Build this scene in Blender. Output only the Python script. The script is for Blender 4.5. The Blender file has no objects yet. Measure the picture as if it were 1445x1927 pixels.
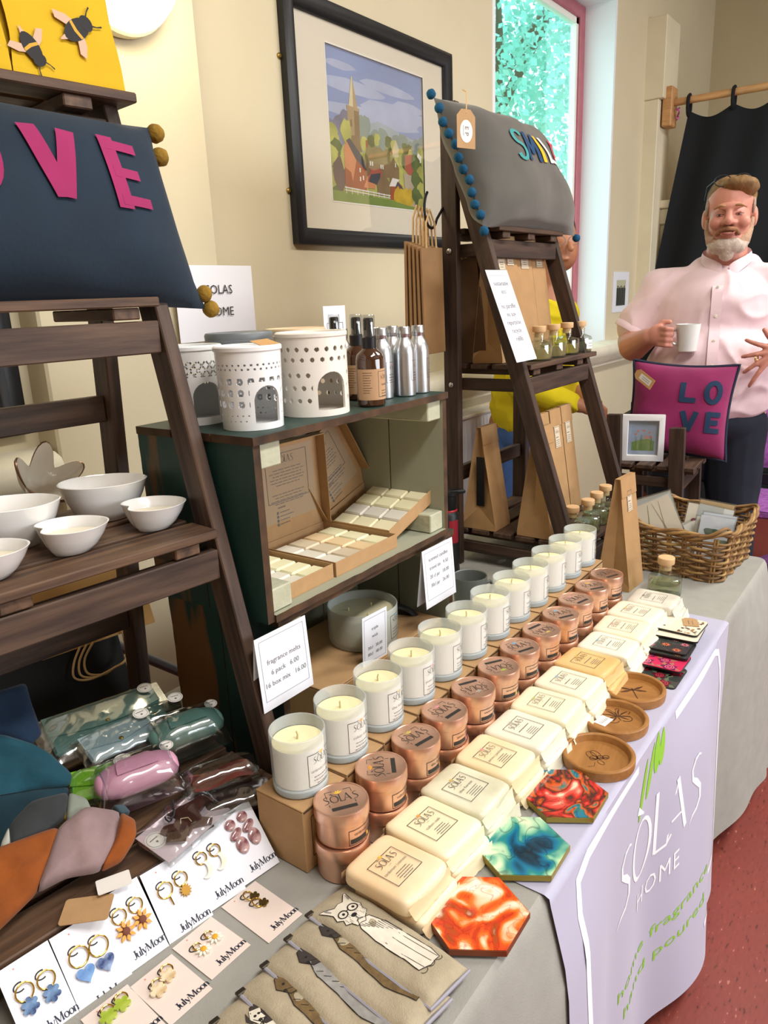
import bpy, math, random
from mathutils import Vector, Matrix, noise as mnoise
random.seed(11)
SC = bpy.context.scene
COL = SC.collection
pi = math.pi
rad = math.radians

# ------------------------------------------------------------------ camera, world, lights
cam_d = bpy.data.cameras.new('camera')
cam_d.sensor_fit = 'HORIZONTAL'; cam_d.sensor_width = 36.0
cam_d.lens = 36.0*1410/1445
cam_d.clip_start = 0.02
cam = bpy.data.objects.new('camera', cam_d); COL.objects.link(cam)
RX = Vector((0.58868849, -0.80735058, -0.04038449))      # camera right
DN = Vector((-0.24479333, -0.13043547, -0.96076158))     # camera down
FW = Vector((0.77040385, 0.57547514, -0.27441990))       # camera forward
mw = Matrix.Identity(4)
for i in range(3):
    mw[i][0] = RX[i]; mw[i][1] = -DN[i]; mw[i][2] = -FW[i]
mw.translation = Vector((0, 0, 1.48))
cam.matrix_world = mw
SC.camera = cam

world = bpy.data.worlds.new('hall_daylight'); SC.world = world
world.use_nodes = True
bgn = world.node_tree.nodes['Background']
bgn.inputs['Color'].default_value = (0.90, 0.97, 1.0, 1)
bgn.inputs['Strength'].default_value = 3.8

def area(name, loc, target, sx, sy, power, col):
    d = bpy.data.lights.new(name, 'AREA'); d.shape = 'RECTANGLE'
    d.size = sx; d.size_y = sy; d.energy = power; d.color = col
    o = bpy.data.objects.new(name, d); COL.objects.link(o)
    o.location = loc
    o.rotation_euler = (Vector(target)-Vector(loc)).to_track_quat('-Z', 'Y').to_euler()
    return o
area('ceiling_strip_light', (0.6, -0.9, 3.5), (0.6, -0.9, 0), 1.6, 0.5, 72, (1.0, 0.965, 0.91))
area('ceiling_strip_light', (3.4, -0.9, 3.5), (3.4, -0.9, 0), 1.6, 0.5, 72, (1.0, 0.965, 0.91))
area('hall_window_light', (2.4, -4.9, 2.0), (2.0, 0.9, 0.9), 4.0, 2.0, 235, (0.86, 0.93, 1.0))
SC.view_settings.view_transform = 'Standard'
SC.view_settings.look = 'None'
SC.view_settings.gamma = 1.0
SC.view_settings.use_curve_mapping = False
SC.view_settings.exposure = 0.24

# ------------------------------------------------------------------ materials
def srgb(h):
    if isinstance(h, str):
        h = h.lstrip('#'); c = [int(h[i:i+2], 16)/255 for i in (0, 2, 4)]
    else: c = h
    return tuple((x/12.92 if x <= 0.04045 else ((x+0.055)/1.055)**2.4) for x in c)
MATS = {}
def mat(name, col='#808080', rough=0.6, metal=0.0, var=0.0, scale=12.0, stretch=(1, 1, 1), bump=0.0, bscale=None,
        col2=None, thr=None, trans=0.0, ior=1.45, alpha=1.0, sheen=0.0, coat=0.0, sss=0.0, emit=None, estr=0.0, rnd=False, soft=0.12, detail=4.0, spec=None):
    """procedural material: base colour varied by stretched object-space noise, optional second colour in patches, optional bump"""
    if name in MATS: return MATS[name]
    m = bpy.data.materials.new(name); m.use_nodes = True
    nt = m.node_tree; N = nt.nodes; L = nt.links
    b = N['Principled BSDF']
    c = srgb(col); I = b.inputs
    I['Base Color'].default_value = (*c, 1); I['Roughness'].default_value = rough; I['Metallic'].default_value = metal
    I['IOR'].default_value = ior
    if spec is not None: I['Specular IOR Level'].default_value = spec
    if trans: I['Transmission Weight'].default_value = trans
    if alpha < 1: I['Alpha'].default_value = alpha
    if sheen: I['Sheen Weight'].default_value = sheen
    if coat: I['Coat Weight'].default_value = coat; I['Coat Roughness'].default_value = 0.08
    if sss: I['Subsurface Weight'].default_value = sss; I['Subsurface Radius'].default_value = (0.02, 0.012, 0.006)
    if emit: I['Emission Color'].default_value = (*srgb(emit), 1); I['Emission Strength'].default_value = estr
    if var or bump or col2:
        tc = N.new('ShaderNodeTexCoord'); mp = N.new('ShaderNodeMapping'); mp.inputs['Scale'].default_value = stretch
        if rnd:
            oi = N.new('ShaderNodeObjectInfo'); mu = N.new('ShaderNodeMath'); mu.operation = 'MULTIPLY'; mu.inputs[1].default_value = 37.0
            L.new(oi.outputs['Random'], mu.inputs[0]); L.new(mu.outputs[0], mp.inputs['Location'])
        L.new(tc.outputs['Object'], mp.inputs['Vector'])
        nz = N.new('ShaderNodeTexNoise'); nz.inputs['Scale'].default_value = scale; nz.inputs['Detail'].default_value = detail
        L.new(mp.outputs[0], nz.inputs['Vector'])
        if var or col2:
            rp = N.new('ShaderNodeValToRGB')
            if col2:
                t = 0.5 if thr is None else thr
                rp.color_ramp.elements[0].position = max(0, t-soft); rp.color_ramp.elements[1].position = min(1, t+soft)
                rp.color_ramp.elements[0].color = (*c, 1); rp.color_ramp.elements[1].color = (*srgb(col2), 1)
            else:
                rp.color_ramp.elements[0].position = 0.28; rp.color_ramp.elements[1].position = 0.72
                rp.color_ramp.elements[0].color = (*[x*(1-var) for x in c], 1)
                rp.color_ramp.elements[1].color = (*[min(1, x*(1+var)) for x in c], 1)
            L.new(nz.outputs['Fac'], rp.inputs[0]); L.new(rp.outputs[0], I['Base Color'])
        if bump:
            nb = nz
            if bscale:
                nb = N.new('ShaderNodeTexNoise'); nb.inputs['Scale'].default_value = bscale; nb.inputs['Detail'].default_value = 3
                L.new(mp.outputs[0], nb.inputs['Vector'])
            bp = N.new('ShaderNodeBump'); bp.inputs['Strength'].default_value = bump; bp.inputs['Distance'].default_value = 0.004
            L.new(nb.outputs['Fac'], bp.inputs['Height']); L.new(bp.outputs[0], I['Normal'])
    MATS[name] = m
    return m

def glass(name, col='#ffffff', rough=0.0, alpha=0.25):
    """thin clear sheet (film, pane): mostly see-through, with a gloss"""
    if name in MATS: return MATS[name]
    m = bpy.data.materials.new(name); m.use_nodes = True
    nt = m.node_tree; N = nt.nodes; L = nt.links
    N.remove(N['Principled BSDF']); out = N['Material Output']
    tr = N.new('ShaderNodeBsdfTransparent'); tr.inputs[0].default_value = (*srgb(col), 1)
    gl = N.new('ShaderNodeBsdfGlossy'); gl.inputs['Roughness'].default_value = rough
    mx = N.new('ShaderNodeMixShader'); fr = N.new('ShaderNodeLayerWeight'); fr.inputs[0].default_value = 0.12
    ad = N.new('ShaderNodeMath'); ad.operation = 'MULTIPLY_ADD'; ad.inputs[1].default_value = 1.0; ad.inputs[2].default_value = alpha*0.15; ad.use_clamp = True
    L.new(fr.outputs[1], ad.inputs[0]); L.new(ad.outputs[0], mx.inputs[0]); L.new(tr.outputs[0], mx.inputs[1]); L.new(gl.outputs[0], mx.inputs[2])
    L.new(mx.outputs[0], out.inputs[0]); MATS[name] = m
    return m

# ------------------------------------------------------------------ mesh building
def xf(loc=(0, 0, 0), rot=(0, 0, 0), s=1.0):
    from mathutils import Euler
    sc = Matrix.Diagonal((*( (s, s, s) if not hasattr(s, '__len__') else s), 1))
    return Matrix.Translation(Vector(loc)) @ Euler(rot).to_matrix().to_4x4() @ sc

class MB:
    def __init__(s): s.v = []; s.f = []; s.m = []
    def add(s, V, F, mi=0, T=None):
        k = len(s.v)
        if T is None: s.v += [tuple(p) for p in V]
        else: s.v += [tuple(T @ Vector(p)) for p in V]
        s.f += [tuple(i+k for i in f) for f in F]; s.m += [mi]*len(F)
        return s
    def box(s, x0, x1, y0, y1, z0, z1, b=0.0, mi=0, T=None):
        if b <= 0:
            V = [(x, y, z) for x in (x0, x1) for y in (y0, y1) for z in (z0, z1)]
            F = [(0, 1, 3, 2), (4, 6, 7, 5), (0, 4, 5, 1), (2, 3, 7, 6), (0, 2, 6, 4), (1, 5, 7, 3)]
            return s.add(V, F, mi, T)
        V = []; idx = {}
        X = (x0, x1); Y = (y0, y1); Z = (z0, z1)
        for i in (0, 1):
            for j in (0, 1):
                for k in (0, 1):
                    sx, sy, sz = (1, -1)[i], (1, -1)[j], (1, -1)[k]
                    idx[i, j, k] = len(V)
                    V += [(X[i], Y[j]+sy*b, Z[k]+sz*b), (X[i]+sx*b, Y[j], Z[k]+sz*b), (X[i]+sx*b, Y[j]+sy*b, Z[k])]
        g = lambda i, j, k, a: idx[i, j, k]+a
        F = []
        for i in (0, 1): F.append([g(i, 0, 0, 0), g(i, 1, 0, 0), g(i, 1, 1, 0), g(i, 0, 1, 0)] if i else [g(i, 0, 0, 0), g(i, 0, 1, 0), g(i, 1, 1, 0), g(i, 1, 0, 0)])
        for j in (0, 1): F.append([g(0, j, 0, 1), g(0, j, 1, 1), g(1, j, 1, 1), g(1, j, 0, 1)] if j else [g(0, j, 0, 1), g(1, j, 0, 1), g(1, j, 1, 1), g(0, j, 1, 1)])
        for k in (0, 1): F.append([g(0, 0, k, 2), g(1, 0, k, 2), g(1, 1, k, 2), g(0, 1, k, 2)] if k else [g(0, 0, k, 2), g(0, 1, k, 2), g(1, 1, k, 2), g(1, 0, k, 2)])
        for i in (0, 1):
            for j in (0, 1): F.append([g(i, j, 0, 0), g(i, j, 1, 0), g(i, j, 1, 1), g(i, j, 0, 1)])
            for k in (0, 1): F.append([g(i, 0, k, 0), g(i, 1, k, 0), g(i, 1, k, 2), g(i, 0, k, 2)])
        for j in (0, 1):
            for k in (0, 1): F.append([g(0, j, k, 1), g(1, j, k, 1), g(1, j, k, 2), g(0, j, k, 2)])
        for i in (0, 1):
            for j in (0, 1):
                for k in (0, 1): F.append([g(i, j, k, 0), g(i, j, k, 1), g(i, j, k, 2)])
        return s.add(V, F, mi, T)
    def lathe(s, prof, n=32, mi=0, T=None, cap0=True, cap1=True, a0=0.0, a1=None, fun=None):
        """prof: list of (r,z); full turn unless a1"""
        full = a1 is None; m = n if full else n+1
        A = [a0+(2*pi if full else a1-a0)*i/n for i in range(m)]
        V = []; F = []
        for (r, z) in prof:
            for a in A:
                p = (r*math.cos(a), r*math.sin(a), z)
                V.append(fun(p) if fun else p)
        for j in range(len(prof)-1):
            for i in range(n if not full else m):
                i2 = (i+1) % m if full else i+1
                F.append((j*m+i, j*m+i2, (j+1)*m+i2, (j+1)*m+i))
        if full and cap0 and prof[0][0] > 1e-6: F.append(tuple(reversed(range(m))))
        if full and cap1 and prof[-1][0] > 1e-6: F.append(tuple((len(prof)-1)*m+i for i in range(m)))
        return s.add(V, F, mi, T)
    def tube(s, path, r, n=8, mi=0, closed=False, T=None, caps=True):
        P = [Vector(p) for p in path]; k = len(P)
        R = r if hasattr(r, '__len__') else [r]*k
        V = []; F = []
        up = None
        for i in range(k):
            a = P[(i-1) % k] if (closed or i > 0) else P[0]
            b = P[(i+1) % k] if (closed or i < k-1) else P[-1]
            t = (b-a); t = t.normalized() if t.length > 1e-9 else Vector((0, 0, 1))
            if up is None:
                up = Vector((0, 0, 1)) if abs(t.z) < 0.9 else Vector((1, 0, 0))
            x = up - t*up.dot(t)
            x = x.normalized() if x.length > 1e-6 else t.orthogonal().normalized()
            y = t.cross(x); up = x
            for j in range(n):
                an = 2*pi*j/n
                V.append(P[i]+(x*math.cos(an)+y*math.sin(an))*R[i])
        for i in range(k if closed else k-1):
            i2 = (i+1) % k
            for j in range(n):
                j2 = (j+1) % n
                F.append((i*n+j, i*n+j2, i2*n+j2, i2*n+j))
        if not closed and caps:
            F.append(tuple(reversed(range(n)))); F.append(tuple((k-1)*n+j for j in range(n)))
        return s.add(V, F, mi, T)
    def prism(s, poly, z0, z1, mi=0, T=None, side=None):
        n = len(poly)
        A = sum(poly[i][0]*poly[(i+1) % n][1]-poly[(i+1) % n][0]*poly[i][1] for i in range(n))
        if A < 0: poly = list(reversed(poly))
        V = [(p[0], p[1], z0) for p in poly]+[(p[0], p[1], z1) for p in poly]
        s.add(V, [tuple(n+i for i in range(n)), tuple(reversed(range(n)))], mi, T)
        return s.add(V, [(i, (i+1) % n, n+(i+1) % n, n+i) for i in range(n)], mi if side is None else side, T)
    def flat(s, poly, z, mi=0, T=None):
        n = len(poly)
        A = sum(poly[i][0]*poly[(i+1) % n][1]-poly[(i+1) % n][0]*poly[i][1] for i in range(n))
        if A < 0: poly = list(reversed(poly))
        return s.add([(p[0], p[1], z) for p in poly], [tuple(range(n))], mi, T)
    def grid(s, nu, nv, fun, mi=0, T=None, wu=False, wv=False):
        V = [fun(i/(nu if wu else nu-1), j/(nv if wv else nv-1)) for j in range(nv) for i in range(nu)]
        F = []
        for j in range(nv if wv else nv-1):
            for i in range(nu if wu else nu-1):
                i2 = (i+1) % nu; j2 = (j+1) % nv
                F.append((j*nu+i, j*nu+i2, j2*nu+i2, j2*nu+i))
        return s.add(V, F, mi, T)
    def ell(s, c, r, n=16, mi=0, T=None, m=10):
        V = [(c[0], c[1], c[2]-r[2])]
        for j in range(1, m):
            t = -pi/2+pi*j/m
            for i in range(n):
                a = 2*pi*i/n
                V.append((c[0]+r[0]*math.cos(t)*math.cos(a), c[1]+r[1]*math.cos(t)*math.sin(a), c[2]+r[2]*math.sin(t)))
        V.append((c[0], c[1], c[2]+r[2])); F = []
        for i in range(n): F.append((0, 1+(i+1) % n, 1+i))
        for j in range(m-2):
            for i in range(n): F.append((1+j*n+i, 1+j*n+(i+1) % n, 1+(j+1)*n+(i+1) % n, 1+(j+1)*n+i))
        k = 1+(m-2)*n; t = len(V)-1
        for i in range(n): F.append((k+i, k+(i+1) % n, t))
        return s.add(V, F, mi, T)
    def mapv(s, fun):
        s.v = [tuple(fun(Vector(p))) for p in s.v]; return s
    def mesh(s, name, mats=None, smooth=35):
        me = bpy.data.meshes.new(name); me.from_pydata(s.v, [], s.f)
        if mats:
            for m in (mats if isinstance(mats, (list, tuple)) else [mats]): me.materials.append(m)
        me.polygons.foreach_set('material_index', s.m)
        if smooth:
            me.polygons.foreach_set('use_smooth', [True]*len(s.f))
            me.set_sharp_from_angle(angle=rad(smooth))
        me.update()
        return me
    def build(s, name, mats, parent=None, smooth=35, loc=None, rot=None):
        return put(name, s.mesh(name, mats, smooth), parent, loc, rot)

def put(name, me, parent=None, loc=None, rot=None):
    o = bpy.data.objects.new(name, me); COL.objects.link(o)
    if parent is not None: o.parent = parent
    if loc is not None: o.location = loc
    if rot is not None: o.rotation_euler = rot
    return o
def tag(o, label=None, cat=None, group=None, kind=None):
    if label: o['label'] = label
    if cat: o['category'] = cat
    if group: o['group'] = group
    if kind: o['kind'] = kind
    return o
def thing(name, label, cat, loc=(0, 0, 0), rz=0.0, group=None, rot=None):
    o = bpy.data.objects.new(name, None); COL.objects.link(o)
    o.empty_display_size = 0.02
    o.location = loc; o.rotation_euler = rot if rot is not None else (0, 0, rz)
    return tag(o, label, cat, group)
def struct(o):
    o['kind'] = 'structure'; return o
def dup(root, loc, rz=None, label=None, rot=None):
    """copy of a thing with copies of its parts and sub-parts"""
    r = root.copy(); COL.objects.link(r); r.location = loc
    if rot is not None: r.rotation_euler = rot
    elif rz is not None: r.rotation_euler = (0, 0, rz)
    if label: r['label'] = label
    for ch in KIDS(root):
        c = ch.copy(); COL.objects.link(c); c.parent = r
        for g in KIDS(ch):
            d = g.copy(); COL.objects.link(d); d.parent = c
    return r
def KIDS(o): return [c for c in bpy.data.objects if c.parent == o]
def swap(root, name, material, slot=0):
    """give the named child of a copied thing a mesh copy with another material"""
    for c in KIDS(root):
        if c.name.split('.')[0] == name:
            c.data = c.data.copy(); c.data.materials[slot] = material; return c

# ------------------------------------------------------------------ lettering (flat print)
_tc = {}
def text_vf(txt, size=1.0, bold=0.0, spacing=1.0):
    k = (txt, bold, spacing)
    if k not in _tc:
        cu = bpy.data.curves.new('lettering', 'FONT'); cu.body = txt; cu.resolution_u = 2; cu.offset = bold; cu.space_character = spacing
        o = bpy.data.objects.new('lettering', cu); COL.objects.link(o)
        dg = bpy.context.evaluated_depsgraph_get(); me = o.evaluated_get(dg).to_mesh()
        V = [(v.co.x, v.co.y) for v in me.vertices]; F = [tuple(p.vertices) for p in me.polygons]
        o.evaluated_get(dg).to_mesh_clear(); bpy.data.objects.remove(o); bpy.data.curves.remove(cu)
        x0 = min([v[0] for v in V] or [0]); x1 = max([v[0] for v in V] or [1])
        _tc[k] = ([(x-x0, y) for x, y in V], F, x1-x0)
    V, F, w = _tc[k]
    return [(x*size, y*size) for x, y in V], F, w*size
def put_text(mb, txt, x, y, size, z=0.0, mi=0, align='L', T=None, bold=0.0, fit=None, fun=None, spacing=1.0, shear=0.0):
    V, F, w = text_vf(txt, size, bold, spacing)
    k = 1.0
    if fit: k = fit/w; w = fit
    ox = x-(0 if align == 'L' else w/2 if align == 'C' else w)
    P = [(ox+a*k+b*shear, y+b, z) for a, b in V]
    if fun: P = [fun(p) for p in P]
    mb.add(P, F, mi, T)
def stroke(mb, pts, w, z=0.0, mi=0, T=None, fun=None):
    """flat ribbon along a 2D polyline; w may be a list of widths"""
    n = len(pts); W = w if hasattr(w, '__len__') else [w]*n
    V = []
    for i in range(n):
        a = Vector(pts[max(0, i-1)]); b = Vector(pts[min(n-1, i+1)]); t = (b-a)
        t = t.normalized() if t.length > 1e-9 else Vector((1, 0))
        q = Vector((-t.y, t.x))*W[i]/2
        p = Vector(pts[i]); V += [(p.x+q.x, p.y+q.y, z), (p.x-q.x, p.y-q.y, z)]
    if fun: V = [fun(p) for p in V]
    mb.add(V, [(2*i, 2*i+1, 2*i+3, 2*i+2) for i in range(n-1)], mi, T)
def arc(cx, cy, rx, ry, a0, a1, n=10):
    return [(cx+rx*math.cos(rad(a0+(a1-a0)*i/n)), cy+ry*math.sin(rad(a0+(a1-a0)*i/n))) for i in range(n+1)]
def logo(mb, x, y, h, z=0.0, mi=0, leaf=None, T=None, fun=None, w=0.07, sub=True, thick=1.0):
    """SOLAS (grave O) word mark of width about 3.3h with its lower left corner at x,y; leaf sprig above in material leaf"""
    S = lambda ox: [(ox+.52, .95), (ox+.42, 1.0), (ox+.25, .98), (ox+.1, .84), (ox+.12, .66), (ox+.3, .52), (ox+.46, .36), (ox+.46, .14), (ox+.3, .0), (ox+.1, -.04), (ox-.05, -.12)]
    W = [w*.4, w*.6, w*.8, w, w*1.1, w*1.6, w*1.3, w, w*.8, w*.6, w*.2]
    L = [(S(0), W)]
    L.append((arc(1.05, .5, .38, .5, 0, 360, 20), [w*(.5+.8*abs(math.cos(rad(18*i)))) for i in range(21)]))
    L.append(([(.82, 1.3), (1.1, 1.1)], [w*1.6, w*.4]))
    L.append(([(1.62, 1.15), (1.6, .02)], w*1.3)); L.append(([(1.6, .03), (1.95, .0), (2.1, .12)], w*.7))
    L.append(([(1.95, -.02), (2.32, 1.0)], w*.6)); L.append(([(2.32, 1.05), (2.62, -.02)], w*1.5)); L.append(([(2.1, .34), (2.5, .34)], w*.5))
    L.append((S(2.85), W))
    for p, ww in L:
        ww = [q*thick for q in ww] if hasattr(ww, '__len__') else ww*thick
        stroke(mb, [(x+a*h, y+b*h) for a, b in p], [q*h for q in ww] if hasattr(ww, '__len__') else ww*h, z, mi, T, fun)
    if leaf is not None:
        for a in (-55, -20, 15, 50):
            pts = [(1.6, 1.12), (1.6+.3*math.sin(rad(a-14)), 1.12+.42*math.cos(rad(a-14))), (1.6+.62*math.sin(rad(a)), 1.12+.62*math.cos(rad(a))), (1.6+.3*math.sin(rad(a+14)), 1.12+.42*math.cos(rad(a+14)))]
            V = [(x+p*h, y+q*h, z) for p, q in reversed(pts)]
            if fun: V = [fun(v) for v in V]
            mb.add(V, [(0, 1, 2, 3)], leaf, T)
    if sub: put_text(mb, 'home', x+1.45*h, y-.38*h, .2*h, z, mi, 'C', T, fun=fun)
def rect_line(mb, x0, x1, y0, y1, w, z, mi=0, T=None, fun=None, gap=None):
    """thin frame; gap=(a,b) leaves the top edge open between a and b"""
    n = 8
    seg = lambda a, b: [(a[0]+(b[0]-a[0])*i/n, a[1]+(b[1]-a[1])*i/n) for i in range(n+1)]
    for a, b in (((x0, y0), (x1, y0)), ((x0, y0), (x0, y1)), ((x1, y0), (x1, y1))): stroke(mb, seg(a, b), w, z, mi, T, fun)
    if gap: stroke(mb, seg((x0, y1), (gap[0], y1)), w, z, mi, T, fun); stroke(mb, seg((gap[1], y1), (x1, y1)), w, z, mi, T, fun)
    else: stroke(mb, seg((x0, y1), (x1, y1)), w, z, mi, T, fun)
def fine_lines(mb, x0, x1, y, n, dy, h, z, mi=0, T=None, fun=None, seed=3, centre=False):
    """rows of tiny illegible print, as word-length dashes"""
    r = random.Random(seed)
    for i in range(n):
        a = x0; end = x1-(x1-x0)*r.random()*.35
        if centre: a = x0+(x1-end)/2; end = x1-(x1-end)/2
        while a < end:
            wl = (x1-x0)*(.06+.1*r.random()); b = min(end, a+wl)
            stroke(mb, [(a, y-i*dy), (b, y-i*dy)], h, z, mi, T, fun); a = b+(x1-x0)*.025
def rrect(x0, x1, y0, y1, r, n=5):
    P = []
    for cx, cy, a in ((x1-r, y1-r, 0), (x0+r, y1-r, 90), (x0+r, y0+r, 180), (x1-r, y0+r, 270)): P += arc(cx, cy, r, r, a, a+90, n)
    return P
def evalmesh(o, name):
    dg = bpy.context.evaluated_depsgraph_get()
    return bpy.data.meshes.new_from_object(o.evaluated_get(dg))

def catmull(P, n=6):
    P = [Vector(p) for p in P]; out = []
    for i in range(len(P)-1):
        a, b, c, d = P[max(0, i-1)], P[i], P[i+1], P[min(len(P)-1, i+2)]
        for k in range(n):
            t = k/n; out.append(b*1.0+(c-a)*.5*t+(a*2-b*5+c*4-d)*.5*t*t+(b*3-a-c*3+d)*.5*t**3)
    return out+[P[-1]]
# ================================================================== the room
WY = 1.75                      # face of the long wall
TZ = 0.73                      # table top
M_wall = mat('cream_plaster', '#cdc1a3', 0.85, var=0.05, scale=2.2, bump=0.12, bscale=38)
M_sill = mat('painted_ledge', '#dcd6c0', 0.6, var=0.08, scale=7, bump=0.1, bscale=30)
M_white = mat('white_paint', '#e9e7df', 0.45, var=0.03, scale=5)

def floor_material():
    m = bpy.data.materials.new('red_flecked_vinyl'); m.use_nodes = True
    nt = m.node_tree; N = nt.nodes; L = nt.links; b = N['Principled BSDF']
    tc = N.new('ShaderNodeTexCoord'); mp = N.new('ShaderNodeMapping'); mp.inputs['Scale'].default_value = (40, 130, 60)
    L.new(tc.outputs['Object'], mp.inputs[0])
    n1 = N.new('ShaderNodeTexNoise'); n1.inputs['Scale'].default_value = 1.0; n1.inputs['Detail'].default_value = 2; L.new(mp.outputs[0], n1.inputs[0])
    n2 = N.new('ShaderNodeTexNoise'); n2.inputs['Scale'].default_value = 6; L.new(tc.outputs['Object'], n2.inputs[0])
    r = N.new('ShaderNodeValToRGB'); e = r.color_ramp.elements
    e[0].position = 0.30; e[0].color = (*srgb('#5c2a24'), 1)
    e[1].position = 0.37; e[1].color = (*srgb('#853d35'), 1)
    x = r.color_ramp.elements.new(0.68); x.color = (*srgb('#8d4138'), 1)
    x = r.color_ramp.elements.new(0.735); x.color = (*srgb('#b87a70'), 1)
    L.new(n1.outputs['Fac'], r.inputs[0])
    mx = N.new('ShaderNodeMix'); mx.data_type = 'RGBA'; mx.blend_type = 'MULTIPLY'; mx.inputs['Factor'].default_value = 0.25
    L.new(r.outputs[0], mx.inputs['A']); L.new(n2.outputs['Color'], mx.inputs['B']); L.new(mx.outputs['Result'], b.inputs['Base Color'])
    b.inputs['Roughness'].default_value = 0.5
    return m
struct(MB().box(-3, 7.2, -5, 2.1, -0.1, 0).build('floor', floor_material(), smooth=0))

wb = MB()
wx0, wx1, wz0, wz1 = 3.284, 4.735, 1.15, 3.05
wb.box(-3, wx0, WY, 2.0, 0, 4.2); wb.box(wx1, 7.0, WY, 2.0, 0, 4.2)
wb.box(wx0, wx1, WY, 2.0, 0, wz0); wb.box(wx0, wx1, WY, 2.0, wz1, 4.2)
wb.box(0.955, 1.513, WY-0.08, WY+0.01, 0, 4.2, b=0.006)
wall_back = struct(wb.build('wall_back', M_wall, smooth=0))
struct(MB().box(6.83, 7.2, -5, 2.1, 0, 4.2).build('wall_end', mat('end_wall_plaster', '#c6b794', 0.85, var=0.05, scale=2, bump=0.1, bscale=38), smooth=0))
M_far = mat('hall_plaster', '#d3cab2', .85)
struct(MB().box(-3.2, -3.0, -5, 2.1, 0, 3.7).build('wall_left', M_far, smooth=0))
struct(MB().box(-3.2, 7.2, -5.3, -5.0, 0, 3.7).build('wall_front', M_far, smooth=0))
struct(MB().box(-3.2, 7.2, -5.3, 2.1, 3.7, 3.9).build('ceiling', mat('ceiling_white', '#e2ddd0', .9), smooth=0))
# rounded dado ledge along the wall, broken by the pilaster
def ledge(name, x0, x1):
    prof = [(0.0, 1.02), (0.055, 1.025), (0.06, 1.04), (0.075, 1.05), (0.085, 1.07), (0.10, 1.085), (0.112, 1.105), (0.115, 1.13), (0.105, 1.15), (0.08, 1.162), (0.0, 1.168)]
    m = MB(); n = len(prof)
    V = [(x, WY+0.002-a, z) for x in (x0, x1) for a, z in prof]
    m.add(V, [(i, i+1, n+i+1, n+i) for i in range(n-1)]+[tuple(range(n)), tuple(reversed(range(n, 2*n)))])
    return struct(m.build(name, M_sill))
ledge('trim_1', -2.0, 0.945); ledge('trim_2', 1.52, 5.27)
# boxed pipe on the wall beside the stage curtain
m = MB(); m.box(5.30, 5.56, WY-0.09, WY+.01, 1.17, 2.62, b=.004); m.box(5.29, 5.57, WY-0.12, WY+.01, 2.62, 3.08, b=.004)
m.box(5.44, 5.80, WY-0.20, WY+.01, 1.98, 2.03, b=.006); m.box(5.46, 5.78, WY-0.17, WY+.01, 1.88, 1.98, b=.006); m.box(5.48, 5.76, WY-0.14, WY+.01, 1.17, 1.88, b=.004)
struct(m.build('trim_3', mat('cream_boxing', '#d6cdb2', 0.6, var=.05, scale=6), smooth=0))
# window: red frame set deep in a white reveal
win = struct(thing('window_1', None, None, (0, 0, 0)))
gy = 1.945
m = MB()
m.box(wx1-0.006, wx1+.02, WY-.002, gy+.05, wz0, wz1); m.box(wx0-.02, wx0+.006, WY-.002, gy+.05, wz0, wz1)
m.box(wx0, wx1, WY-.002, gy+.05, wz1-.006, wz1+.02); m.build('window_reveal', mat('white_reveal', '#e6ebee', 0.5), win, smooth=0)
M_red = mat('faded_red_frame', '#a8606a', 0.5, var=.1, scale=20)
m = MB()
m.box(wx1-.075, wx1-.006, gy-.02, gy+.04, wz0, wz1-.006, b=.006); m.box(wx0+.006, wx0+.07, gy-.02, gy+.04, wz0, wz1-.006, b=.006)
m.box(wx0+.07, wx1-.075, gy-.02, gy+.04, wz1-.075, wz1-.006, b=.006); m.box(wx0+.07, wx1-.075, gy-.02, gy+.04, wz0, wz0+.07, b=.006)
m.build('window_frame', M_red, win, smooth=0)
m = MB(); a, b_, c, d = wx0+.07, wx1-.075, wz0+.07, wz1-.075
m.box(b_-.03, b_, gy-.005, gy+.03, c, d); m.box(a, a+.03, gy-.005, gy+.03, c, d); m.box(a, b_, gy-.005, gy+.03, d-.03, d); m.box(a, b_, gy-.005, gy+.03, c, c+.03)
m.build('window_bead', M_white, win, smooth=0)
MB().box(a, b_, gy+.012, gy+.016, c, d).build('pane', glass('window_glass', '#e2f4f2', 0.0, .3), win, smooth=0)
MB().box(wx0-.03, wx1+.03, WY-.05, gy, wz0-.03, wz0+.004, b=.008).build('window_board', M_white, win, smooth=0)
# leafy tree outside the window
tree = thing('tree', 'bright leafy green tree outside the window', 'tree', (8.8, 4.6, -0.3))
m = MB(); m.tube([(0, 0, 0), (.05, .05, 1.6), (-.05, .1, 3.2), (.1, .1, 4.6)], [.22, .18, .13, .06], 10)
for i in range(7):
    an = i*.9; m.tube([(0, .1, 2.0+i*.35), (.7*math.cos(an), .7*math.sin(an), 2.7+i*.4), (1.5*math.cos(an), 1.5*math.sin(an), 3.1+i*.42)], [.07, .05, .02], 6)
m.build('trunk', mat('bark', '#5d5545', .9, var=.2, scale=10), tree)
rl = random.Random(5); V = []; F = []
for i in range(30000):
    while True:
        p = Vector((rl.uniform(-1, 1), rl.uniform(-1, 1), rl.uniform(-1, 1)))
        if p.length < 1: break
    p = Vector((p.x*3.4, p.y*1.7, 3.6+p.z*2.6))
    if mnoise.noise(p*1.3) < -.12: continue
    n = Vector((rl.gauss(0, 1), rl.gauss(0, 1), rl.gauss(0, 1))).normalized(); t = n.orthogonal().normalized(); s = n.cross(t); w = rl.uniform(.03, .065)
    k = len(V); V += [tuple(p-t*w), tuple(p+s*w*.55), tuple(p+t*w), tuple(p-s*w*.55)]; F.append((k, k+1, k+2, k+3))
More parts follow.
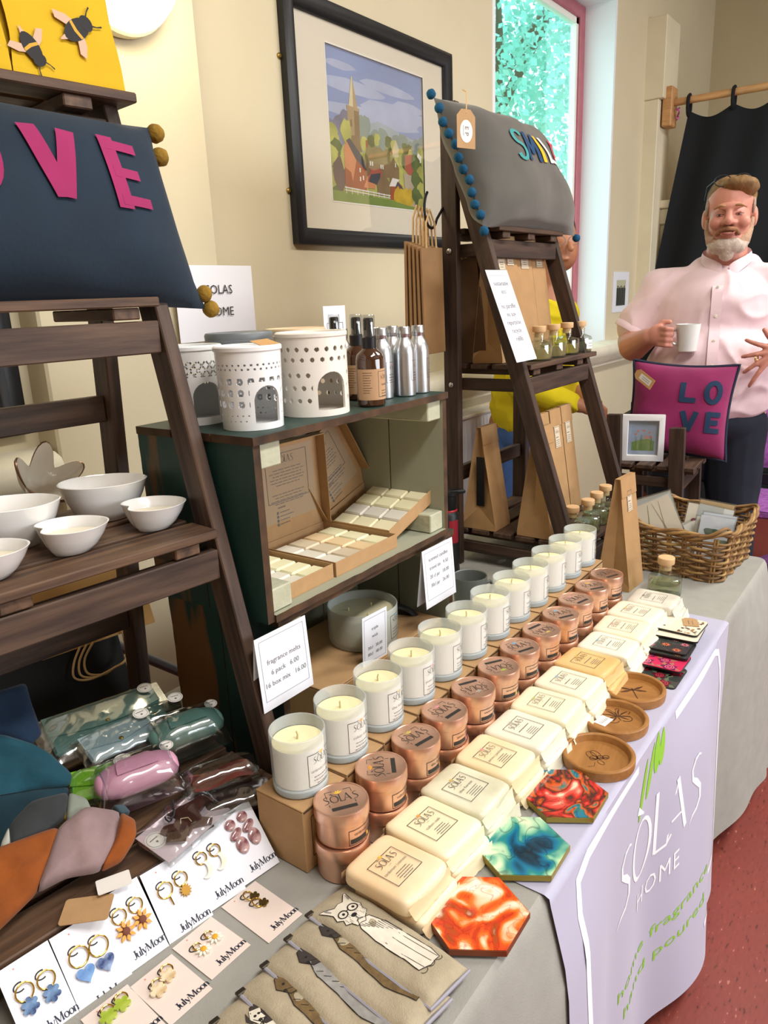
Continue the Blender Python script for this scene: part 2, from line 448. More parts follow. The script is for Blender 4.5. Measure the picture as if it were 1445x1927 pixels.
fo = MB().add(V, F).build('foliage', mat('leaf_hazed', '#6fc4b8', .55, col2='#a5e2da', thr=.5, scale=1.2, soft=.25, emit=None), tree, smooth=0)  # leaf colours paled towards cyan to carry the bright hazy daylight
fo['kind'] = 'stuff'
struct(MB().box(2, 14, 2.2, 14, -.5, -.3).build('ground_outside', mat('lawn', '#7fb88a', .9, var=.2, scale=3), smooth=0))

# round bulkhead lamp on the pilaster
lamp = thing('wall_lamp', 'round glowing bulkhead lamp on the cream wall', 'lamp', (1.262, 1.668, 2.245), rot=(pi/2, 0, 0))
MB().lathe([(.150, 0), (.153, .01), (.153, .03), (.146, .036)], 48).build('base', mat('lamp_base', '#e8e0c0', .5), lamp)
MB().lathe([(.146, .03), (.147, .05), (.138, .075), (.11, .093), (.06, .103), (0.0, .106)], 48).build('diffuser', mat('lit_opal_diffuser', '#fff6dc', .4, emit='#fff3cf', estr=9.0), lamp)
ld = bpy.data.lights.new('bulkhead_glow', 'POINT'); ld.energy = 4.5; ld.color = (1, .86, .58); ld.shadow_soft_size = .1
lo = bpy.data.objects.new('bulkhead_glow', ld); COL.objects.link(lo); lo.location = (1.262, 1.47, 2.22)

# ------------------------------------------------------------------ framed village watercolour
M_black = mat('black_frame', '#17181b', .45, var=.15, scale=30)
M_mount = mat('cream_mount', '#e9e0cc', .8)
M_brass = mat('brass', '#a98f4e', .35, metal=.9)
M_steel = mat('brushed_steel', '#c3c5c8', .3, metal=1.0)
pic = thing('framed_picture', 'black framed watercolour of a village with a church spire', 'picture', (1.912, WY, 1.66), rot=(pi/2, 0, 0))
PW, PH = .972, .735; fw = .052
m = MB()
prof = [(0, 0), (0, .026), (.012, .034), (.035, .032), (.05, .022), (fw, .012), (fw, 0)]
def frame_ring(m, w, h, prof, mi=0):
    n = len(prof); V = []
    for cx, cy, sx, sy in ((0, 0, 1, 1), (w, 0, -1, 1), (w, h, -1, -1), (0, h, 1, -1)):
        V += [(cx+sx*a, cy+sy*a, z) for a, z in prof]
    F = []
    for c in range(4):
        for i in range(n-1): F.append((c*n+i, ((c+1) % 4)*n+i, ((c+1) % 4)*n+i+1, c*n+i+1))
    m.add(V, F, mi)
frame_ring(m, PW, PH, prof); m.build('frame', M_black, pic, smooth=50)
mx0, mx1, my0, my1 = .205, .205+.575, .145, .145+.475
m = MB(); m.box(fw, mx0, fw, PH-fw, 0, .008); m.box(mx1, PW-fw, fw, PH-fw, 0, .008); m.box(mx0, mx1, fw, my0, 0, .008); m.box(mx0, mx1, my1, PH-fw, 0, .008)
m.build('mount', M_mount, pic, smooth=0)
m = MB(); frame_ring_o = m.box(mx0-.004, mx0, my0, my1, .004, .0095); m.box(mx1, mx1+.004, my0, my1, .004, .0095); m.box(mx0, mx1, my0-.004, my0, .004, .0095); m.box(mx0, mx1, my1, my1+.004, .004, .0095)
m.build('mount_bevel', mat('white_card_edge', '#f6f3ea', .7), pic, smooth=0)
MB().box(fw, PW-fw, fw, PH-fw, .0105, .0115).build('pane', glass('picture_glass', '#ffffff', .02, .4), pic, smooth=0)
for z in (.16, .54):
    MB().lathe([(.009, 0), (.009, .004), (.005, .008)], 12, T=xf((-.006, z, 0))).build('mirror_plate', M_brass, pic)
# painting: flat shapes of watercolour, coordinates 0..1
wc = lambda n, h, v=.12, s=9: mat('watercolour_'+n, h, .8, var=v, scale=s)
PM = [wc('sky', '#8fa0c8', .12, 4), mat('watercolour_cloud', '#b4bdd6', .8, var=.12, scale=9), wc('hill', '#a9b4bb'), wc('far_tree', '#8d9c93'), wc('yellow_green', '#b5b45e', .3, 14), wc('dark_green', '#5f6d3a', .35, 16),
      wc('grass', '#7f9445'), wc('stone', '#b09972', .18), wc('shade_stone', '#8b7350', .2), wc('thatch', '#8f8355', .2), wc('brick_lit', '#d58e5f', .12), wc('brick', '#a4552f', .2), wc('slate', '#4c4c52', .15),
      wc('red_roof', '#b4604a', .15), wc('cream', '#d9cda6'), wc('gold', '#c9a92f', .3, 18), wc('road', '#b9ab95'), wc('paper_white', '#ece8dc', .03), wc('purple_tree', '#7f7f96', .3, 16), wc('window', '#f0ead8', .0), wc('plum', '#6a5552', .3)]
m = MB(); lay = [0]
def pp(pts, mi):
    lay[0] += 1; z = .0005+lay[0]*.00003
    m.flat([(mx0+a*(mx1-mx0), my0+b*(my1-my0)) for a, b in pts], z, mi)
def blob(cx, cy, rx, ry, mi, n=14, seed=1):
    r = random.Random(seed+int(cx*1000)+int(cy*777)); pp([(cx+rx*(.8+.35*r.random())*math.cos(2*pi*i/n), cy+ry*(.8+.35*r.random())*math.sin(2*pi*i/n)) for i in range(n)], mi)
pp([(0, 0), (1, 0), (1, 1), (0, 1)], 0)
for c in ((.25, .78, .3, .05), (.6, .84, .3, .035), (.7, .68, .4, .07), (.45, .62, .5, .06), (.15, .9, .14, .03), (.85, .75, .18, .04)): blob(*c, 1)
pp([(.3, .42), (.38, .56), (.5, .6), (.62, .58), (.75, .55), (.88, .53), (1, .55), (1, .4)], 2)
for i in range(14): blob(.02+i*.075, .47+.03*math.sin(i*2.1), .06, .07, 3 if i > 4 else 18, seed=i)
for i in range(6): blob(.12+i*.05, .52+.04*math.sin(i*1.7), .05, .07, 18 if i < 3 else 3, seed=30+i)
for i in range(10): blob(.35+i*.07, .42+.02*math.sin(i), .05, .06, (4, 5, 3)[i % 3], seed=60+i)
pp([(.0, 0), (.0, .34), (.3, .36), (.6, .4), (1, .42), (1, 0)], 4)
pp([(.19, .42), (.19, .64), (.305, .63), (.305, .40)], 7); pp([(.255, .41), (.255, .635), (.305, .63), (.305, .40)], 8)
pp([(.205, .64), (.243, .85), (.252, .85), (.295, .635)], 14); pp([(.25, .64), (.252, .85), (.295, .635)], 7); pp([(.185, .635), (.185, .655), (.31, .65), (.31, .63)], 7)
pp([(.215, .52), (.215, .56), (.23, .57), (.235, .52)], 8)
pp([(.20, .36), (.22, .46), (.29, .47), (.32, .36)], 8); blob(.17, .48, .05, .09, 4, seed=2)
for i in range(9): blob(.03+.02*(i % 3), .46-.05*i, .06, .06, (4, 4, 5)[i % 3], seed=100+i)
blob(.1, .2, .07, .12, 20); blob(.16, .3, .05, .09, 4)
pp([(.34, .26), (.36, .385), (.58, .40), (.64, .34), (.64, .22), (.34, .2)], 8); pp([(.33, .29), (.37, .42), (.6, .42), (.64, .345), (.6, .31)], 9); pp([(.6, .30), (.65, .37), (.71, .3), (.71, .2), (.6, .18)], 8)
pp([(.36, .40), (.36, .45), (.38, .45), (.38, .40)], 11); pp([(.63, .39), (.63, .45), (.665, .45), (.665, .39)], 13)
for i in range(7): blob(.42+i*.06, .45+.02*(i % 2), .04, .045, (5, 4, 3)[i % 3], seed=140+i)
pp([(.64, .42), (.68, .5), (.72, .43), (.72, .38), (.64, .37)], 14)
for i in range(7): blob(.74+i*.035, .38-.02*(i % 3), .035, .07, (4, 5, 4)[i % 3], seed=160+i)
pp([(.78, .3), (.78, .4), (.86, .42), (.88, .3), (.86, .22)], 13); pp([(.88, .33), (.94, .44), (.98, .42), (.96, .3)], 17)
pp([(.14, .1), (.14, .37), (.17, .42), (.26, .33), (.26, .12)], 10); pp([(.2, .11), (.26, .31), (.35, .24), (.35, .1)], 11); pp([(.14, .1), (.14, .24), (.2, .21), (.22, .1)], 11); pp([(.165, .42), (.255, .3), (.36, .235), (.32, .33), (.2, .44)], 12)
pp([(.32, .12), (.36, .2), (.44, .24), (.44, .12)], 10); pp([(.36, .17), (.4, .255), (.5, .27), (.56, .19), (.46, .15)], 13); pp([(.37, .165), (.4, .22), (.5, .24), (.48, .15)], 12); pp([(.46, .08), (.46, .16), (.53, .25), (.6, .18), (.6, .08)], 8)
pp([(.6, .06), (.61, .16), (.66, .22), (.74, .17), (.74, .06)], 11); pp([(.59, .155), (.63, .22), (.71, .215), (.66, .16)], 17); pp([(.65, .14), (.685, .2), (.75, .15), (.75, .13), (.69, .17)], 12)
pp([(.78, .02), (.76, .27), (.86, .26), (.9, .02)], 16)
for i in range(4): blob(.68+i*.05, .09, .045, .07, 15, seed=200+i)
for i in range(9): blob(.9+.035*(i % 3), .36-.04*i, .055, .06, (5, 5, 4)[i % 3], seed=220+i)
pp([(0, 0), (0, .075), (.35, .07), (.6, .055), (.8, .03), (1, .02), (1, 0)], 6)
pp([(.13, .10), (.13, .108), (.6, .09), (.6, .082)], 17); pp([(.13, .082), (.13, .088), (.6, .072), (.6, .066)], 17)
for i in range(9): pp([(.14+i*.055, .062), (.14+i*.055, .11-.002*i), (.146+i*.055, .11-.002*i), (.146+i*.055, .062)], 17)
for a, b in ((.39, .28), (.41, .28), (.5, .27), (.52, .27), (.66, .3), (.28, .16), (.28, .22), (.31, .17)): pp([(a, b), (a, b+.03), (a+.012, b+.03), (a+.012, b)], 19)
m.build('painting', PM, pic, smooth=0)

# second picture at the left edge, mostly behind the shelf stand
pic2 = thing('framed_picture', 'black framed picture with white mount behind the left ladder shelf', 'picture', (-.02, WY, 1.205), rot=(pi/2, 0, 0))
m = MB(); frame_ring(m, .94, .7, prof); m.build('frame', M_black, pic2, smooth=50)
MB().box(.05, .89, .05, .65, 0, .008).build('mount', mat('grey_white_mount', '#d8dad6', .8), pic2, smooth=0)
MB().box(.18, .76, .17, .53, .008, .009).build('print', mat('pale_print', '#b9bfae', .8, var=.2, scale=8), pic2, smooth=0)
MB().lathe([(.009, 0), (.009, .004), (.005, .008)], 12, T=xf((.946, .2, 0))).build('mirror_plate', M_brass, pic2)
# A4 paper sign
sg = thing('paper_sign', 'white paper sign with two printed words behind the navy cushion', 'sign', (1.335, 1.655, 1.385), rot=(pi/2, 0, 0))
m = MB(); m.grid(9, 7, lambda u, v: (u*.282, v*.2, .004+.004*math.sin(u*3)*v)); m.build('sheet', mat('white_paper', '#ecebf0', .75), sg)
m = MB(); put_text(m, 'SOLAS', .148, .125, .034, .0105, 0, 'C'); put_text(m, 'HOME', .148, .066, .034, .0105, 0, 'C'); m.build('lettering', mat('print_black', '#26262a', .8), sg, smooth=0)
# small mounted photo by the stage curtain
sp = thing('small_picture', 'small white mounted photograph on the wall below the window', 'picture', (4.86, WY-.001, 1.33), rot=(pi/2, 0, 0))
MB().box(0, .29, 0, .25, 0, .004).build('mount', mat('white_card', '#dcdfe6', .7), sp, smooth=0)
m = MB(); m.box(.06, .23, .04, .20, .004, .0045, mi=0); m.box(.06, .23, .15, .20, .0045, .0048, mi=1)
for i in range(5): m.box(.075+i*.03, .09+i*.03, .045, .165-.008*(i % 2), .0048, .0055, mi=2)
m.build('photo', [mat('photo_green', '#5a5f55', .5), mat('photo_pale', '#b9b79a', .5), mat('photo_dark', '#1d1d22', .5)], sp, smooth=0)
# radiator below the ledge
rd = thing('radiator', 'white panel radiator below the window ledge', 'radiator', (2.42, WY-.1, .36))
m = MB()
def rp(u, v):
    x = u*.72; w = .008*(1 if (int(u*44) % 2) else 0) if .06 < v < .94 else 0
    return (x, -w, v*.6)
m.grid(89, 9, rp); m.box(0, .72, .002, .05, 0, .6); m.build('panel', mat('radiator_white', '#e3e4e6', .35), rd, smooth=0)
MB().box(-.01, .73, -.012, .07, .598, .612, b=.003).build('top_grille', M_white, rd, smooth=0)
MB().tube([(.76, .03, .05), (.76, .03, -.36)], .009, 8).build('pipe', M_white, rd)
MB().tube([(.72, .03, .06), (.79, .03, .06)], .013, 10).build('valve', mat('copper_pipe', '#b5794a', .35, metal=1), rd)

# stage curtain on a wooden rod
rodz = 2.6
cr = thing('curtain_rod', 'pale wooden curtain rod on a wall block', 'rod', (5.4, WY-.1, rodz))
M_pine = mat('pine', '#b98a58', .5, var=.2, scale=9, stretch=(6, 1, 6), bump=.05)
MB().tube([(0, 0, 0), (0, -2.2, 0)], .022, 12).build('pole', M_pine, cr)
MB().box(-.06, .06, -.06, .0, -.14, .09, b=.006).build('block', M_pine, cr, smooth=0)
MB().tube([(.0, -.075+.01*math.sin(i), -.03-.008*i+.02*math.sin(i*1.3)) if 0 else (.03*math.cos(i*.8), -.085+.012*math.sin(i), -.03-.006*i) for i in range(14)], .005, 6).build('string', mat('pink_string', '#c0559a', .7), cr)
cu = thing('stage_curtain', 'black stage curtain hanging from the wooden rod', 'curtain', (5.4, 0, 0))
M_cur = mat('black_cloth', '#04070d', .85, var=.2, scale=3)
def cur(u, v):
    z = rodz-.06-v*(rodz-.1)
    yt = 1.50-u*2.1; yb = 1.80-u*2.35
    k = min(1, v*1.4); y = yt*(1-k)+yb*k
    sag = -.05*abs(math.sin(u*8*pi))*(1-min(1, v*6))
    return (.045*math.sin(u*46)*(0.35+v)+.02*math.sin(u*19+v*2), y, z+sag)
m = MB(); m.grid(200, 26, cur); m.build('drape', M_cur, cu, smooth=180)
for i in range(9):
    y = 1.50-i*2.1/8
    MB().tube([(.035*math.cos(a*pi/6), y+.012*a/12, rodz-.07-.0+.06*math.sin(a*pi/12)*1.7) if 0 else (.034*math.sin(a*pi/5), y, rodz-.03+.06*math.cos(a*pi/5)) for a in range(10)], .011, 6, closed=True).build('loop', M_cur, cu)

# stacking chairs
M_purple = mat('purple_weave', '#8d4f96', .85, var=.35, scale=60, bump=.2)
M_gframe = mat('grey_tube', '#6e6a78', .4, metal=.6)
def hall_chair(name, label, loc, rz, cloth):
    t = thing(name, label, 'chair', loc, rz, 'stacking chairs in the hall')
    m = MB(); m.grid(13, 11, lambda u, v: ((u-.5)*.45, .02+.42*v, .44+.035*(1-abs(2*u-1)**4)*(1-abs(2*v-1)**4))); m.box(-.225, .225, .02, .44, .405, .44, b=.008); m.build('seat', cloth, t)
    m = MB(); m.grid(13, 11, lambda u, v: ((u-.5)*.43, .43+.10*v+.012-.03*(1-abs(2*u-1)**4)*(1-abs(2*v-1)**4), .56+.33*v)); m.grid(13, 4, lambda u, v: ((u-.5)*.43, .455+.10*v, .56+.33*v)); m.build('backrest', cloth, t)
    for s in (-1, 1):
        MB().tube([(s*.235, .02, .0), (s*.235, .04, .42)], .012, 8).build('leg', M_gframe, t)
        MB().tube([(s*.235, .5, 0), (s*.235, .44, .42), (s*.235, .56, .92)], .012, 8).build('leg', M_gframe, t)
    MB().tube([(-.235, .04, .41), (.235, .04, .41)], .01, 8).build('rail', M_gframe, t)
    MB().box(-.22, .22, .44, .475, .47, .53, b=.005).build('back_panel', mat('black_plastic', '#0f0f12', .4), t)  # black strip put in for the dark gap between seat and backrest
    return t
hall_chair('stacking_chair', 'purple upholstered chair behind the man in the pink shirt', (3.75, .62, 0), rad(-90), M_purple)
hall_chair('stacking_chair', 'dark purple chair at the right edge beside the wicker basket', (2.95, .30, 0), rad(-112), mat('dark_purple_weave', '#5b2a63', .85, var=.35, scale=50))
# ================================================================== table, cloth, banner
TX0, TX1, TY0, TY1 = -0.35, 2.24, 0.325, 1.18
tb = thing('trestle_table', 'long table under the grey cloth', 'table', (0, 0, 0))
M_darkwood = mat('table_board', '#6d5a48', .6, var=.15, scale=6)
MB().box(TX0+.005, TX1-.008, TY0+.008, TY1-.005, TZ-.035, TZ-.005).build('table_top', M_darkwood, tb, smooth=0)
for x in (TX0+.12, TX1-.14):
    for y in (TY0+.1, TY1-.1): MB().tube([(x, y, 0), (x, y, TZ-.035)], .016, 10).build('leg', mat('steel_leg', '#77797c', .4, metal=.8), tb)
def fold(x, d):
    """outward (towards -Y) push of the hanging cloth at x, d below the edge"""
    k = min(1, d/.12)
    return k*(.012+.012*math.sin(x*9.5+.6))+d*(.035+.03*math.sin(x*9.5+.6)+.022*math.sin(x*23+1.5)*d)
def linen():
    m = mat('grey_linen', '#9b9a93', .85, var=.06, scale=25, stretch=(1, 1, 1), bump=.15, bscale=420)
    return m
cl = thing('tablecloth', 'pale grey linen tablecloth hanging over the front edge', 'tablecloth', (0, 0, 0))
m = MB(); HEM = .07; rows = [0, .004, .012, .03, .07, .13, .2, .3, .4, .5, .58, TZ-HEM]
path = []; nx = 150
for i in range(nx+1): path.append((TX0+(TX1-.03-TX0)*i/nx, TY0, 0, -1))
for i in range(1, 8): a = i/8*pi/2; path.append((TX1-.03+.03*math.sin(a), TY0+.03-.03*math.cos(a), math.sin(a), -math.cos(a)))
for i in range(41): path.append((TX1, TY0+.03+(TY1-TY0-.03)*i/40, 1, 0))
V = []; np_ = len(path)
for d in rows:
    for (x, y, ax, ay) in path:
        if d < .012: o = -.006+.006*d/.012; z = TZ-.0 if d == 0 else TZ-.002
        else: o = 0; z = TZ-d
        s = x if ay < -.5 else x+y*1.3
        if d > 0.003: o += fold(s, d) + (.06*d*(1-abs(ax+ay)) if ax > .05 and ay < -.05 else 0)
        zz = z + (.035*math.sin(s*7) if d == rows[-1] else 0)
        V.append((x+ax*o, y+ay*o, zz))
F = [(j*np_+i, (j+1)*np_+i, (j+1)*np_+i+1, j*np_+i+1) for j in range(len(rows)-1) for i in range(np_-1)]
m.add(V, F)
top = [(x+ax*-.006, y+ay*-.006, TZ) for (x, y, ax, ay) in path]+[(TX0, TY1, TZ)]
m.add(top, [tuple(range(len(top)))])
m.build('cloth', linen(), cl, smooth=60)

BX0, BX1 = .745, 1.735
M_ban = mat('white_banner', '#b0afc6', .55, sheen=.2)
M_bline = mat('banner_print_white', '#f4f6fb', .5)
M_green = mat('banner_print_green', '#8dc63f', .55)
bn = thing('banner', 'pale lilac fabric banner with white outline and green print over the table front', 'banner', (0, 0, 0))
def ban(x, s, off=.0045):
    """banner surface: s = distance from the table edge, negative on the top"""
    if s <= 0: return (x, TY0-s*(.45+.6*(x-BX0)/(BX1-BX0)), TZ+min(off*.6, .002))
    d = s
    o = fold(x, d)+off+.004*math.sin(x*31)*min(1, d*3)
    return (x, TY0-o-.002, TZ-d+ (off*.6 if d < .01 else 0))
ss = [-.15, -.1, -.05, -.02, -.006, 0, .004, .012, .03, .06, .1, .15, .2, .26, .32, .38, .44, .5, .56, .62, .66]
m = MB(); nb = 90
m.add([ban(BX0+(BX1-BX0)*i/nb, s) for s in ss for i in range(nb+1)], [(j*(nb+1)+i, (j+1)*(nb+1)+i, (j+1)*(nb+1)+i+1, j*(nb+1)+i+1) for j in range(len(ss)-1) for i in range(nb)])
m.build('fabric', M_ban, bn, smooth=60)
bf = lambda p: ban(p[0], TZ-p[1], .0052)
def dense(pts, step=.02):
    out = []
    for a, b in zip(pts[:-1], pts[1:]):
        n = max(1, int(math.hypot(b[0]-a[0], b[1]-a[1])/step)); out += [(a[0]+(b[0]-a[0])*i/n, a[1]+(b[1]-a[1])*i/n) for i in range(n)]
    return out+[pts[-1]]
m = MB(); bl = .015
stroke(m, dense([(1.10, .712), (.87, .712), (.825, .70), (.81, .66), (.81, .21), (.82, .175), (.86, .165), (1.08, .165)]), bl, mi=0, fun=bf)
stroke(m, dense([(1.3, .712), (1.60, .712), (1.63, .70), (1.645, .66), (1.645, .21), (1.63, .175), (1.60, .165), (1.42, .165)]), bl, mi=0, fun=bf)
m.build('outline_print', M_bline, bn, smooth=60)
m = MB(); logo(m, 1.015, .475, .115, 0, 0, None, fun=bf, sub=False, thick=1.15); m.build('logo_print', M_bline, bn, smooth=60)
m = MB(); put_text(m, 'HOME', 1.21, .40, .055, 0, 0, 'C', fun=bf, spacing=1.15); m.build('name_print', M_bline, bn, smooth=60)
for tx, zz, ft in (('home fragrance', .285, .42), ('hand poured', .225, .36)):
    m = MB(); put_text(m, tx, 1.24, zz, .034, 0, 0, 'C', fun=bf, fit=ft); m.build('line_print', M_green, bn, smooth=60)
m = MB()
for x0, z0, x1, z1, w in ((1.115, .60, 1.15, .705, .016), (1.15, .625, 1.185, .718, .017), (1.19, .655, 1.205, .725, .026), (1.21, .66, 1.235, .72, .022)):
    stroke(m, [(x0+(x1-x0)*t, z0+(z1-z0)*t) for t in (0, .15, .35, .6, .85, 1)], [w*.35, w*.8, w, w, w*.7, w*.15], mi=0, fun=bf)
m.build('sprig_print', M_green, bn, smooth=60)

# ================================================================== ladder stands
def wood(name, c1, c2, thr=.5, rough=.6, soft=.2, scale=5.0):
    return mat(name, c1, rough, col2=c2, thr=thr, scale=scale, stretch=(1.2, 14, 14), bump=.25, rnd=True, soft=soft, detail=6)
_bm = {}
def beam(name, parent, a, b, w, t, material, side=(0, 1, 0), bev=.0018):
    """straight timber from a to b; w = size along `side`, t = the other way"""
    a = Vector(a); b = Vector(b); x = (b-a); Ln = x.length; x.normalize()
    y = Vector(side); y = (y-x*y.dot(x)).normalized(); z = x.cross(y)
    k = (round(Ln, 4), round(w, 4), round(t, 4), material.name)
    if k not in _bm: _bm[k] = MB().box(-Ln/2, Ln/2, -w/2, w/2, -t/2, t/2, b=bev).mesh(name, material, 0)
    o = put(name, _bm[k], parent)
    M4 = Matrix.Identity(4)
    for i in range(3): M4[i][0] = x[i]; M4[i][1] = y[i]; M4[i][2] = z[i]
    M4.translation = (a+b)/2
    o.matrix_local = M4
    return o
def ladder(t, W, s, D, sr, H, shelves, rear_rails, M1, M2, sgn=1, bolts=(), xr=0.0):
    """two raking front legs, two upright rear posts, slatted shelves. u runs 0..W*sgn, v = depth, z up"""
    lw, lt = .045, .022
    X = lambda u: u*sgn
    F = lambda z: s*z
    for u in (lt/2, W-lt/2):
        beam('front_leg', t, (X(u), lw/2+F(.008), .008), (X(u), lw/2+F(H*.97), H*.97), lw, lt, M1, (0, 1, 0))
        beam('rear_post', t, (X(u), D+lw/2, 0), (X(u), D+lw/2+sr*H, H), lw, lt, M1, (0, 1, 0))
    for zt, v0, v1, n, xl in shelves:
        gap = .014; sw = ((v1-v0)-gap*(n-1))/n
        for i in range(n):
            beam('slat', t, (X(lt+.001-xl), v0+sw/2+i*(sw+gap), zt-.007), (X(W-lt-.001+xl+(xr if .5 < zt < .9 else 0)), v0+sw/2+i*(sw+gap), zt-.007), sw, .013, M2, (0, 1, 0))
        for u in (lt+.05, W-lt-.05, W/2):
            beam('batten', t, (X(u), v0+.006, zt-.022), (X(u), v1-.004, zt-.022), .04, .016, M2, (1, 0, 0))
        zr = max(zt-.055, .026)
        beam('front_rail', t, (X(lt), F(zr)+.014, zr), (X(W-lt), F(zr)+.014, zr), .045, .018, M1, (0, 0, 1))
        for u in (lt+.01, W-lt-.01):
            beam('side_rail', t, (X(u), F(zr)+.02, zr), (X(u), D+.03+sr*zr, zr), .032, .016, M1, (0, 0, 1))
    for zr in rear_rails: beam('rear_rail', t, (X(lt), D+.025+sr*zr, zr), (X(W-lt), D+.025+sr*zr, zr), .042, .018, M1, (0, 0, 1))
    bmesh_ = MB().lathe([(.007, 0), (.007, .002), (.004, .0045), (0, .005)], 12).mesh('bolt', M_steel)
    for u, v, z in bolts: put('bolt', bmesh_, t, (X(u), v, z), (0, -pi/2*sgn, 0))
W1a = wood('walnut_stain', '#33241d', '#5f4838', .55); W1b = wood('walnut_slat', '#402d22', '#6f533c', .52)
W2a = wood('dark_stain', '#2c1f19', '#4f3a2e', .56); W2b = wood('dark_slat', '#35251c', '#5e4534', .55)
L1 = thing('ladder_shelf', 'brown wooden ladder shelf with bowls and navy cushion at the left', 'shelf stand', (.675, .711, TZ), rad(-6))
ladder(L1, .62, .263, .405, -.067, 1.2, [(.065, -.006, .42, 6, 0), (.44, .10, .40, 4, 0), (.765, .182, .372, 3, 0), (1.035, .235, .365, 2, .035)], (.22, .595), W1a, W1b, sgn=-1)
# the fitted right side lies just outside u=0
L1.location = (.675+.022*math.cos(rad(-6)), .711+.022*math.sin(rad(-6)), TZ)
L2 = thing('ladder_shelf', 'dark wooden ladder shelf carrying the grey SMILE cushion and kraft bags', 'shelf stand', (1.766, .675, TZ), 0)
ladder(L2, .437, .324, .375, 0.0, 1.21, [(.105, .022, .42, 6, 0), (.57, .172, .415, 4, 0), (.915, .262, .40, 3, 0)], (.26, .62), W2a, W2b, bolts=[(-.001, .397, z) for z in (1.17, .86, .515, .09)], xr=.062)
# ================================================================== crates
M_teal = mat('chipped_green_paint', '#1a3b36', .55, col2='#6e4a26', thr=.585, scale=13, stretch=(1, 1, .16), bump=.2, bscale=60, soft=.03, rnd=True, detail=8)
M_sage = mat('pale_green_boards', '#9a9c88', .7, var=.06, scale=6, stretch=(1, 1, .3), rnd=True)
M_edge = mat('raw_edge', '#46301d', .75, var=.55, scale=26, bump=.2)
M_block = mat('pale_rough_block', '#b3b49c', .8, var=.12, scale=25, bump=.35, bscale=90)
M_topb = mat('worn_green_top', '#233a33', .55, col2='#8a6236', thr=.66, scale=5, stretch=(.35, 1, 1), soft=.04, bump=.15, rnd=True, detail=8)
CW, CD, CH = .524, .256, .285
def crate(label, loc, rz):
    c = thing('wooden_crate', label, 'crate', loc, rz, 'old painted crates')
    t = .014
    jag = lambda i: .0034*mnoise.noise(Vector((i*.55, loc[0]*9, loc[2]*7)))
    # side boards (left, right), two boards each with chipped edges
    for x0 in (0, CW-t):
        for y0, y1 in ((0, .128), (.130, CD)):
            m = MB(); n = 14
            poly = [(y0, .001), (y1, .001)]+[(y1+(jag(i) if y1 == CD else 0)*.8, CH*(i+.5)/n) for i in range(n)]+[(y1, CH-.012), (y0, CH-.012)]
            m.prism(poly, 0, t, T=Matrix(((0, 0, 1, x0), (1, 0, 0, 0), (0, 1, 0, 0), (0, 0, 0, 1))), side=1)
            for k, f in enumerate(m.f):
                cx = sum(m.v[i][0] for i in f)/len(f)
                inner = (x0 == 0 and cx > t*.9) or (x0 > 0 and cx < x0+t*.1)
                if m.m[k] == 0 and inner: m.m[k] = 2
            m.build('side_board', [M_teal, M_edge, M_sage], c, smooth=0)
    # top and bottom boards
    for z0, mt, nm in ((CH-.012, M_topb, 'top_board'), (0, M_sage, 'bottom_board')):
        for y0, y1 in ((-.004, .082), (.085, .17), (.173, CD)):
            m = MB(); n = 26
            poly = [(-.002 if z0 else t, y0 if y0 > 0 else y0), ]
            xs = [(-.002 if z0 else t)+(CW+.004 if z0 else CW-2*t)*i/n for i in range(n+1)]
            poly = [(x, y0+(jag(x*60)*.9 if y0 < 0 else 0)) for x in xs]+[(xs[-1], y1), (xs[0], y1)]
            m.prism(poly, z0, z0+.012, side=1); m.build(nm, [mt, M_edge], c, smooth=0)
    # back boards, with an open slot to the left
    for x0, x1 in ((.26, .385), (.388, CW-t)): MB().box(x0, x1, CD-.012, CD-.002, .012, CH-.012, b=.001).build('back_board', M_sage, c, smooth=0)
    # corner blocks
    for x0 in (t+.001, CW-t-.046):
        for z0 in (.013, CH-.05):
            MB().box(x0, x0+.045, .004, CD-.014, z0, z0+.037, b=.002).build('corner_block', M_block, c, smooth=0)
    return c
crate('dark green crate resting on the table under the melt boxes crate', (.745, .770, TZ), rad(0.6))
CR = crate('upper green crate holding open boxes of wax melts', (.721, .763, TZ+CH+.0005), rad(0.6))
CT = TZ+2*CH+.0005     # top of the upper crate
CB = TZ+CH+.0125       # floor of the upper crate
# ================================================================== candles, tins, melts
M_kraft = mat('kraft_card', '#b08c62', .8, var=.06, scale=40, bump=.08, bscale=200)
M_kraft2 = mat('kraft_paper', '#a98459', .8, var=.08, scale=25, bump=.1, bscale=90)
M_ink = mat('print_ink', '#33302e', .7)
M_ink2 = mat('print_grey', '#6b6765', .7)
M_frost = mat('frosted_glass', '#e2e8e8', .28, alpha=.34, spec=.5)
M_frostb = mat('frosted_glass_base', '#b9c6ca', .3, alpha=.8, spec=.5)
M_wax = mat('cream_wax', '#f8efbe', .45, var=.03, scale=20, sss=.15)
M_waxs = mat('white_wax', '#f3f0e6', .5, sss=.1)
M_wick = mat('wick', '#c9b98a', .9)
LEAF = {k: mat('leaf_print_'+k, v, .6) for k, v in dict(yellow='#e0b840', orange='#dd9a3c', green='#a9c04a', pink='#d9909a', grey='#a8a8a0', blue='#6fb0cf', gold='#c9b25a', dark='#6d5a6a', coral='#dc7a6e').items()}
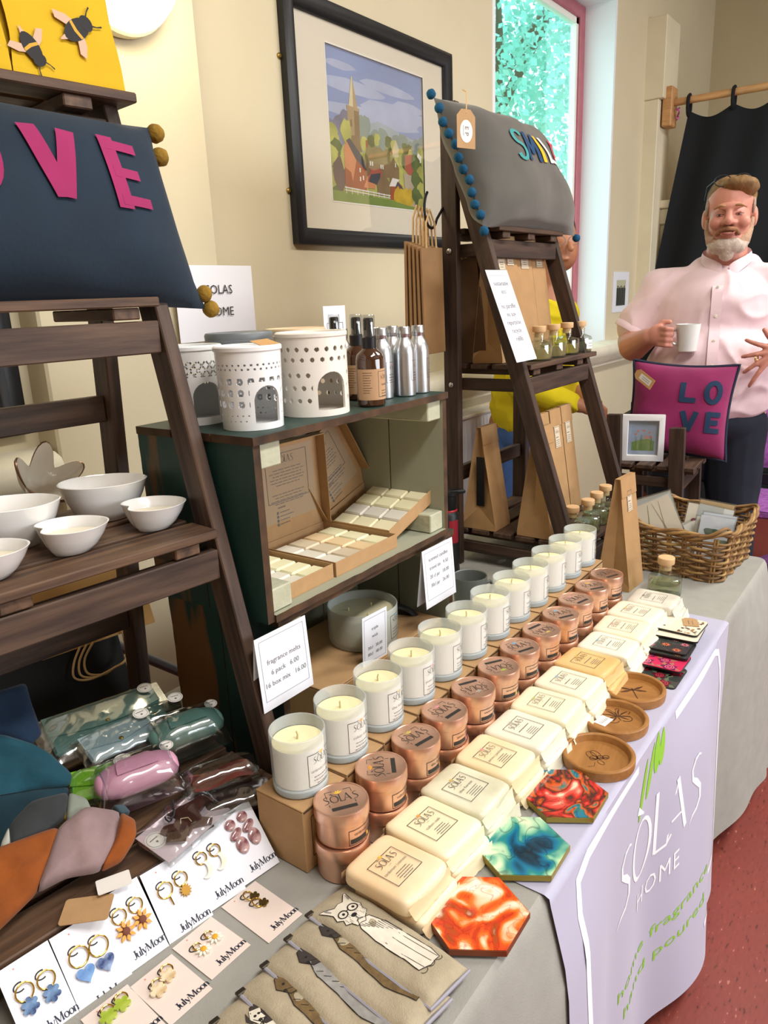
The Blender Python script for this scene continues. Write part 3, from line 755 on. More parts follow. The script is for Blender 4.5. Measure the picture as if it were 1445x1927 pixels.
def carton_mesh():
    b = MB().box(-.0445, .0445, -.0445, .0445, 0, .096, b=.0015).mesh('carton', M_kraft, 0)
    l = MB().box(-.0445, .0445, -.0435, .0445, .0962, .0985, b=.0008).mesh('lid_flap', M_kraft, 0)
    s = MB().box(-.043, .043, -.0452, -.0440, .0945, .0966).mesh('slot_shade_strip', mat('slot_shade_paint', '#4a3824', .9), 0)  # dark strip stands in for the shade inside the lid slit
    m = MB(); T = xf((0, -.0448, 0), (pi/2, 0, 0)); rect_line(m, -.03, .03, .02, .082, .0012, 0, 0, T); fine_lines(m, -.02, .022, .055, 4, .009, .002, 0, 0, T)
    logo(m, -.022, .062, .012, 0, 0, None, T=T)
    return b, l, s, m.mesh('box_print', M_ink, 0)
CBm = carton_mesh()
jar_m = MB().lathe([(.0365, .0125), (.0385, .011), (.0388, .03), (.0390, .0885), (.0383, .0895), (.0368, .0890), (.0362, .08), (.0360, .072)], 48, cap0=False, cap1=False).mesh('glass_jar', M_frost)
base_m = MB().lathe([(.034, 0), (.0375, .002), (.0386, .006), (.0386, .0115), (.036, .0125)], 48).mesh('glass_base', M_frostb)
waxb_m = MB().lathe([(.034, .0128), (.0355, .014), (.0358, .071)], 48, cap1=False).mesh('wax_body', M_waxs)
waxt_m = MB().lathe([(.0358, .071), (.034, .0716), (.02, .0712), (0.004, .0714), (0, .0714)], 48).mesh('wax_top', M_wax)
wick_m = MB().tube([(0, 0, .071), (.0008, 0, .078), (-.0005, .0006, .083)], .0013, 6).mesh('wick', M_wick)
wrap = lambda r: (lambda p: (r*math.sin(p[0]/r), -r*math.cos(p[0]/r), p[1]))
def jar_label(name, leaf, seed):
    m = MB(); f = wrap(.0394); rect_line(m, -.022, .022, .018, .066, .0009, 0, 0, fun=f, gap=(-.004, .009))
    logo(m, -.0135, .052, .0093, 0, 0, 1, fun=f, thick=1.1)
    if name: put_text(m, name, 0, .0385, .0062, 0, 2, 'C', fun=f, fit=min(.036, .0032*len(name)))
    else: fine_lines(m, -.014, .014, .040, 1, .005, .0016, 0, 2, fun=f, seed=seed)
    fine_lines(m, -.015, .016, .031, 3, .0052, .0012, 0, 2, fun=f, seed=seed+1, centre=True)
    return m.mesh('label_print', [M_ink, leaf, M_ink2], 0)
SC_N = [('cardamom | mimosa', 'yellow'), ('cuban oak', 'orange'), ('the forest', 'gold'), ('jasmine | patchouli', 'pink'), (None, 'grey'), (None, 'green'), (None, 'blue'), (None, 'gold'), (None, 'blue'), (None, 'pink'), (None, 'yellow'), (None, 'dark')]
ORD = ['nearest', 'second nearest', 'third nearest', 'fourth nearest', 'fifth nearest', 'sixth nearest', 'sixth farthest', 'fifth farthest', 'fourth farthest', 'third farthest', 'second farthest', 'farthest']
rj = random.Random(3)
for i in range(12):
    x = .6495+i*.0945; y = .651+.0012*i
    bx = thing('candle_carton', '%s kraft carton in the row under the frosted candles' % ORD[i], 'box', (x, y, TZ+.0003), rad(rj.uniform(-1.2, 1.2)), 'kraft cartons under the candles')
    for nm, me in zip(('carton', 'lid_flap', 'slot_shade_strip', 'box_print'), CBm): put(nm, me, bx)
    lab = '%s frosted glass candle in the row on the kraft cartons' % ORD[i]
    if SC_N[i][0]: lab = '%s frosted glass candle, labelled %s' % (ORD[i], SC_N[i][0].replace(' |', ''))
    c = thing('jar_candle', lab, 'candle', (x+rj.uniform(-.002, .002), y-.0005, TZ+.0990), rad(rj.uniform(-9, 14)+4), 'frosted candles on cartons')
    put('glass_base', base_m, c); put('glass_jar', jar_m, c); put('wax_body', waxb_m, c); put('wick', wick_m, c, rot=(0, 0, i*1.3))
    w = put('wax_top', waxt_m, c)
    put('label_print', jar_label(SC_N[i][0], LEAF[SC_N[i][1]], i*5), c)

# rose gold travel tins, two high
M_rose = mat('rose_gold', '#e0b49b', .33, metal=.9, var=.03, scale=60)
M_rosed = mat('rose_gold_label', '#bd8a68', .4, metal=.6)
M_bar = mat('black_bar_print', '#2a2724', .6)
tin_can = MB().lathe([(.0325, 0), (.0352, .0015), (.0356, .004), (.0356, .034), (.0372, .0345)], 48, cap1=False).mesh('can', M_rose)
tin_lid = MB().lathe([(.0356, .0335), (.0376, .0338), (.0379, .036), (.0376, .050), (.0368, .0522), (.0352, .0526), (.0346, .0516), (0.0, .0514)], 48, cap0=False).mesh('lid', M_rose)
def tin_top(leaf):
    m = MB(); z = .0517
    logo(m, -.0235, -.004, .0142, z, 0, 1, sub=False, thick=1.15)
    stroke(m, [(-.018, .006), (-.018, .020), (-.008, .020)], .0009, z, 0); stroke(m, [(.008, .020), (.018, .020), (.018, .012)], .0009, z, 0)
    stroke(m, [(-.018, -.007), (-.018, -.012)], .0009, z, 0); stroke(m, [(.018, -.007), (.018, -.012)], .0009, z, 0)
    m.flat([(-.017, -.021), (.018, -.021), (.018, -.0145), (-.017, -.0145)], z, 2)
    return m.mesh('lid_print', [M_ink, leaf, M_bar], 0)
def tin_side(name, leaf, seed):
    m = MB(); f = wrap(.0361); rect_line(m, -.024, .03, .004, .026, .0008, 0, 0, fun=f)
    if name: put_text(m, name, -.016, .0175, .0058, 0, 0, 'L', fun=f, fit=min(.042, .0031*len(name)))
    else: fine_lines(m, -.016, .022, .0195, 1, .004, .0014, 0, 3, fun=f, seed=seed)
    seg = lambda a, b: [(a+(b-a)*i/6, .0095) for i in range(7)]
    stroke(m, seg(-.022, .004), .0062, 0, 2, fun=f); stroke(m, seg(.006, .0095), .005, 0, 1, fun=f); stroke(m, seg(.012, .026), .0062, 0, 2, fun=f)
    return m.mesh('side_print', [M_ink, leaf, M_bar, M_ink2], 0)
TR = [-35, 40, -12, -8, 150, 148, -25, 165, -30, -15, -35, -25]
TN = ['cardamom | mimosa', 'cuban oak', 'the forest', 'jasmine | patchouli'] + [None]*8
for i in range(12):
    x = .6455+i*.0897; y = .5745+rj.uniform(-.002, .002)
    for k in (0, 1):
        t = thing('candle_tin', '%s rose gold tin in the %s stack of two' % (('lower', 'upper')[k], ORD[i]), 'tin', (x+rj.uniform(-.0018, .0018), y+rj.uniform(-.0015, .0015), TZ+.0005+k*.0532), 0, 'rose gold candle tins')
        put('can', tin_can, t); l = put('lid', tin_lid, t); put('side_print', tin_side(TN[i], LEAF[SC_N[i][1]], i), t, rot=(0, 0, rad(rj.uniform(-15, 12))))
        if k == 1: put('lid_print', tin_top(LEAF[SC_N[i][1]]), l, rot=(0, 0, rad(TR[i])))

# wrapped fragrance melts
PKC = ['#ebcba0', '#eee2bc', '#e2dfc4', '#ecd8ac', '#ece8d4', '#eee7c6', '#ece6ce', '#e2c084', '#ece9d8', '#ede3c8', '#ece4ce', '#dfdaca']
PKL = ['peach', 'cream', 'speckled pale green', 'golden cream', 'pale grey-cream', 'pale yellow', 'ivory', 'deep amber', 'chalk white', 'buttery', 'cream-beige', 'mottled grey']
PKN = ['cardamom | mimosa', 'cuban oak', 'the forest', 'jasmine | patchouli'] + [None]*8
M_wrapw = mat('glassine_flap', '#e9e6dc', .4, alpha=.7, bump=.3, bscale=60)
def packet_mesh(i, seed, h=.026):
    c = PKC[i]
    m2 = mat('wrapped_wax_%d' % i, c, .42, col2={2: '#b9b79a', 4: '#d3cfbf', 11: '#b7b0a6', 7: '#c69f58'}.get(i, '#efe6c8'), thr=.6, scale=16 if i in (2, 11) else 9, soft=.2, coat=.15, bump=.12, bscale=24)
    m = MB(); n = 28
    def f(u, v):
        a = 2*pi*u; t = -pi/2+pi*v
        ce = lambda q, e: math.copysign(abs(q)**e, q)
        x = .0455*ce(math.cos(a), .22)*ce(math.cos(t), .22); y = .0535*ce(math.sin(a), .22)*ce(math.cos(t), .22); z = h/2+h/2*ce(math.sin(t), .5)
        nn = mnoise.noise(Vector((x*40+seed*7, y*40, z*50)))
        k = 1+.05*nn*(1 if z < h*.85 else .2)
        return (x*k, y*k, max(0.0003, z+(.0012*nn if z > h*.7 else 0)))
    m.grid(56, 15, f, wu=True)
    return m.mesh('wrapped_block', m2, 60)
def flap_mesh(seed, sgn):
    m = MB()
    def f(u, v):
        x = (u-.5)*(.090-.012*v); y = sgn*(.0530+.007*v); z = .002+.019*(1-v)**1.6*(.8+.12*math.sin(u*7+seed))+.0016*mnoise.noise(Vector((u*9, v*5, seed)))
        return (x, y, max(.0006, z))
    m.grid(15, 5, f); return m.mesh('folded_flap', M_wrapw, 80)
FL = {(s, k): flap_mesh(s, k) for s in range(3) for k in (-1, 1)}
def packet_print(i):
    m = MB(); z = 0
    rect_line(m, -.028, .022, -.026, .024, .0009, z, 0, gap=(-.008, .0))
    logo(m, -.019, .009, .0105, z, 0, 1, thick=1.1)
    if PKN[i]: put_text(m, PKN[i], -.003, -.004, .0062, z, 2, 'C', fit=min(.044, .0034*len(PKN[i])))
    else: fine_lines(m, -.02, .016, -.002, 1, .006, .0016, z, 2, seed=i+9)
    fine_lines(m, -.016, .012, -.011, 4, .0038, .0011, z, 2, seed=i+19, centre=True)
    return m.mesh('wrapper_print', [M_ink, LEAF[SC_N[i][1]], M_ink2], 0)
for i in range(12):
    x = .637+i*.0942; y = .481+[0, .003, .006, .007, .004, .006, .004, .004, -.004, 0, .003, -.008][i]
    for k in (0, 1):
        if i == 0 and k == 0: pass
        dx, dy = (rj.uniform(.002, .008), -.010+rj.uniform(-.004, .002)) if k == 0 else (0, 0)
        p = thing('melt_packet', '%s wrapped %s wax melt in the %s pair of packets' % (('lower', 'upper')[k], PKL[i], ORD[i]), 'packet', (x+dx, y+dy, TZ+.0004+.0262*k), rad(rj.uniform(-4, 3)), 'wrapped wax melts')
        put('wrapped_block', packet_mesh(i, i+12*k), p)
        for s in (-1, 1): fl__ = put('folded_flap', FL[(i+k) % 3, s].copy(), p); fl__.data.materials[0] = mat('wrapper_%d' % i, PKC[i], .45, alpha=.8)
        if k: put('wrapper_print', packet_print(i), p, loc=(0, 0, .0273))

# ================================================================== ink coasters, oak dishes, tile coasters
def ink(name, stops, scale=9, warp=1.6, seed=0.0, vein='#1a1008', vs=14, rw=0.0, cen=(0, 0, 0)):
    m = bpy.data.materials.new(name); m.use_nodes = True; nt = m.node_tree; N = nt.nodes; L = nt.links; b = N['Principled BSDF']
    tc = N.new('ShaderNodeTexCoord'); mp = N.new('ShaderNodeMapping'); mp.inputs['Location'].default_value = (seed, seed*1.7, 0); L.new(tc.outputs['Object'], mp.inputs[0])
    n1 = N.new('ShaderNodeTexNoise'); n1.inputs['Scale'].default_value = scale; n1.inputs['Detail'].default_value = 1.5; n1.inputs['Distortion'].default_value = warp; L.new(mp.outputs[0], n1.inputs[0])
    r = N.new('ShaderNodeValToRGB'); els = r.color_ramp.elements
    els[0].position, els[1].position = stops[0][0], stops[-1][0]; els[0].color = (*srgb(stops[0][1]), 1); els[1].color = (*srgb(stops[-1][1]), 1)
    for p, c in stops[1:-1]: e = els.new(p); e.color = (*srgb(c), 1)
    fac = n1.outputs['Fac']
    if rw:
        vm = N.new('ShaderNodeVectorMath'); vm.operation = 'DISTANCE'; vm.inputs[1].default_value = cen; L.new(tc.outputs['Object'], vm.inputs[0])
        ma = N.new('ShaderNodeMath'); ma.operation = 'MULTIPLY_ADD'; ma.inputs[1].default_value = rw/.067; ma.inputs[2].default_value = -rw*.55; L.new(vm.outputs['Value'], ma.inputs[0])
        ad = N.new('ShaderNodeMath'); ad.operation = 'ADD'; L.new(fac, ad.inputs[0]); L.new(ma.outputs[0], ad.inputs[1]); fac = ad.outputs[0]
    L.new(fac, r.inputs[0])
    mix = N.new('ShaderNodeMix'); mix.data_type = 'VECTOR'; mix.inputs['Factor'].default_value = .12; L.new(mp.outputs[0], mix.inputs['A']); L.new(n1.outputs['Color'], mix.inputs['B'])
    vo = N.new('ShaderNodeTexVoronoi'); vo.feature = 'DISTANCE_TO_EDGE'; vo.inputs['Scale'].default_value = vs; L.new(mix.outputs['Result'], vo.inputs[0])
    r2 = N.new('ShaderNodeValToRGB'); r2.color_ramp.elements[0].position = 0.0; r2.color_ramp.elements[0].color = (*srgb(vein), 1); r2.color_ramp.elements[1].position = .05; r2.color_ramp.elements[1].color = (1, 1, 1, 1)
    L.new(vo.outputs['Distance'], r2.inputs[0])
    mx = N.new('ShaderNodeMix'); mx.data_type = 'RGBA'; mx.blend_type = 'MULTIPLY'; mx.inputs['Factor'].default_value = .55; L.new(r.outputs[0], mx.inputs['A']); L.new(r2.outputs[0], mx.inputs['B'])
    L.new(mx.outputs['Result'], b.inputs['Base Color']); b.inputs['Roughness'].default_value = .12; b.inputs['Coat Weight'].default_value = .6; b.inputs['Coat Roughness'].default_value = .03
    return m
M_gold = mat('gold_edge', '#9c8c3e', .4, metal=.5); M_redge = mat('copper_edge', '#8a4a30', .4, metal=.4)
HX = [('orange and red resin hexagon coaster with smoky ink pools', .6625, .379, ink('orange_ink', [(.28, '#f7ecdc'), (.38, '#f3c49a'), (.45, '#ef7a2c'), (.52, '#e2551a'), (.58, '#c93a16'), (.66, '#a24a18'), (.75, '#f6e6d2')], 22, 1.4, .3, '#b8421c', 40), M_redge),
      ('teal and blue resin hexagon coaster on pale green', .80, .3845, ink('teal_ink', [(.22, '#06222f'), (.34, '#063c55'), (.44, '#0d6f96'), (.52, '#2a8a86'), (.60, '#8fc7a4'), (.70, '#d9e8c2'), (.85, '#eef2dc')], 16, 1.4, 2.1, '#0b3d4a', 18, .42, (-.008, -.012, 0)), M_gold),
      ('rainbow resin hexagon coaster with black and red ink', .938, .381, ink('rainbow_ink', [(.26, '#f1d3b4'), (.35, '#e8574a'), (.43, '#c3281e'), (.49, '#3a2a26'), (.56, '#d95a1e'), (.62, '#2d7f7a'), (.70, '#1f6fa8'), (.8, '#f4c98f')], 20, 1.5, 4.4, '#1c1414', 30), M_gold)]
for lab, x, y, mt, ed in HX:
    h = thing('hexagon_coaster', lab, 'coaster', (x, y, TZ+.0052), rad(2), 'resin hexagon coasters')
    P = [(.067*math.cos(rad(60*i)), .067*math.sin(rad(60*i))) for i in range(6)]
    MB().prism(P, 0, .008).build('slab', ed, h, smooth=0)
    MB().prism([(p*.985, q*.985) for p, q in P], .008, .0088).build('resin_face', mt, h, smooth=0)
    for i in (0, 2, 4): MB().lathe([(.006, -.0045), (.006, 0)], 10, T=xf((.045*math.cos(rad(60*i)), .045*math.sin(rad(60*i)), 0))).build('foot', M_ink, h)
M_oak = mat('oak', '#a9773f', .5, col2='#8d5e2c', thr=.55, scale=4, stretch=(3, 22, 22), bump=.1, soft=.25, coat=.1)
M_burn = mat('burnt_engraving', '#4a2a12', .8)
def oak_dish(label, loc, rz):
    d = thing('oak_dish', label, 'dish', loc, rz, 'round oak dishes')
    MB().lathe([(.054, 0), (.0575, .002), (.0585, .008), (.0585, .018), (.057, .020), (.0535, .0203), (.0515, .019), (.049, .0085), (.044, .0075), (0, .0075)], 64).build('bowl', M_oak, d)
    return d
d1 = oak_dish('oak dish with engraved bee, nearest of three', (1.058, .372, TZ+.003), .2)
m = MB(); z = .0079
for c, r in (((.004, .0), .006), ((.012, -.004), .006), ((-.006, .004), .007)): stroke(m, arc(c[0], c[1], r, r*.8, 0, 360, 14), .0012, z)
for k in range(4): stroke(m, [(-.008+k*.006, .006-k*.003), (-.004+k*.006, -.002-k*.002)], .0018, z)
for a, s in ((70, .018), (110, .02), (250, .012)): stroke(m, arc(.012*math.cos(rad(a)), .012*math.sin(rad(a)), s*.35, s*.6, 0, 360, 12), .0009, z)
stroke(m, [(-.03, -.01), (-.02, -.014), (-.012, -.006)], .0008, z); m.build('engraving', M_burn, d1, smooth=0, rot=(0, 0, rad(-40)))
d2 = oak_dish('oak dish with engraved butterfly and a white price label', (1.180, .389, TZ+.003), 1.1)
m = MB()
for s in (-1, 1):
    for a, rr in ((62, .026), (28, .027), (-10, .022), (-42, .02)):
        x1, y1 = rr*math.cos(rad(a)), rr*math.sin(rad(a)); stroke(m, [(s*.002, 0), (s*x1*.5, y1*.55+.001), (s*x1, y1)], [.001, .0034, .0012], z)
    stroke(m, [(s*p, q) for p, q in arc(.014, .014, .014, .012, -60, 130, 12)], .0015, z); stroke(m, [(s*p, q) for p, q in arc(.012, -.010, .010, .009, -150, 60, 12)], .0015, z)
    stroke(m, [(s*.001, .012), (s*.006, .024)], .0008, z)
stroke(m, [(0, -.014), (0, .014)], [.0012, .0034], z); m.build('engraving', M_burn, d2, smooth=0, loc=(.008, -.016, 0), rot=(0, 0, rad(-110)))
m = MB(); m.box(-.015, .015, -.011, .011, .0077, .0083); m.build('price_label', mat('label_white', '#f2f0ec', .6), d2, loc=(.010, .016, 0), rot=(0, 0, rad(-72)))
m = MB()
for k in range(5): stroke(m, [(-.011+k*.0048, -.004), (-.0095+k*.0048, .004), (-.0075+k*.0048, -.001), (-.0085+k*.0048, -.004)], .0007, .0085)
m.build('handwriting', M_ink, d2, smooth=0, loc=(.010, .016, 0), rot=(0, 0, rad(-72)))
d3 = oak_dish('oak dish with engraved dragonfly, farthest of three', (1.299, .394, TZ+.003), 2.0)
m = MB(); stroke(m, [(0, -.026), (0, 0), (0, .012)], [.0014, .0022, .0046], z)
for s in (-1, 1):
    for a in (28, -14): stroke(m, [(0, .006), (s*.013*math.cos(rad(a)), .006+.013*math.sin(rad(a))), (s*.025*math.cos(rad(a)), .006+.025*math.sin(rad(a)))], [.001, .0062, .002], z)
m.build('engraving', M_burn, d3, smooth=0, rot=(0, 0, rad(-55-115)))
for d in (d1, d2, d3): d.location.z = TZ+.0008
# printed drinks coasters, overlapped like shingles
def tile(label, loc, rz, face, deco, tilt):
    t = thing('drinks_coaster', label, 'coaster', loc, rz, 'glossy printed coasters', rot=(0, tilt, rz))
    MB().prism(rrect(-.0475, .0475, -.0475, .0475, .009), 0, .0035).build('board', mat('black_edge', '#171112', .4), t, smooth=0)
    MB().prism(rrect(-.047, .047, -.047, .047, .009), .0035, .0041).build('printed_face', face, t, smooth=0)
    if deco:
        m = MB(); mats = deco(m); m.build('pattern_print', mats, t, smooth=0)
    return t
def roses(cols, n, leafc, seed, scale=.017, leafed=True):
    def f(m):
        r = random.Random(seed); z = .00425
        pts = [(-.028, .026), (.010, .030), (.034, .006), (-.006, -.006), (-.034, -.022), (.018, -.032)][:n]
        for k, (x, y) in enumerate(pts):
            if leafed:
                for a in (0.4, 2.2, 4.1):
                    cx, cy = x+.017*math.cos(a+k), y+.017*math.sin(a+k)
                    V = [(cx+.011*math.cos(a+k), cy+.011*math.sin(a+k)), (cx-.005*math.sin(a+k), cy+.005*math.cos(a+k)), (cx-.011*math.cos(a+k), cy-.011*math.sin(a+k)), (cx+.005*math.sin(a+k), cy-.005*math.cos(a+k))]
                    V = [(max(-.046, min(.046, p)), max(-.046, min(.046, q))) for p, q in V]
                    m.flat(V, z, 2)
            q = scale*(.8+.3*r.random())
            V = [(x+q*(.8+.2*math.sin(5*t))*math.cos(t), y+q*(.8+.2*math.sin(5*t))*math.sin(t)) for t in [2*pi*i/20 for i in range(20)]]
            V = [(max(-.046, min(.046, p)), max(-.046, min(.046, w))) for p, w in V]; m.flat(V, z+.0001, 0)
            stroke(m, [(x+q*(.1+.032*i)*math.cos(i*.62)*.8, y+q*(.1+.032*i)*math.sin(i*.62)*.8) for i in range(22)], q*.13, z+.0002, 1)
        return cols+[leafc]
    return f
def daisies(cols, seed):
    def f(m):
        r = random.Random(seed); z = .00425
        for k, (x, y) in enumerate([(-.03, .028), (.0, .032), (.03, .02), (-.014, .0), (.02, -.012), (-.033, -.026), (.004, -.034), (.036, -.032)]):
            for i in range(11):
                a = 2*pi*i/11+k; stroke(m, [(x+.003*math.cos(a), y+.003*math.sin(a)), (x+.009*math.cos(a), y+.009*math.sin(a))], [.003, .0008], z, k % 2)
        for i in range(26): x, y = r.uniform(-.042, .042), r.uniform(-.042, .042); stroke(m, [(x, y), (x+r.uniform(-.008, .008), y+r.uniform(-.008, .008))], .0009, z, 2)
        return cols
    return f
def spots(m):
    r = random.Random(4)
    for i in range(46):
        x, y = r.uniform(-.044, .04), r.uniform(-.044, -.006); s = r.uniform(.0018, .004)
        m.flat([(x+s*(.7+.5*r.random())*math.cos(2*pi*k/6), y+s*(.7+.5*r.random())*math.sin(2*pi*k/6)) for k in range(6)], .0043, i % 2)
    m.flat([(-.03, .028), (-.024, .03), (-.021, .026), (-.027, .024)], .0043, 0)
    return [mat('spot_brown', '#5b4a40', .5), mat('spot_tan', '#a5794e', .5)]
g_ = lambda n, c: mat(n, c, .15, coat=.5)
M_dk = mat('charcoal_face', '#3a3f3c', .15, var=.25, scale=30, coat=.5); M_cf = mat('cream_face', '#ebe2cc', .2, coat=.4)
M_lf = mat('olive_leaf', '#5e6a52', .3)
tile('glossy dark coaster with deep red roses at the near end', (1.402, .381, TZ+.0006), .0, M_dk, roses([mat('rose_red', '#5e1220', .2), mat('rose_line', '#a83a4a', .2)], 6, M_lf, 1), 0)
tile('bright pink coaster with purple roses', (1.452, .386, TZ+.009), .02, g_('hot_pink_face', '#d2345c'), roses([mat('rose_plum', '#6b2350', .2), mat('rose_pinkline', '#e86a86', .2)], 5, mat('tan_leaf', '#a0705a', .3), 2), rad(4))
tile('black coaster with pink and orange daisies, lower of two', (1.506, .389, TZ+.0135), .05, M_dk, daisies([mat('daisy_pink', '#e07a8c', .3), mat('daisy_orange', '#e0754a', .3), M_lf], 1), rad(3))
tile('black coaster with pink and orange daisies, upper of two', (1.516, .394, TZ+.018), .03, M_dk, daisies([mat('daisy_pink', '#e07a8c', .3), mat('daisy_orange', '#e0754a', .3), M_lf], 7), rad(3))
tile('plain cream coaster beneath the spotted cream coaster', (1.578, .389, TZ+.0215), .06, M_cf, None, rad(2.5))
tile('cream coaster with brown spots and a kraft tag', (1.602, .392, TZ+.0262), -.02, M_cf, spots, rad(2.5))
kt = thing('kraft_tag', 'kraft swing tag lying on the cream spotted coaster', 'tag', (1.622, .376, TZ+.0301), rad(20), rot=(0, rad(2.5), rad(20)))
MB().prism([(-.022, -.016), (.018, -.016), (.026, -.008), (.026, .008), (.018, .016), (-.022, .016)], 0, .0008).build('card', M_kraft, kt, smooth=0)
m = MB(); fine_lines(m, -.014, .012, .004, 2, .008, .0012, .001); m.build('tag_print', M_ink2, kt, smooth=0)

# ================================================================== reed diffuser bottles
M_bg = glass('bottle_glass', '#eef6f2', .02, .55)
M_liq = mat('scent_oil', '#e9e6bd', .05, trans=.9, ior=1.2); M_liq2 = mat('scent_oil_amber', '#d6c98a', .05, trans=.9, ior=1.2)
M_cork = mat('turned_stopper', '#d9b384', .6, var=.08, scale=30)
bt_glass = MB().lathe([(.0, .0006), (.034, .0006), (.0355, .003), (.036, .008), (.036, .040), (.034, .045), (.022, .050), (.0145, .053), (.0138, .066), (.0155, .067), (.0155, .070), (.0125, .070)], 40, cap1=False).mesh('glass_body', M_bg)
bt_liq = MB().lathe([(.0, .004), (.031, .004), (.033, .007), (.033, .031), (.0, .031)], 40).mesh('oil', M_liq)
bt_cork = MB().lathe([(.0118, .060), (.0122, .0715), (.0125, .074), (.0172, .0745), (.0182, .076), (.0182, .0885), (.017, .090), (0, .0905)], 28).mesh('stopper', M_cork)
bt_base = MB().lathe([(0, .0008), (.0335, .0008), (.0345, .0035), (.033, .0045), (0, .0045)], 40).mesh('thick_base', glass('bottle_base', '#d4e0dc', .05, .9))
def bottle(label, loc, s=1.0, amber=False, lab=False, nolab=False):
    b = thing('diffuser_bottle', label, 'bottle', loc, 0, 'round glass diffuser bottles'); b.scale = (s, s, s)
    put('glass_body', bt_glass, b); put('thick_base', bt_base, b); put('stopper', bt_cork, b); o = put('oil', bt_liq, b)
    if amber: o.data = bt_liq.copy(); o.data.materials[0] = M_liq2
    if lab or not nolab:
        f = wrap(.0364)
        if lab:
            m = MB(); m.grid(13, 3, lambda u, v: f(((u-.5)*.042, .010+.026*v, 0))); m.build('paper_label', mat('label_white', '#f2f0ec', .6), b)
            m = MB(); fine_lines(m, -.014, .014, .026, 2, .008, .0016, 0, fun=wrap(.0366)); m.build('label_print', M_ink2, b, smooth=0)
        else:
            m = MB(); rect_line(m, -.016, .016, .010, .036, .0006, 0, 0, fun=f); m.build('label_print', M_ink2, b, smooth=0)
    return b
bottle('diffuser bottle standing alone on the table by the basket', (1.827, .492, TZ+.0004), 1.12, nolab=False)
# ================================================================== goods on and in the crates
def pierced(r0, r1, h, hole, t=.0035, na=400, rim=.004, mi=0, zb=.006):
    """hollow tapering ceramic wall with real openings where hole(angle,z) is true; angle 0 faces -Y"""
    nz = int(h/.001); m = MB(); R = lambda z: r0+(r1-r0)*z/h
    open_ = [[hole((i+.5)/na*2*pi-pi, (j+.5)/nz*h) for i in range(na)] for j in range(nz)]
    V = []
    for off in (0, t):
        for j in range(nz+1):
            z = h*j/nz
            for i in range(na):
                a = i/na*2*pi-pi; r = R(z)-off; V.append((r*math.sin(a), -r*math.cos(a), z))
    O = (nz+1)*na; I = lambda j, i, s: s*O+j*na+(i % na)
    F = []
    for j in range(nz):
        for i in range(na):
            if open_[j][i]: continue
            F.append((I(j, i, 0), I(j, i+1, 0), I(j+1, i+1, 0), I(j+1, i, 0))); F.append((I(j, i, 1), I(j+1, i, 1), I(j+1, i+1, 1), I(j, i+1, 1)))
            if open_[j][(i+1) % na]: F.append((I(j, i+1, 0), I(j, i+1, 1), I(j+1, i+1, 1), I(j+1, i+1, 0)))
            if open_[j][i-1]: F.append((I(j, i, 0), I(j+1, i, 0), I(j+1, i, 1), I(j, i, 1)))
            if j+1 < nz and open_[j+1][i]: F.append((I(j+1, i, 0), I(j+1, i+1, 0), I(j+1, i+1, 1), I(j+1, i, 1)))
            if j > 0 and open_[j-1][i]: F.append((I(j, i, 0), I(j, i, 1), I(j, i+1, 1), I(j, i+1, 0)))
    for i in range(na): F.append((I(nz, i, 0), I(nz, i+1, 0), I(nz, i+1, 1), I(nz, i, 1))); F.append((I(0, i, 0), I(0, i, 1), I(0, i+1, 1), I(0, i+1, 0)))
    return m.add(V, F, mi)
M_cer = mat('white_glaze', '#e9eaea', .25, coat=.3); M_cerw = mat('warm_white_glaze', '#e8e2d8', .45, coat=.1); M_cerg = mat('grey_glaze', '#71767a', .4); M_cerb = mat('beige_glaze', '#d6bd9b', .45)
def arch(a, z, w, z0, z1, r):
    x = a*r
    if abs(x) > w or z < z0: return False
    if z < z1-w: return True
    return x*x/(w*w)+((z-(z1-w))/w)**2 < 1
def burner(label, loc, rz, r0, r1, h, hole, mt, dish=True):
    b = thing('wax_burner', label, 'burner', loc, rz, 'ceramic wax burners')
    pierced(r0, r1, h, hole).build('pierced_wall', mt, b, smooth=45)
    MB().lathe([(0, .0005), (r0-.004, .0005), (r0-.0036, .006), (0, .006)], 48).build('floor_plate', mt, b)
    MB().lathe([(r1-.001, h-.008), (r1+.0018, h-.006), (r1+.002, h-.001), (r1-.0005, h+.001), (r1-.004, h-.002), (r1-.012, h-.012), (r1-.03, h-.018), (0, h-.019)], 48, cap0=False).build('oil_dish', mt, b)
    return b
def lattice(a, z):
    if arch(a, z, .024, .012, .066, .045): return True
    if z < .055 or z > .098: return False
    if abs(a*.045) < .03 and z < .074: return False
    u = (a*.045/.0125) % 1-.5; v = ((z-.055)/.0145) % 1-.5
    k = abs(abs(u)-abs(v))
    return k < .14 and .16 < abs(u)+abs(v) < .82 or (abs(u)+abs(v) < .1)
def petals(a, z):
    if arch(a, z, .022, .010, .064, .047): return True
    x = a*.047
    if abs(x) < .028 and z < .070: return False
    if .030 < z < .082:
        p = .0165; u = (x/p) % 1-.5; v = ((z-.03)/p) % 1-.5
        for s, q in ((u-v, u+v), (u+v, u-v)):
            l = abs(q); w = s
            if .08 < l < .48 and abs(w) < .30*math.sin(pi*min(1, l/.5)): return True
        return False
    for zc in (.0945, .0885, .022, .014):
        p = .009; u = ((x/p)+(.5 if zc in (.0885, .014) else 0)) % 1-.5
        if (u*p)**2+(z-zc)**2 < (.0018 if zc > .05 else .0015)**2: return True
    return False
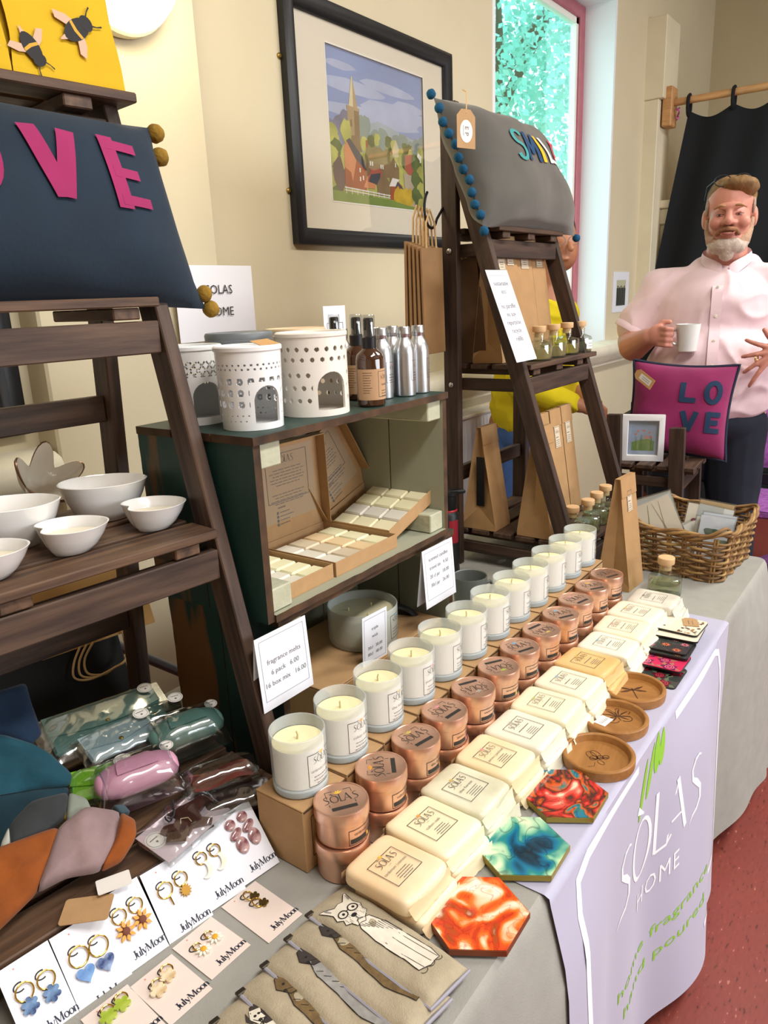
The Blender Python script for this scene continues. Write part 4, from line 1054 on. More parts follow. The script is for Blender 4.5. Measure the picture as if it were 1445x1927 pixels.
def dots(a, z):
    if arch(a, z, .026, .010, .070, .056): return True
    x = a*.0565
    for k, (zc, rr) in enumerate(((.106, .0038), (.090, .0036), (.066, .0038), (.046, .0040), (.026, .0038))):
        if abs(z-zc) > .005: continue
        if zc < .07 and abs(x) < .034: continue
        n = 22; u = ((a/(2*pi)*n)+.5*(k % 2)) % 1-.5
        if (u*2*pi/n*.0565)**2+(z-zc)**2 < rr*rr: return True
    return False
burner('white burner with pierced diamond lattice behind the ladder leg', (.787, .952, CT+.0005), rad(-14), .0445, .0465, .120, lattice, M_cer)
burner('white burner with pierced petal pattern at the crate corner', (.793, .832, CT+.0005), rad(-12), .0455, .0490, .120, petals, M_cer)
burner('large warm white burner with rows of round holes', (.939, .835, CT+.0005), rad(-16), .0570, .0570, .131, dots, M_cerw)
gb = thing('wax_burner', 'grey ceramic burner behind the white burners', 'burner', (.897, .958, CT+.0005), 0, 'ceramic wax burners')
for o_, mt in ((gb, M_cerg),):
    MB().lathe([(.044, 0), (.05, .004), (.054, .112), (.056, .118), (.057, .130), (.055, .134), (.05, .130), (.03, .118), (0, .116)], 48).build('body', mt, o_)
bb = thing('wax_burner', 'beige ceramic burner behind the round holed burner', 'burner', (1.022, .945, CT+.0005), 0, 'ceramic wax burners')
MB().lathe([(.046, 0), (.052, .004), (.054, .118), (.055, .130), (.053, .134), (.049, .130), (.03, .12), (0, .118)], 48).build('body', M_cerb, bb)
for b_ in (gb, bb): MB().lathe([(.053, .112), (.0575, .114), (.0575, .122), (.0545, .124)], 48, cap0=False, cap1=False).build('rim_band', M_cerg if b_ is gb else M_cerb, b_)
kt2 = thing('kraft_tag', 'kraft tag lying across the petal burner top', 'tag', (.815, .815, CT+.1225), rad(40), rot=(rad(6), rad(-4), rad(-25)))
MB().prism([(-.014, -.02), (.014, -.02), (.014, .03), (-.014, .03)], 0, .0008).build('card', mat('tag_tan', '#c79a63', .8), kt2, smooth=0)

# amber spray bottles
M_amb = mat('amber_glass', '#3a1c08', .06, coat=.5, spec=.8); M_blk = mat('black_plastic', '#101013', .35)
def spray(label, loc, rz):
    b = thing('spray_bottle', label, 'bottle', loc, rz, 'amber room sprays')
    MB().lathe([(.022, 0), (.0245, .003), (.0248, .078), (.022, .088), (.013, .096), (.011, .100)], 36).build('amber_body', M_amb, b)
    MB().lathe([(.0125, .098), (.0128, .116), (.0108, .118)], 28).build('collar', M_blk, b)
    n = MB().lathe([(.0088, .118), (.0088, .146), (.007, .148), (0, .148)], 24).build('spray_head', M_blk, b)
    MB().lathe([(.0022, 0), (.0022, .0012), (0, .0012)], 10, T=xf((0, -.0086, .139), (pi/2, 0, 0))).build('nozzle', M_cer, n)
    MB().lathe([(.0112, .118), (.0112, .151), (.0100, .153), (0, .153)], 24, cap0=False).build('clear_cap', glass('clear_plastic', '#f0f3f5', .1, .6), b)
    f = wrap(.0251); m = MB(); m.grid(25, 3, lambda u, v: f(((u-.5)*.085, .012+.052*v, 0))); lb = m.build('paper_label', mat('pinkish_kraft', '#b89470', .8), b)
    m = MB(); f = wrap(.0253); rect_line(m, -.002, .030, .017, .060, .0006, 0, 0, fun=f); logo(m, .002, .047, .0062, 0, 0, None, fun=f); put_text(m, 'fresh linen', .005, .036, .0048, 0, 0, 'L', fun=f) ; fine_lines(m, .004, .026, .027, 3, .0045, .001, 0, 0, fun=f); fine_lines(m, -.03, -.012, .058, 9, .0042, .0008, 0, 0, fun=f)
    m.build('label_print', M_ink, lb, smooth=0)
    return b
S0 = spray('amber glass spray bottle at the front of the crate top', (1.039, .793, CT+.0005), rad(-16))
dup(S0, (1.100, .868, CT+.0005), rad(-30), 'amber spray bottle tucked behind the front spray bottle')
dup(S0, (1.143, .955, CT+.0005), rad(-40), 'amber spray bottle at the back in front of the small white card')
# aluminium bottles
M_alu = mat('brushed_aluminium', '#c4c6c9', .32, metal=1.0, var=.04, scale=30, stretch=(1, 1, 30)); 
def alu():
    b = thing('aluminium_bottle', 'aluminium bottle', 'bottle', (0, 0, 0), 0, 'aluminium refill bottles')
    MB().lathe([(.0185, 0), (.0202, .002), (.0204, .078), (.0192, .088), (.0155, .098), (.0115, .105), (.0105, .110)], 36).build('flask', M_alu, b)
    m = MB(); m.lathe([(.0118, .1085), (.0122, .110), (.0122, .112), (.0126, .113), (.0126, .116), (.0122, .117), (.0122, .125), (.0112, .127), (0, .1272)], 32, cap0=False); m.build('screw_cap', M_steel, b)
    f = wrap(.0207); m = MB(); rect_line(m, -.004, .020, .030, .066, .0006, 0, 0, fun=f); logo(m, .003, .054, .0052, 0, 0, 1, fun=f, sub=False); fine_lines(m, .001, .018, .044, 3, .005, .001, 0, 0, fun=f); m.build('label_print', [M_ink, LEAF['coral']], b, smooth=0)
    return b
A0 = alu(); A0.location = (1.170, .812, CT+.0005); A0.rotation_euler = (0, 0, rad(-8)); A0['label'] = 'aluminium bottle in the front row, second from the crate end'
for (x, y, r, lab) in ((1.218, .812, 5, 'aluminium bottle in the front row nearest the crate end'), (1.126, .832, -20, 'aluminium bottle right behind the front amber spray'), (1.203, .862, 0, 'aluminium bottle in the back row nearest the crate end'), (1.158, .872, 10, 'aluminium bottle in the middle of the back row'), (1.118, .918, 10, 'aluminium bottle at the left of the back row')):
    dup(A0, (x, y, CT+.0005), rad(r), lab)
wc_ = thing('white_card', 'small white card standing behind the spray bottles', 'card', (1.20, 1.000, CT+.0005), rad(-12))
MB().box(-.028, .028, 0, .0012, 0, .168).build('sheet', mat('white_paper', '#ecebf0', .75), wc_, smooth=0)
m = MB(); rect_line(m, -.02, .02, .06, .135, .001, 0, 0, xf((0, -.0005, 0), (pi/2, 0, 0))); fine_lines(m, -.012, .012, .12, 4, .012, .0015, 0, 0, xf((0, -.0005, 0), (pi/2, 0, 0))); m.build('card_print', M_ink2, wc_, smooth=0)

# open boxes of wax melts
def tray(name, label, loc, rot, lid_ang, w=.182, d=.18, skew=0.0, text=True):
    t = thing(name, label, 'box', loc, 0, 'open kraft melt boxes', rot=rot)
    k = .0018; h = .026
    m = MB(); m.box(0, w, 0, d, 0, k); m.build('base', M_kraft, t, smooth=0)
    for a in ((0, w, 0, k), (0, w, d-k, d), (0, k, k, d-k), (w-k, w, k, d-k)): MB().box(a[0], a[1], a[2], a[3], k, h, b=.0004).build('side_wall', M_kraft, t, smooth=0)
    if lid_ang is not None:
        M4 = Matrix.Translation((0, d, h)) @ Matrix.Rotation(rad(lid_ang), 4, 'X')
        if skew: M4 = Matrix.Translation((w, d, h)) @ Matrix.Rotation(rad(-skew), 4, 'Y') @ Matrix.Rotation(rad(lid_ang), 4, 'X') @ Matrix.Translation((-w, 0, 0))
        l = MB().box(0, w, 0, k, 0, d).build('lid', M_kraft, t, smooth=0); l.matrix_local = M4
        for a in ((0, k, -.022, 0), (w-k, w, -.022, 0)): MB().box(a[0], a[1], a[2], a[3], 0, d, b=.0004).build('lid_wall', M_kraft, l, smooth=0)
        MB().box(0, w, -.022, 0, d-k, d, b=.0004).build('lid_front_flap', M_kraft, l, smooth=0)
        T = xf((0, -.0004, 0), (pi/2, 0, 0)); m = MB(); MB.flat(m, [(.012, .03), (w-.016, .03), (w-.016, d-.012), (.012, d-.012)], 0, 0, T)
        m.build('lid_paper', mat('tan_insert', '#ab9478', .8), l, smooth=0)
        m = MB(); T = xf((0, -.0009, 0), (pi/2, 0, 0)); rect_line(m, .035, w-.035, .068, d-.022, .0011, 0, 0, T); logo(m, .068, d-.040, .0125, 0, 0, None, T)
        fine_lines(m, .042, w-.042, d-.052, 6, .0058, .0012, 0, 0, T, seed=5, centre=True); fine_lines(m, .042, w-.042, d-.098, 4, .0058, .0012, 0, 0, T, seed=8, centre=True)
        put_text(m, 'essential', .058, .056, .006, 0, 0, 'L', T)
        for i in range(4): m.flat([(.056+.003*math.cos(2*pi*q/8), .048-i*.0075+.003*math.sin(2*pi*q/8)) for q in range(8)], 0, 0, T); fine_lines(m, .062, .10, .048-i*.0075, 1, .004, .0013, 0, 0, T, seed=20+i)
        m.build('lid_print', M_ink2, l, smooth=0)
    return t
bar_m = {}
def bar(lw, mt):
    k = (lw, mt.name)
    if k not in bar_m: bar_m[k] = MB().box(-lw[0]/2, lw[0]/2, -lw[1]/2, lw[1]/2, 0, .017, b=.003).mesh('wax_bar', mt, 40)
    return bar_m[k]
WX = [mat('melt_'+n, c, .4, sss=.1, var=.03, scale=30, col2=c2, thr=.68, soft=.05) for n, c, c2 in (('chalk', '#e4dfce', '#efeada'), ('taupe', '#d8c8ab', '#e0d2b6'), ('peach', '#ecd0a2', '#f0dab2'), ('lemon', '#efe9c0', '#f3efce'), ('petal', '#ece3bd', '#c99a5a'), ('lavender', '#dfdacb', '#8d8496'))]
def fill(tr, M4, cols, n, what, grp, w=.182, d=.18, dx=.0, seed=1):
    """n bars per column; each bar is a thing lying in the tray"""
    r = random.Random(seed); nc = len(cols); cw = (w-.010)/nc; bl = (d-.026)/n
    for i, (cm, cn) in enumerate(cols):
        for j in range(n):
            p = M4 @ Vector((.005+cw*(i+.5), .005+bl*(j+.5), .0025))
            o = put('wax_bar', bar((round(cw-.0025, 4), round(bl-.003, 4)), WX[cm]), None, p, M4.to_euler())
            tag(o, '%s %s wax melt bar in the %s' % (({3: ['front', 'middle', 'rear'], 4: ['front', 'second', 'third', 'rear']}[n])[j], cn, what), 'wax melt', grp)
A4 = xf((.905, .782, CB+.0005), (0, 0, rad(0.6)))
tray('melt_box', 'open kraft box of cream and peach wax melts in the crate centre', (.905, .782, CB+.0005), (0, 0, rad(.6)), -1.5)
fill(None, A4, [(0, 'chalk white'), (1, 'taupe'), (2, 'peach'), (3, 'lemon')], 3, 'centre open box', 'melts in the centre box')
tb_ = rad(-17); B4 = xf((1.092, .800, CB+.006), (0, tb_, 0))
bt = tray('melt_box', 'tilted open kraft box of lemon and speckled wax melts', (1.092, .800, CB+.006), (0, tb_, 0), -9, w=.166, d=.17, skew=8)
fill(None, B4, [(4, 'petal speckled'), (5, 'lavender flecked'), (3, 'lemon'), (4, 'pale speckled')], 3, 'tilted open box', 'melts in the tilted box', w=.166, d=.17)
tray('melt_box', 'low kraft tray of white wax melts behind the crate corner block', (.785, .782, CB+.0005), (0, 0, rad(1)), None, w=.115, d=.165)
fill(None, xf((.785, .782, CB+.0005), (0, 0, rad(1))), [(0, 'chalk white'), (3, 'lemon')], 4, 'low left tray', 'melts in the low tray', w=.115, d=.165)

# inside the lower crate: kraft carton with the big three wick candle
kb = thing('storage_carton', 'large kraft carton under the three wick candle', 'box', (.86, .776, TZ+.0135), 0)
MB().box(0, .365, 0, .205, 0, .086, b=.002).build('carton', mat('kraft_shaded_copy', '#a07e55', .8, var=.06, scale=30), kb, smooth=0)  # carton body coloured as a shaded copy of the lid's kraft
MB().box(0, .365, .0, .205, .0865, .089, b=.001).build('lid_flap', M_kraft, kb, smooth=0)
bc = thing('three_wick_candle', 'large frosted three wick candle inside the lower crate', 'candle', (1.062, .856, TZ+.1030), 0)
MB().lathe([(.060, 0), (.066, .002), (.0685, .008), (.0690, .074), (.0680, .0755), (.0660, .074), (.0650, .064), (.0645, .058)], 56, cap1=False).build('glass_jar', mat('frosted_glass_grey', '#c3c8c2', .3, alpha=.62), bc)
MB().lathe([(.058, .008), (.0640, .010), (.0645, .058), (.0, .0585)], 56).build('wax_body', mat('dull_wax', '#d8d2ae', .5), bc)
for a in (0, 120, 240): MB().tube([(.028*math.cos(rad(a)), .028*math.sin(rad(a)), .058), (.028*math.cos(rad(a)), .028*math.sin(rad(a)), .066)], .0012, 6).build('wick', M_wick, bc)
m = MB(); f = wrap(.0694); rect_line(m, -.002, .034, .016, .062, .0009, 0, 0, fun=f); logo(m, .004, .048, .009, 0, 0, 1, fun=f); fine_lines(m, .004, .03, .035, 3, .006, .001, 0, 0, fun=f); m.build('label_print', [M_ink, LEAF['blue']], bc, smooth=0)
hp = thing('black_hoop', 'black plastic hoop standing inside the lower crate', 'hoop', (1.215, .88, TZ+.0135), 0, rot=(0, rad(70), rad(20)))
MB().lathe([(.055, 0), (.058, .004), (.058, .012), (.055, .016), (.05, .012), (.05, .004)], 40, cap0=False, cap1=False).build('ring', M_blk, hp, loc=(-.06, 0, 0))
MB().lathe([(.0, .004), (.05, .004), (.05, .007), (0, .007)], 40).build('disc', mat('dark_disc', '#1b1b1e', .5), hp, loc=(-.06, 0, 0))
cup = thing('grey_cup', 'plain grey empty cup behind the candle row', 'cup', (1.480, .855, TZ+.0005), 0)
MB().lathe([(.032, 0), (.036, .003), (.0425, .096), (.0415, .098), (.0395, .096), (.034, .006), (0, .005)], 48).build('bowl', mat('grey_plastic', '#666c68', .4), cup)
MB().tube([(.035, -.02, .07), (.05, -.028, .072), (.056, -.032, .06), (.05, -.028, .045), (.035, -.02, .04)], .0045, 8).build('handle', mat('grey_plastic', '#666c68', .4), cup)
# black drinking bottle
wb_ = thing('drinks_flask', 'black drinking bottle with red trim beside the crate', 'bottle', (1.69, 1.045, TZ+.0005), 0)
MB().lathe([(.030, 0), (.032, .004), (.031, .03), (.0325, .036), (.031, .042), (.0325, .054), (.031, .06), (.0325, .072), (.031, .078), (.0325, .09), (.032, .172), (.026, .182)], 32).build('flask', mat('black_matt', '#17171a', .45), wb_)
MB().lathe([(.0265, .181), (.0275, .184), (.0265, .187)], 32, cap0=False, cap1=False).build('red_ring', mat('red_trim', '#b01f2e', .4), wb_)
MB().lathe([(.025, .185), (.027, .19), (.027, .225), (.03, .228), (.03, .236), (0, .238)], 32).build('cap', M_blk, wb_); MB().box(-.012, .05, -.012, .012, .228, .238, b=.003).build('cap_tab', M_blk, wb_, rot=(0, 0, rad(-40)))
m = MB(); f = wrap(.0328); m.grid(9, 3, lambda u, v: f(((u-.5)*.03, .095+.065*v, 0))); m.build('red_label', mat('red_print', '#8f1626', .5), wb_, rot=(0, 0, rad(-25)))

# ================================================================== price cards
M_cardw = mat('white_card_stock', '#e8eaf2', .6)
def tent(label, loc, rot, w, h, lines, size, border=True, back=True):
    c = thing('price_card', label, 'price card', loc, 0, 'printed price cards', rot=rot)
    MB().box(0, w, -.0004, .0004, -h, 0).build('front_sheet', M_cardw, c, smooth=0, rot=(rad(-4), 0, 0))
    if back: MB().box(0, w, -.0004, .0004, -h, 0).build('back_sheet', M_cardw, c, smooth=0, rot=(rad(7), 0, 0))
    m = MB(); T = xf((0, 0, 0), (rad(-4), 0, 0)) @ xf((0, -.0009, 0), (pi/2, 0, 0))
    if border: rect_line(m, w*.07, w*.93, -h*.87, -h*.06, .0006, 0, 1, T)
    for t, x, y, al in lines: put_text(m, t, w*x, -h*y, size, 0, 0, al, T)
    m.build('card_print', [mat('soft_grey_print', '#77777c', .7), mat('pale_line', '#8a8d98', .7)], c, smooth=0)
    return c
tent('white price card reading fragrance melts', (.683, .757, 1.008), (0, 0, rad(-1.5)), .108, .118, [('fragrance melts', .5, .40, 'C'), ('6 pack   6.00', .5, .55, 'C'), ('16 box mix   16.00', .5, .70, 'C')], .0115)
tent('white price card reading scented candles', (1.128, .757, 1.010), (0, 0, rad(-1)), .108, .118, [('scented candles', .5, .22, 'C'), ('travel tin   9.50', .5, .37, 'C'), ('20 cl jar   18.00', .5, .52, 'C'), ('30cl jar   26.00', .5, .67, 'C')], .0108)
tent('narrow white price card reading triple wick', (.962, .778, .930), (rad(6), 0, rad(-3)), .070, .107, [('triple', .5, .30, 'C'), ('wick', .5, .44, 'C'), ('30cl   38.00', .5, .64, 'C'), ('80cl   48.00', .5, .76, 'C')], .0088, back=False)
sc_ = tent('tall white card reading sustainable eco on the ladder leg', (1.678, .919, 1.535), (rad(-17.5), 0, 0), .112, .235, [('sustainable', .5, .17, 'C'), ('eco', .5, .26, 'C'), ('no paraffin', .5, .42, 'C'), ('no soy', .5, .51, 'C'), ('repurpose', .5, .60, 'C'), ('recycle', .5, .69, 'C'), ('refills', .5, .78, 'C')], .0175, back=False)
# ================================================================== goods on the left ladder shelf
L1M = Matrix.Translation((.675, .711, 0)) @ Matrix.Rotation(rad(-6), 4, 'Z')     # u along the shelf, v into it, z absolute
def l1(u, v, z): return L1M @ Vector((u, v, z))
Z2 = TZ+.44+.0005; Z1 = TZ+.765+.0005; Z0 = TZ+1.035+.0005; Z3 = TZ+.065+.0005
M_bowl = mat('white_porcelain', '#ebe9e6', .15, coat=.6); M_wbowl = mat('wax_fill', '#efe6cc', .3, coat=.3)
def heart_r(a):
    """outline of a soft heart, point towards +x"""
    t = abs((a+pi) % (2*pi)-pi)/pi
    return 1.0+.10*math.cos(a)+.10*math.exp(-(t/.16)**2)-.30*math.exp(-((1-t)/.13)**2)
def oval_r(a): return .92+.10*math.cos(2*a)+.06*math.exp(-((((a+pi) % (2*pi)-pi)/.35))**2)
def dish(name, label, loc, rz, r, h, outline, group):
    d = thing(name, label, 'bowl', loc, rz, group)
    prof = [(.0, .0), (.50, .0), (.56, .02), (.72, .25), (.88, .62), (.98, .95), (1.0, 1.0), (.975, 1.015), (.945, .98), (.84, .64), (.68, .36), (.55, .30)]
    m = MB(); n = 64; V = []; F = []
    for q, z in prof:
        for i in range(n):
            a = 2*pi*i/n; k = 1+(outline(a)-1)*min(1, .35+q*.65); sag = -.10*math.cos(a)*(z if z > .2 else 0)*h*.5
            V.append((r*q*k*math.cos(a), r*q*k*math.sin(a), h*z+sag*.6))
    for j in range(len(prof)-1):
        for i in range(n): F.append((j*n+i, j*n+(i+1) % n, (j+1)*n+(i+1) % n, (j+1)*n+i))
    m.add(V, F); m.build('shell', M_bowl, d, smooth=60)
    m = MB(); V = [(r*.80*outline(2*pi*i/n)*math.cos(2*pi*i/n), r*.80*outline(2*pi*i/n)*math.sin(2*pi*i/n), h*.60) for i in range(n)]; m.add(V, [tuple(range(n))]); m.build('wax_fill', M_wbowl, d)
    return d
g = 'white wax filled bowls'
dish('heart_bowl', 'small white heart bowl nearest the ladder leg', (.640, .905, Z2), rad(-20), .046, .036, heart_r, g)
dish('heart_bowl', 'small white heart bowl in the middle of the shelf front', (.514, .914, Z2), rad(-18), .047, .036, heart_r, g)
dish('heart_bowl', 'small white heart bowl cut by the left edge', (.400, .910, Z2), rad(-18), .046, .036, heart_r, g)
dish('oval_bowl', 'large white pointed oval bowl behind the small bowl near the leg', (.640, 1.014, Z2), rad(-22), .063, .058, oval_r, g)
dish('oval_bowl', 'large white pointed oval bowl at the left of the shelf', (.490, 1.008, Z2), rad(-22), .063, .060, oval_r, g)
def star(label, loc, rz, r, mt, edge):
    s = thing('star_dish', label, 'dish', loc, rz, 'star shaped dishes', rot=(rad(52), 0, rad(-6+rz))); n = 60; V = []; F = []
    for q, z in ((0, .0), (.4, .002), (.72, .02), (1.0, .046), (1.0, .050), (.95, .050), (.68, .026), (.36, .008), (0, .006)):
        for i in range(n):
            a = 2*pi*i/n; c = abs(math.cos(2.5*a))**1.6; k = 1-q*.40*(1-c); zz = z*(.62+.62*c) if z > .01 else z
            V.append((r*q*k*math.cos(a), r*q*k*math.sin(a), zz))
    for j in range(8):
        for i in range(n): F.append((j*n+i, j*n+(i+1) % n, (j+1)*n+(i+1) % n, (j+1)*n+i))
    m = MB().add(V, F); m.m = [1 if (n*3 <= k < n*5) else 0 for k in range(len(F))]
    m.build('shell', [mt, edge], s, smooth=40); return s
star('clear pale star dish with copper edge behind the bowls', tuple(l1(-.118, .410, Z2+.036)), 10, .056, mat('pearl_glaze', '#e0d6c4', .15, coat=.6), mat('copper_edge_dark', '#8a6650', .3, metal=.5))
star('rosy star dish at the left edge behind the bowls', tuple(l1(-.285, .410, Z2+.036)), -6, .055, mat('rose_glaze', '#b8968a', .2, coat=.5), mat('copper_edge_dark', '#8a6650', .3, metal=.5))

# ------------------------------------------------------------------ cushions
def cushion_fn(w, h, t, pinch=.06, lump=.004, seed=0):
    def f(x, y, side, off=0.0):
        """x,y in -1..1; returns local point, x right, z up, -y front"""
        e = (1-abs(x)**2.6)*(1-abs(y)**2.6); th = t/2*max(0, e)**.55
        px = x*w/2*(1-pinch*(1-y*y)**1*abs(x)**3); pz = y*h/2*(1-pinch*(1-x*x)*abs(y)**3)
        th += lump*mnoise.noise(Vector((x*2.2+seed, y*2.2, side)))*min(1, e*4)
        return (px, -side*(th+off), pz)
    return f
def cushion(t, fn, mt, n=36):
    m = MB()
    m.grid(n, n, lambda u, v: fn(u*2-1, v*2-1, 1)); m.grid(n, n, lambda u, v: fn(1-u*2, v*2-1, -1))
    o = m.build('cover', mt, t, smooth=180)
    return o
def applique(parent, fn, letters, mt, sw, name='letter', off=.0035):
    """letters: list of stroke lists in cushion coords"""
    for L in letters:
        m = MB()
        for p in L[0]:
            d = dense(p, .02); k = len(m.v); stroke(m, d, sw, 0, 0)
        w2 = []
        for v in m.v: w2.append(fn(v[0], v[1], 1, off))
        m.v = w2; m.build(name, L[1] if len(L) > 1 else mt, parent, smooth=60)
def glyph(c, x, y, w, h):
    X = lambda a: x+a*w; Y = lambda b: y+b*h
    G = {'L': [[(0, 1), (0, 0)], [(-.12, .08), (1, .08)]], 'V': [[(0, 1), (.5, .0)], [(1, 1), (.5, .0)]], 'E': [[(.06, 1.05), (.06, -.05)], [(0, .92), (1, .92)], [(0, .5), (.85, .5)], [(0, .08), (1, .08)]],
         'I': [[(.5, 1), (.5, 0)]], 'M': [[(0, 0), (.1, 1)], [(.1, 1), (.5, .25)], [(.5, .25), (.9, 1)], [(.9, 1), (1, 0)]]}
    if c == 'O': return [[(X(.5+.5*math.cos(2*pi*i/28)), Y(.5+.5*math.sin(2*pi*i/28))) for i in range(29)]]
    if c == 'S': return [[(X(.5+.45*math.cos(rad(a))), Y(.75+.23*math.sin(rad(a)))) for a in range(20, 271, 25)]+[(X(.5+.45*math.cos(rad(a))), Y(.25+.25*math.sin(rad(a)))) for a in range(80, -161, -24)]]
    return [[(X(a), Y(b)) for a, b in s] for s in G[c]]
def pompom(parent, p, r, mt, seed):
    m = MB(); m.ell((0, 0, 0), (r, r, r), 14, m=10)
    m.mapv(lambda q: q*(1+.12*mnoise.noise(q*220+Vector((seed, 0, 0))))); m.build('pompom', mt, parent, loc=p, smooth=180)
M_navy = mat('navy_velvet', '#0c2233', .85, var=.2, scale=9, sheen=.08, bump=.1, bscale=160)
M_magv = mat('magenta_velvet', '#931f58', .85, var=.12, scale=14, sheen=.1)
M_must = mat('mustard_wool', '#8a6a20', .95, var=.2, scale=90, bump=.4, bscale=200)
nc = thing('cushion', 'navy velvet cushion with pink LOVE letters and mustard pompoms', 'cushion', tuple(l1(-.165, .225, Z1+.112)), 0, rot=(rad(-8), rad(2), rad(-6)))
NW, NH = .475, .25; nf0 = cushion_fn(NW, NH, .13, .05, .006, 1)
def nf(x, y, side, off=0.0):
    p = nf0(x, y, side, off); return (p[0]-.024*y*(.5+.5*x), p[1], p[2])
cushion(nc, nf, M_navy)
applique(nc, nf, [(glyph(c, x, -.02, .21, .66),) for c, x in (('L', -.78), ('O', -.37), ('V', .06), ('E', .50))], M_magv, .10)
for i, (x, y) in enumerate(((1, .95), (1.0, .70), (1.0, -.82), (1.0, -1.0), (-1, .92), (-.97, .6), (-.965, .2), (-.965, -.2), (-.985, -.6), (-1, -.95))):
    p = Vector(nf(x, y, 1)); pompom(nc, (p.x*1.02+(.004 if x > 0 else -.004), 0, p.z), .0125, M_must, i)
# folded yellow bee cloths on the top shelf
M_yel = mat('yellow_cotton', '#cfa80c', .8, var=.06, scale=9, bump=.08, bscale=300); M_cotw = mat('white_lining', '#d9d4cc', .85)
BEE = [mat('bee_black', '#1d1b1c', .7), mat('bee_gold', '#c99b2c', .7), mat('bee_wing', '#c9a98f', .7)]
def bee(m, x, y, a, s, y0):
    T = xf((x, y0, y), (pi/2, 0, 0)) @ xf((0, 0, 0), (0, 0, rad(a)))
    el = lambda cx, cy, rx, ry: [(cx+rx*math.cos(2*pi*i/18), cy+ry*math.sin(2*pi*i/18)) for i in range(18)]
    for sg in (-1, 1): m.flat([(p*s, q*s) for p, q in ((.1, .1*sg), (-.15, .62*sg), (-.5, .95*sg), (-.62, .7*sg), (-.35, .3*sg))], .0001, 2, T)
    m.flat([(p*s, q*s) for p, q in el(-.1, 0, .62, .36)], .0003, 0, T); m.flat([(p*s, q*s) for p, q in ((-.18, .34), (-.06, .35), (-.1, 0), (-.06, -.35), (-.18, -.34), (-.24, 0))], .0005, 1, T)
    m.flat([(p*s, q*s) for p, q in el(.42, 0, .25, .3)], .0004, 0, T)
    for sg in (-1, 1): stroke(m, [(.5*s, .12*sg*s), (.75*s, .3*sg*s), (.95*s, .38*sg*s)], [.08*s, .04*s, .07*s], .0005, 0, T)
    stroke(m, [(-.6*s, 0), (-.95*s, .04*s)], [.25*s, .05*s], .0002, 2, T)
def cloth_fold(label, u, w, h, tilt, bees):
    c = thing('folded_cloth', label, 'cloth', tuple(l1(u, .26, Z0)), 0, 'folded yellow bee cloths', rot=(rad(tilt), 0, rad(-6)))
    for k in range(3):
        y = .004+k*.012; m = MB(); n = 14
        prof = [(y-.004, h-.01*k)]+[(y-.004, h-.01*k-(h-.02*k-.014)*i/8) for i in range(1, 9)]+[(y+.0+.005*math.cos(rad(180+q)), .006+.008*k*0+.005*math.sin(rad(180+q))) for q in range(0, 181, 30)]+[(y+.005, h-.01*k)]
        nn = len(prof); V = [(x+.003*math.sin(z*40+x*9), yy+.002*mnoise.noise(Vector((x*20, z*20, k))), z) for x in [(-w/2+w*i/n) for i in range(n+1)] for yy, z in prof]
        F = [(i*nn+j, i*nn+j+1, (i+1)*nn+j+1, (i+1)*nn+j) for i in range(n) for j in range(nn-1)]
        m.add(V, F); m.build('layer', M_yel if k != 1 else M_cotw, c, smooth=60)
    if bees:
        for b in bees: m = MB(); bee(m, *b, -.0032); m.build('bee_print', BEE, c, smooth=0)
cloth_fold('bright yellow folded cloth with two printed bumblebees', -.045, .148, .165, -6, [(.022, .072, 35, .034), (-.046, .034, -60, .030)])
cloth_fold('yellow folded bee cloth cut by the left edge', -.195, .14, .16, -6, [(.045, .035, 170, .02)])

# ------------------------------------------------------------------ black folder and kraft carrier behind the stand
fo_ = thing('black_folder', 'black flat folder leaning behind the ladder shelf', 'folder', tuple(l1(-.33, .475, TZ+.001)), 0, rot=(rad(-16), 0, rad(-6)))
MB().box(-.36, .36, 0, .018, 0, .20, b=.004).build('board', mat('black_card', '#20201f', .8, var=.1, scale=20), fo_, smooth=0)
MB().box(-.36, .36, -.001, .019, .198, .206, b=.002).build('spine', mat('black_card', '#20201f', .8), fo_, smooth=0)
kc = thing('kraft_carrier', 'kraft paper carrier bag lying on the black folder', 'bag', tuple(l1(-.02, .505, TZ+.150)), 0, rot=(rad(-22), 0, rad(-10)))
MB().box(-.10, .12, 0, .006, 0, .14, b=.001).build('bag_panel', mat('tan_paper', '#c89a5c', .8), kc, smooth=0)
for k in range(3): MB().tube(catmull([(-.03+.012*k, -.004-.002*k, .005), (-.052+.010*k, -.008, -.022), (-.060+.012*k, -.012, -.048), (-.035+.012*k, -.014, -.060), (.01, -.014, -.056), (.04, -.010, -.046), (.05, -.006, .003)], 8), .0022, 6).build('twisted_handle', mat('paper_cord', '#c9a878', .9), kc)
pl_ = thing('metal_pole', 'grey metal tube behind the ladder shelf', 'pole', (.60, 1.42, 0), 0)
MB().tube([(-.16, .0, 1.12), (.08, 0, .92), (.62, 0, .45), (1.0, 0, 0.0)], .012, 12).build('tube', mat('grey_metal', '#80868c', .35, metal=.8), pl_)
MB().lathe([(.016, 0), (.016, .03)], 12, T=xf((1.0, 0, 0))).build('foot', M_blk, pl_)

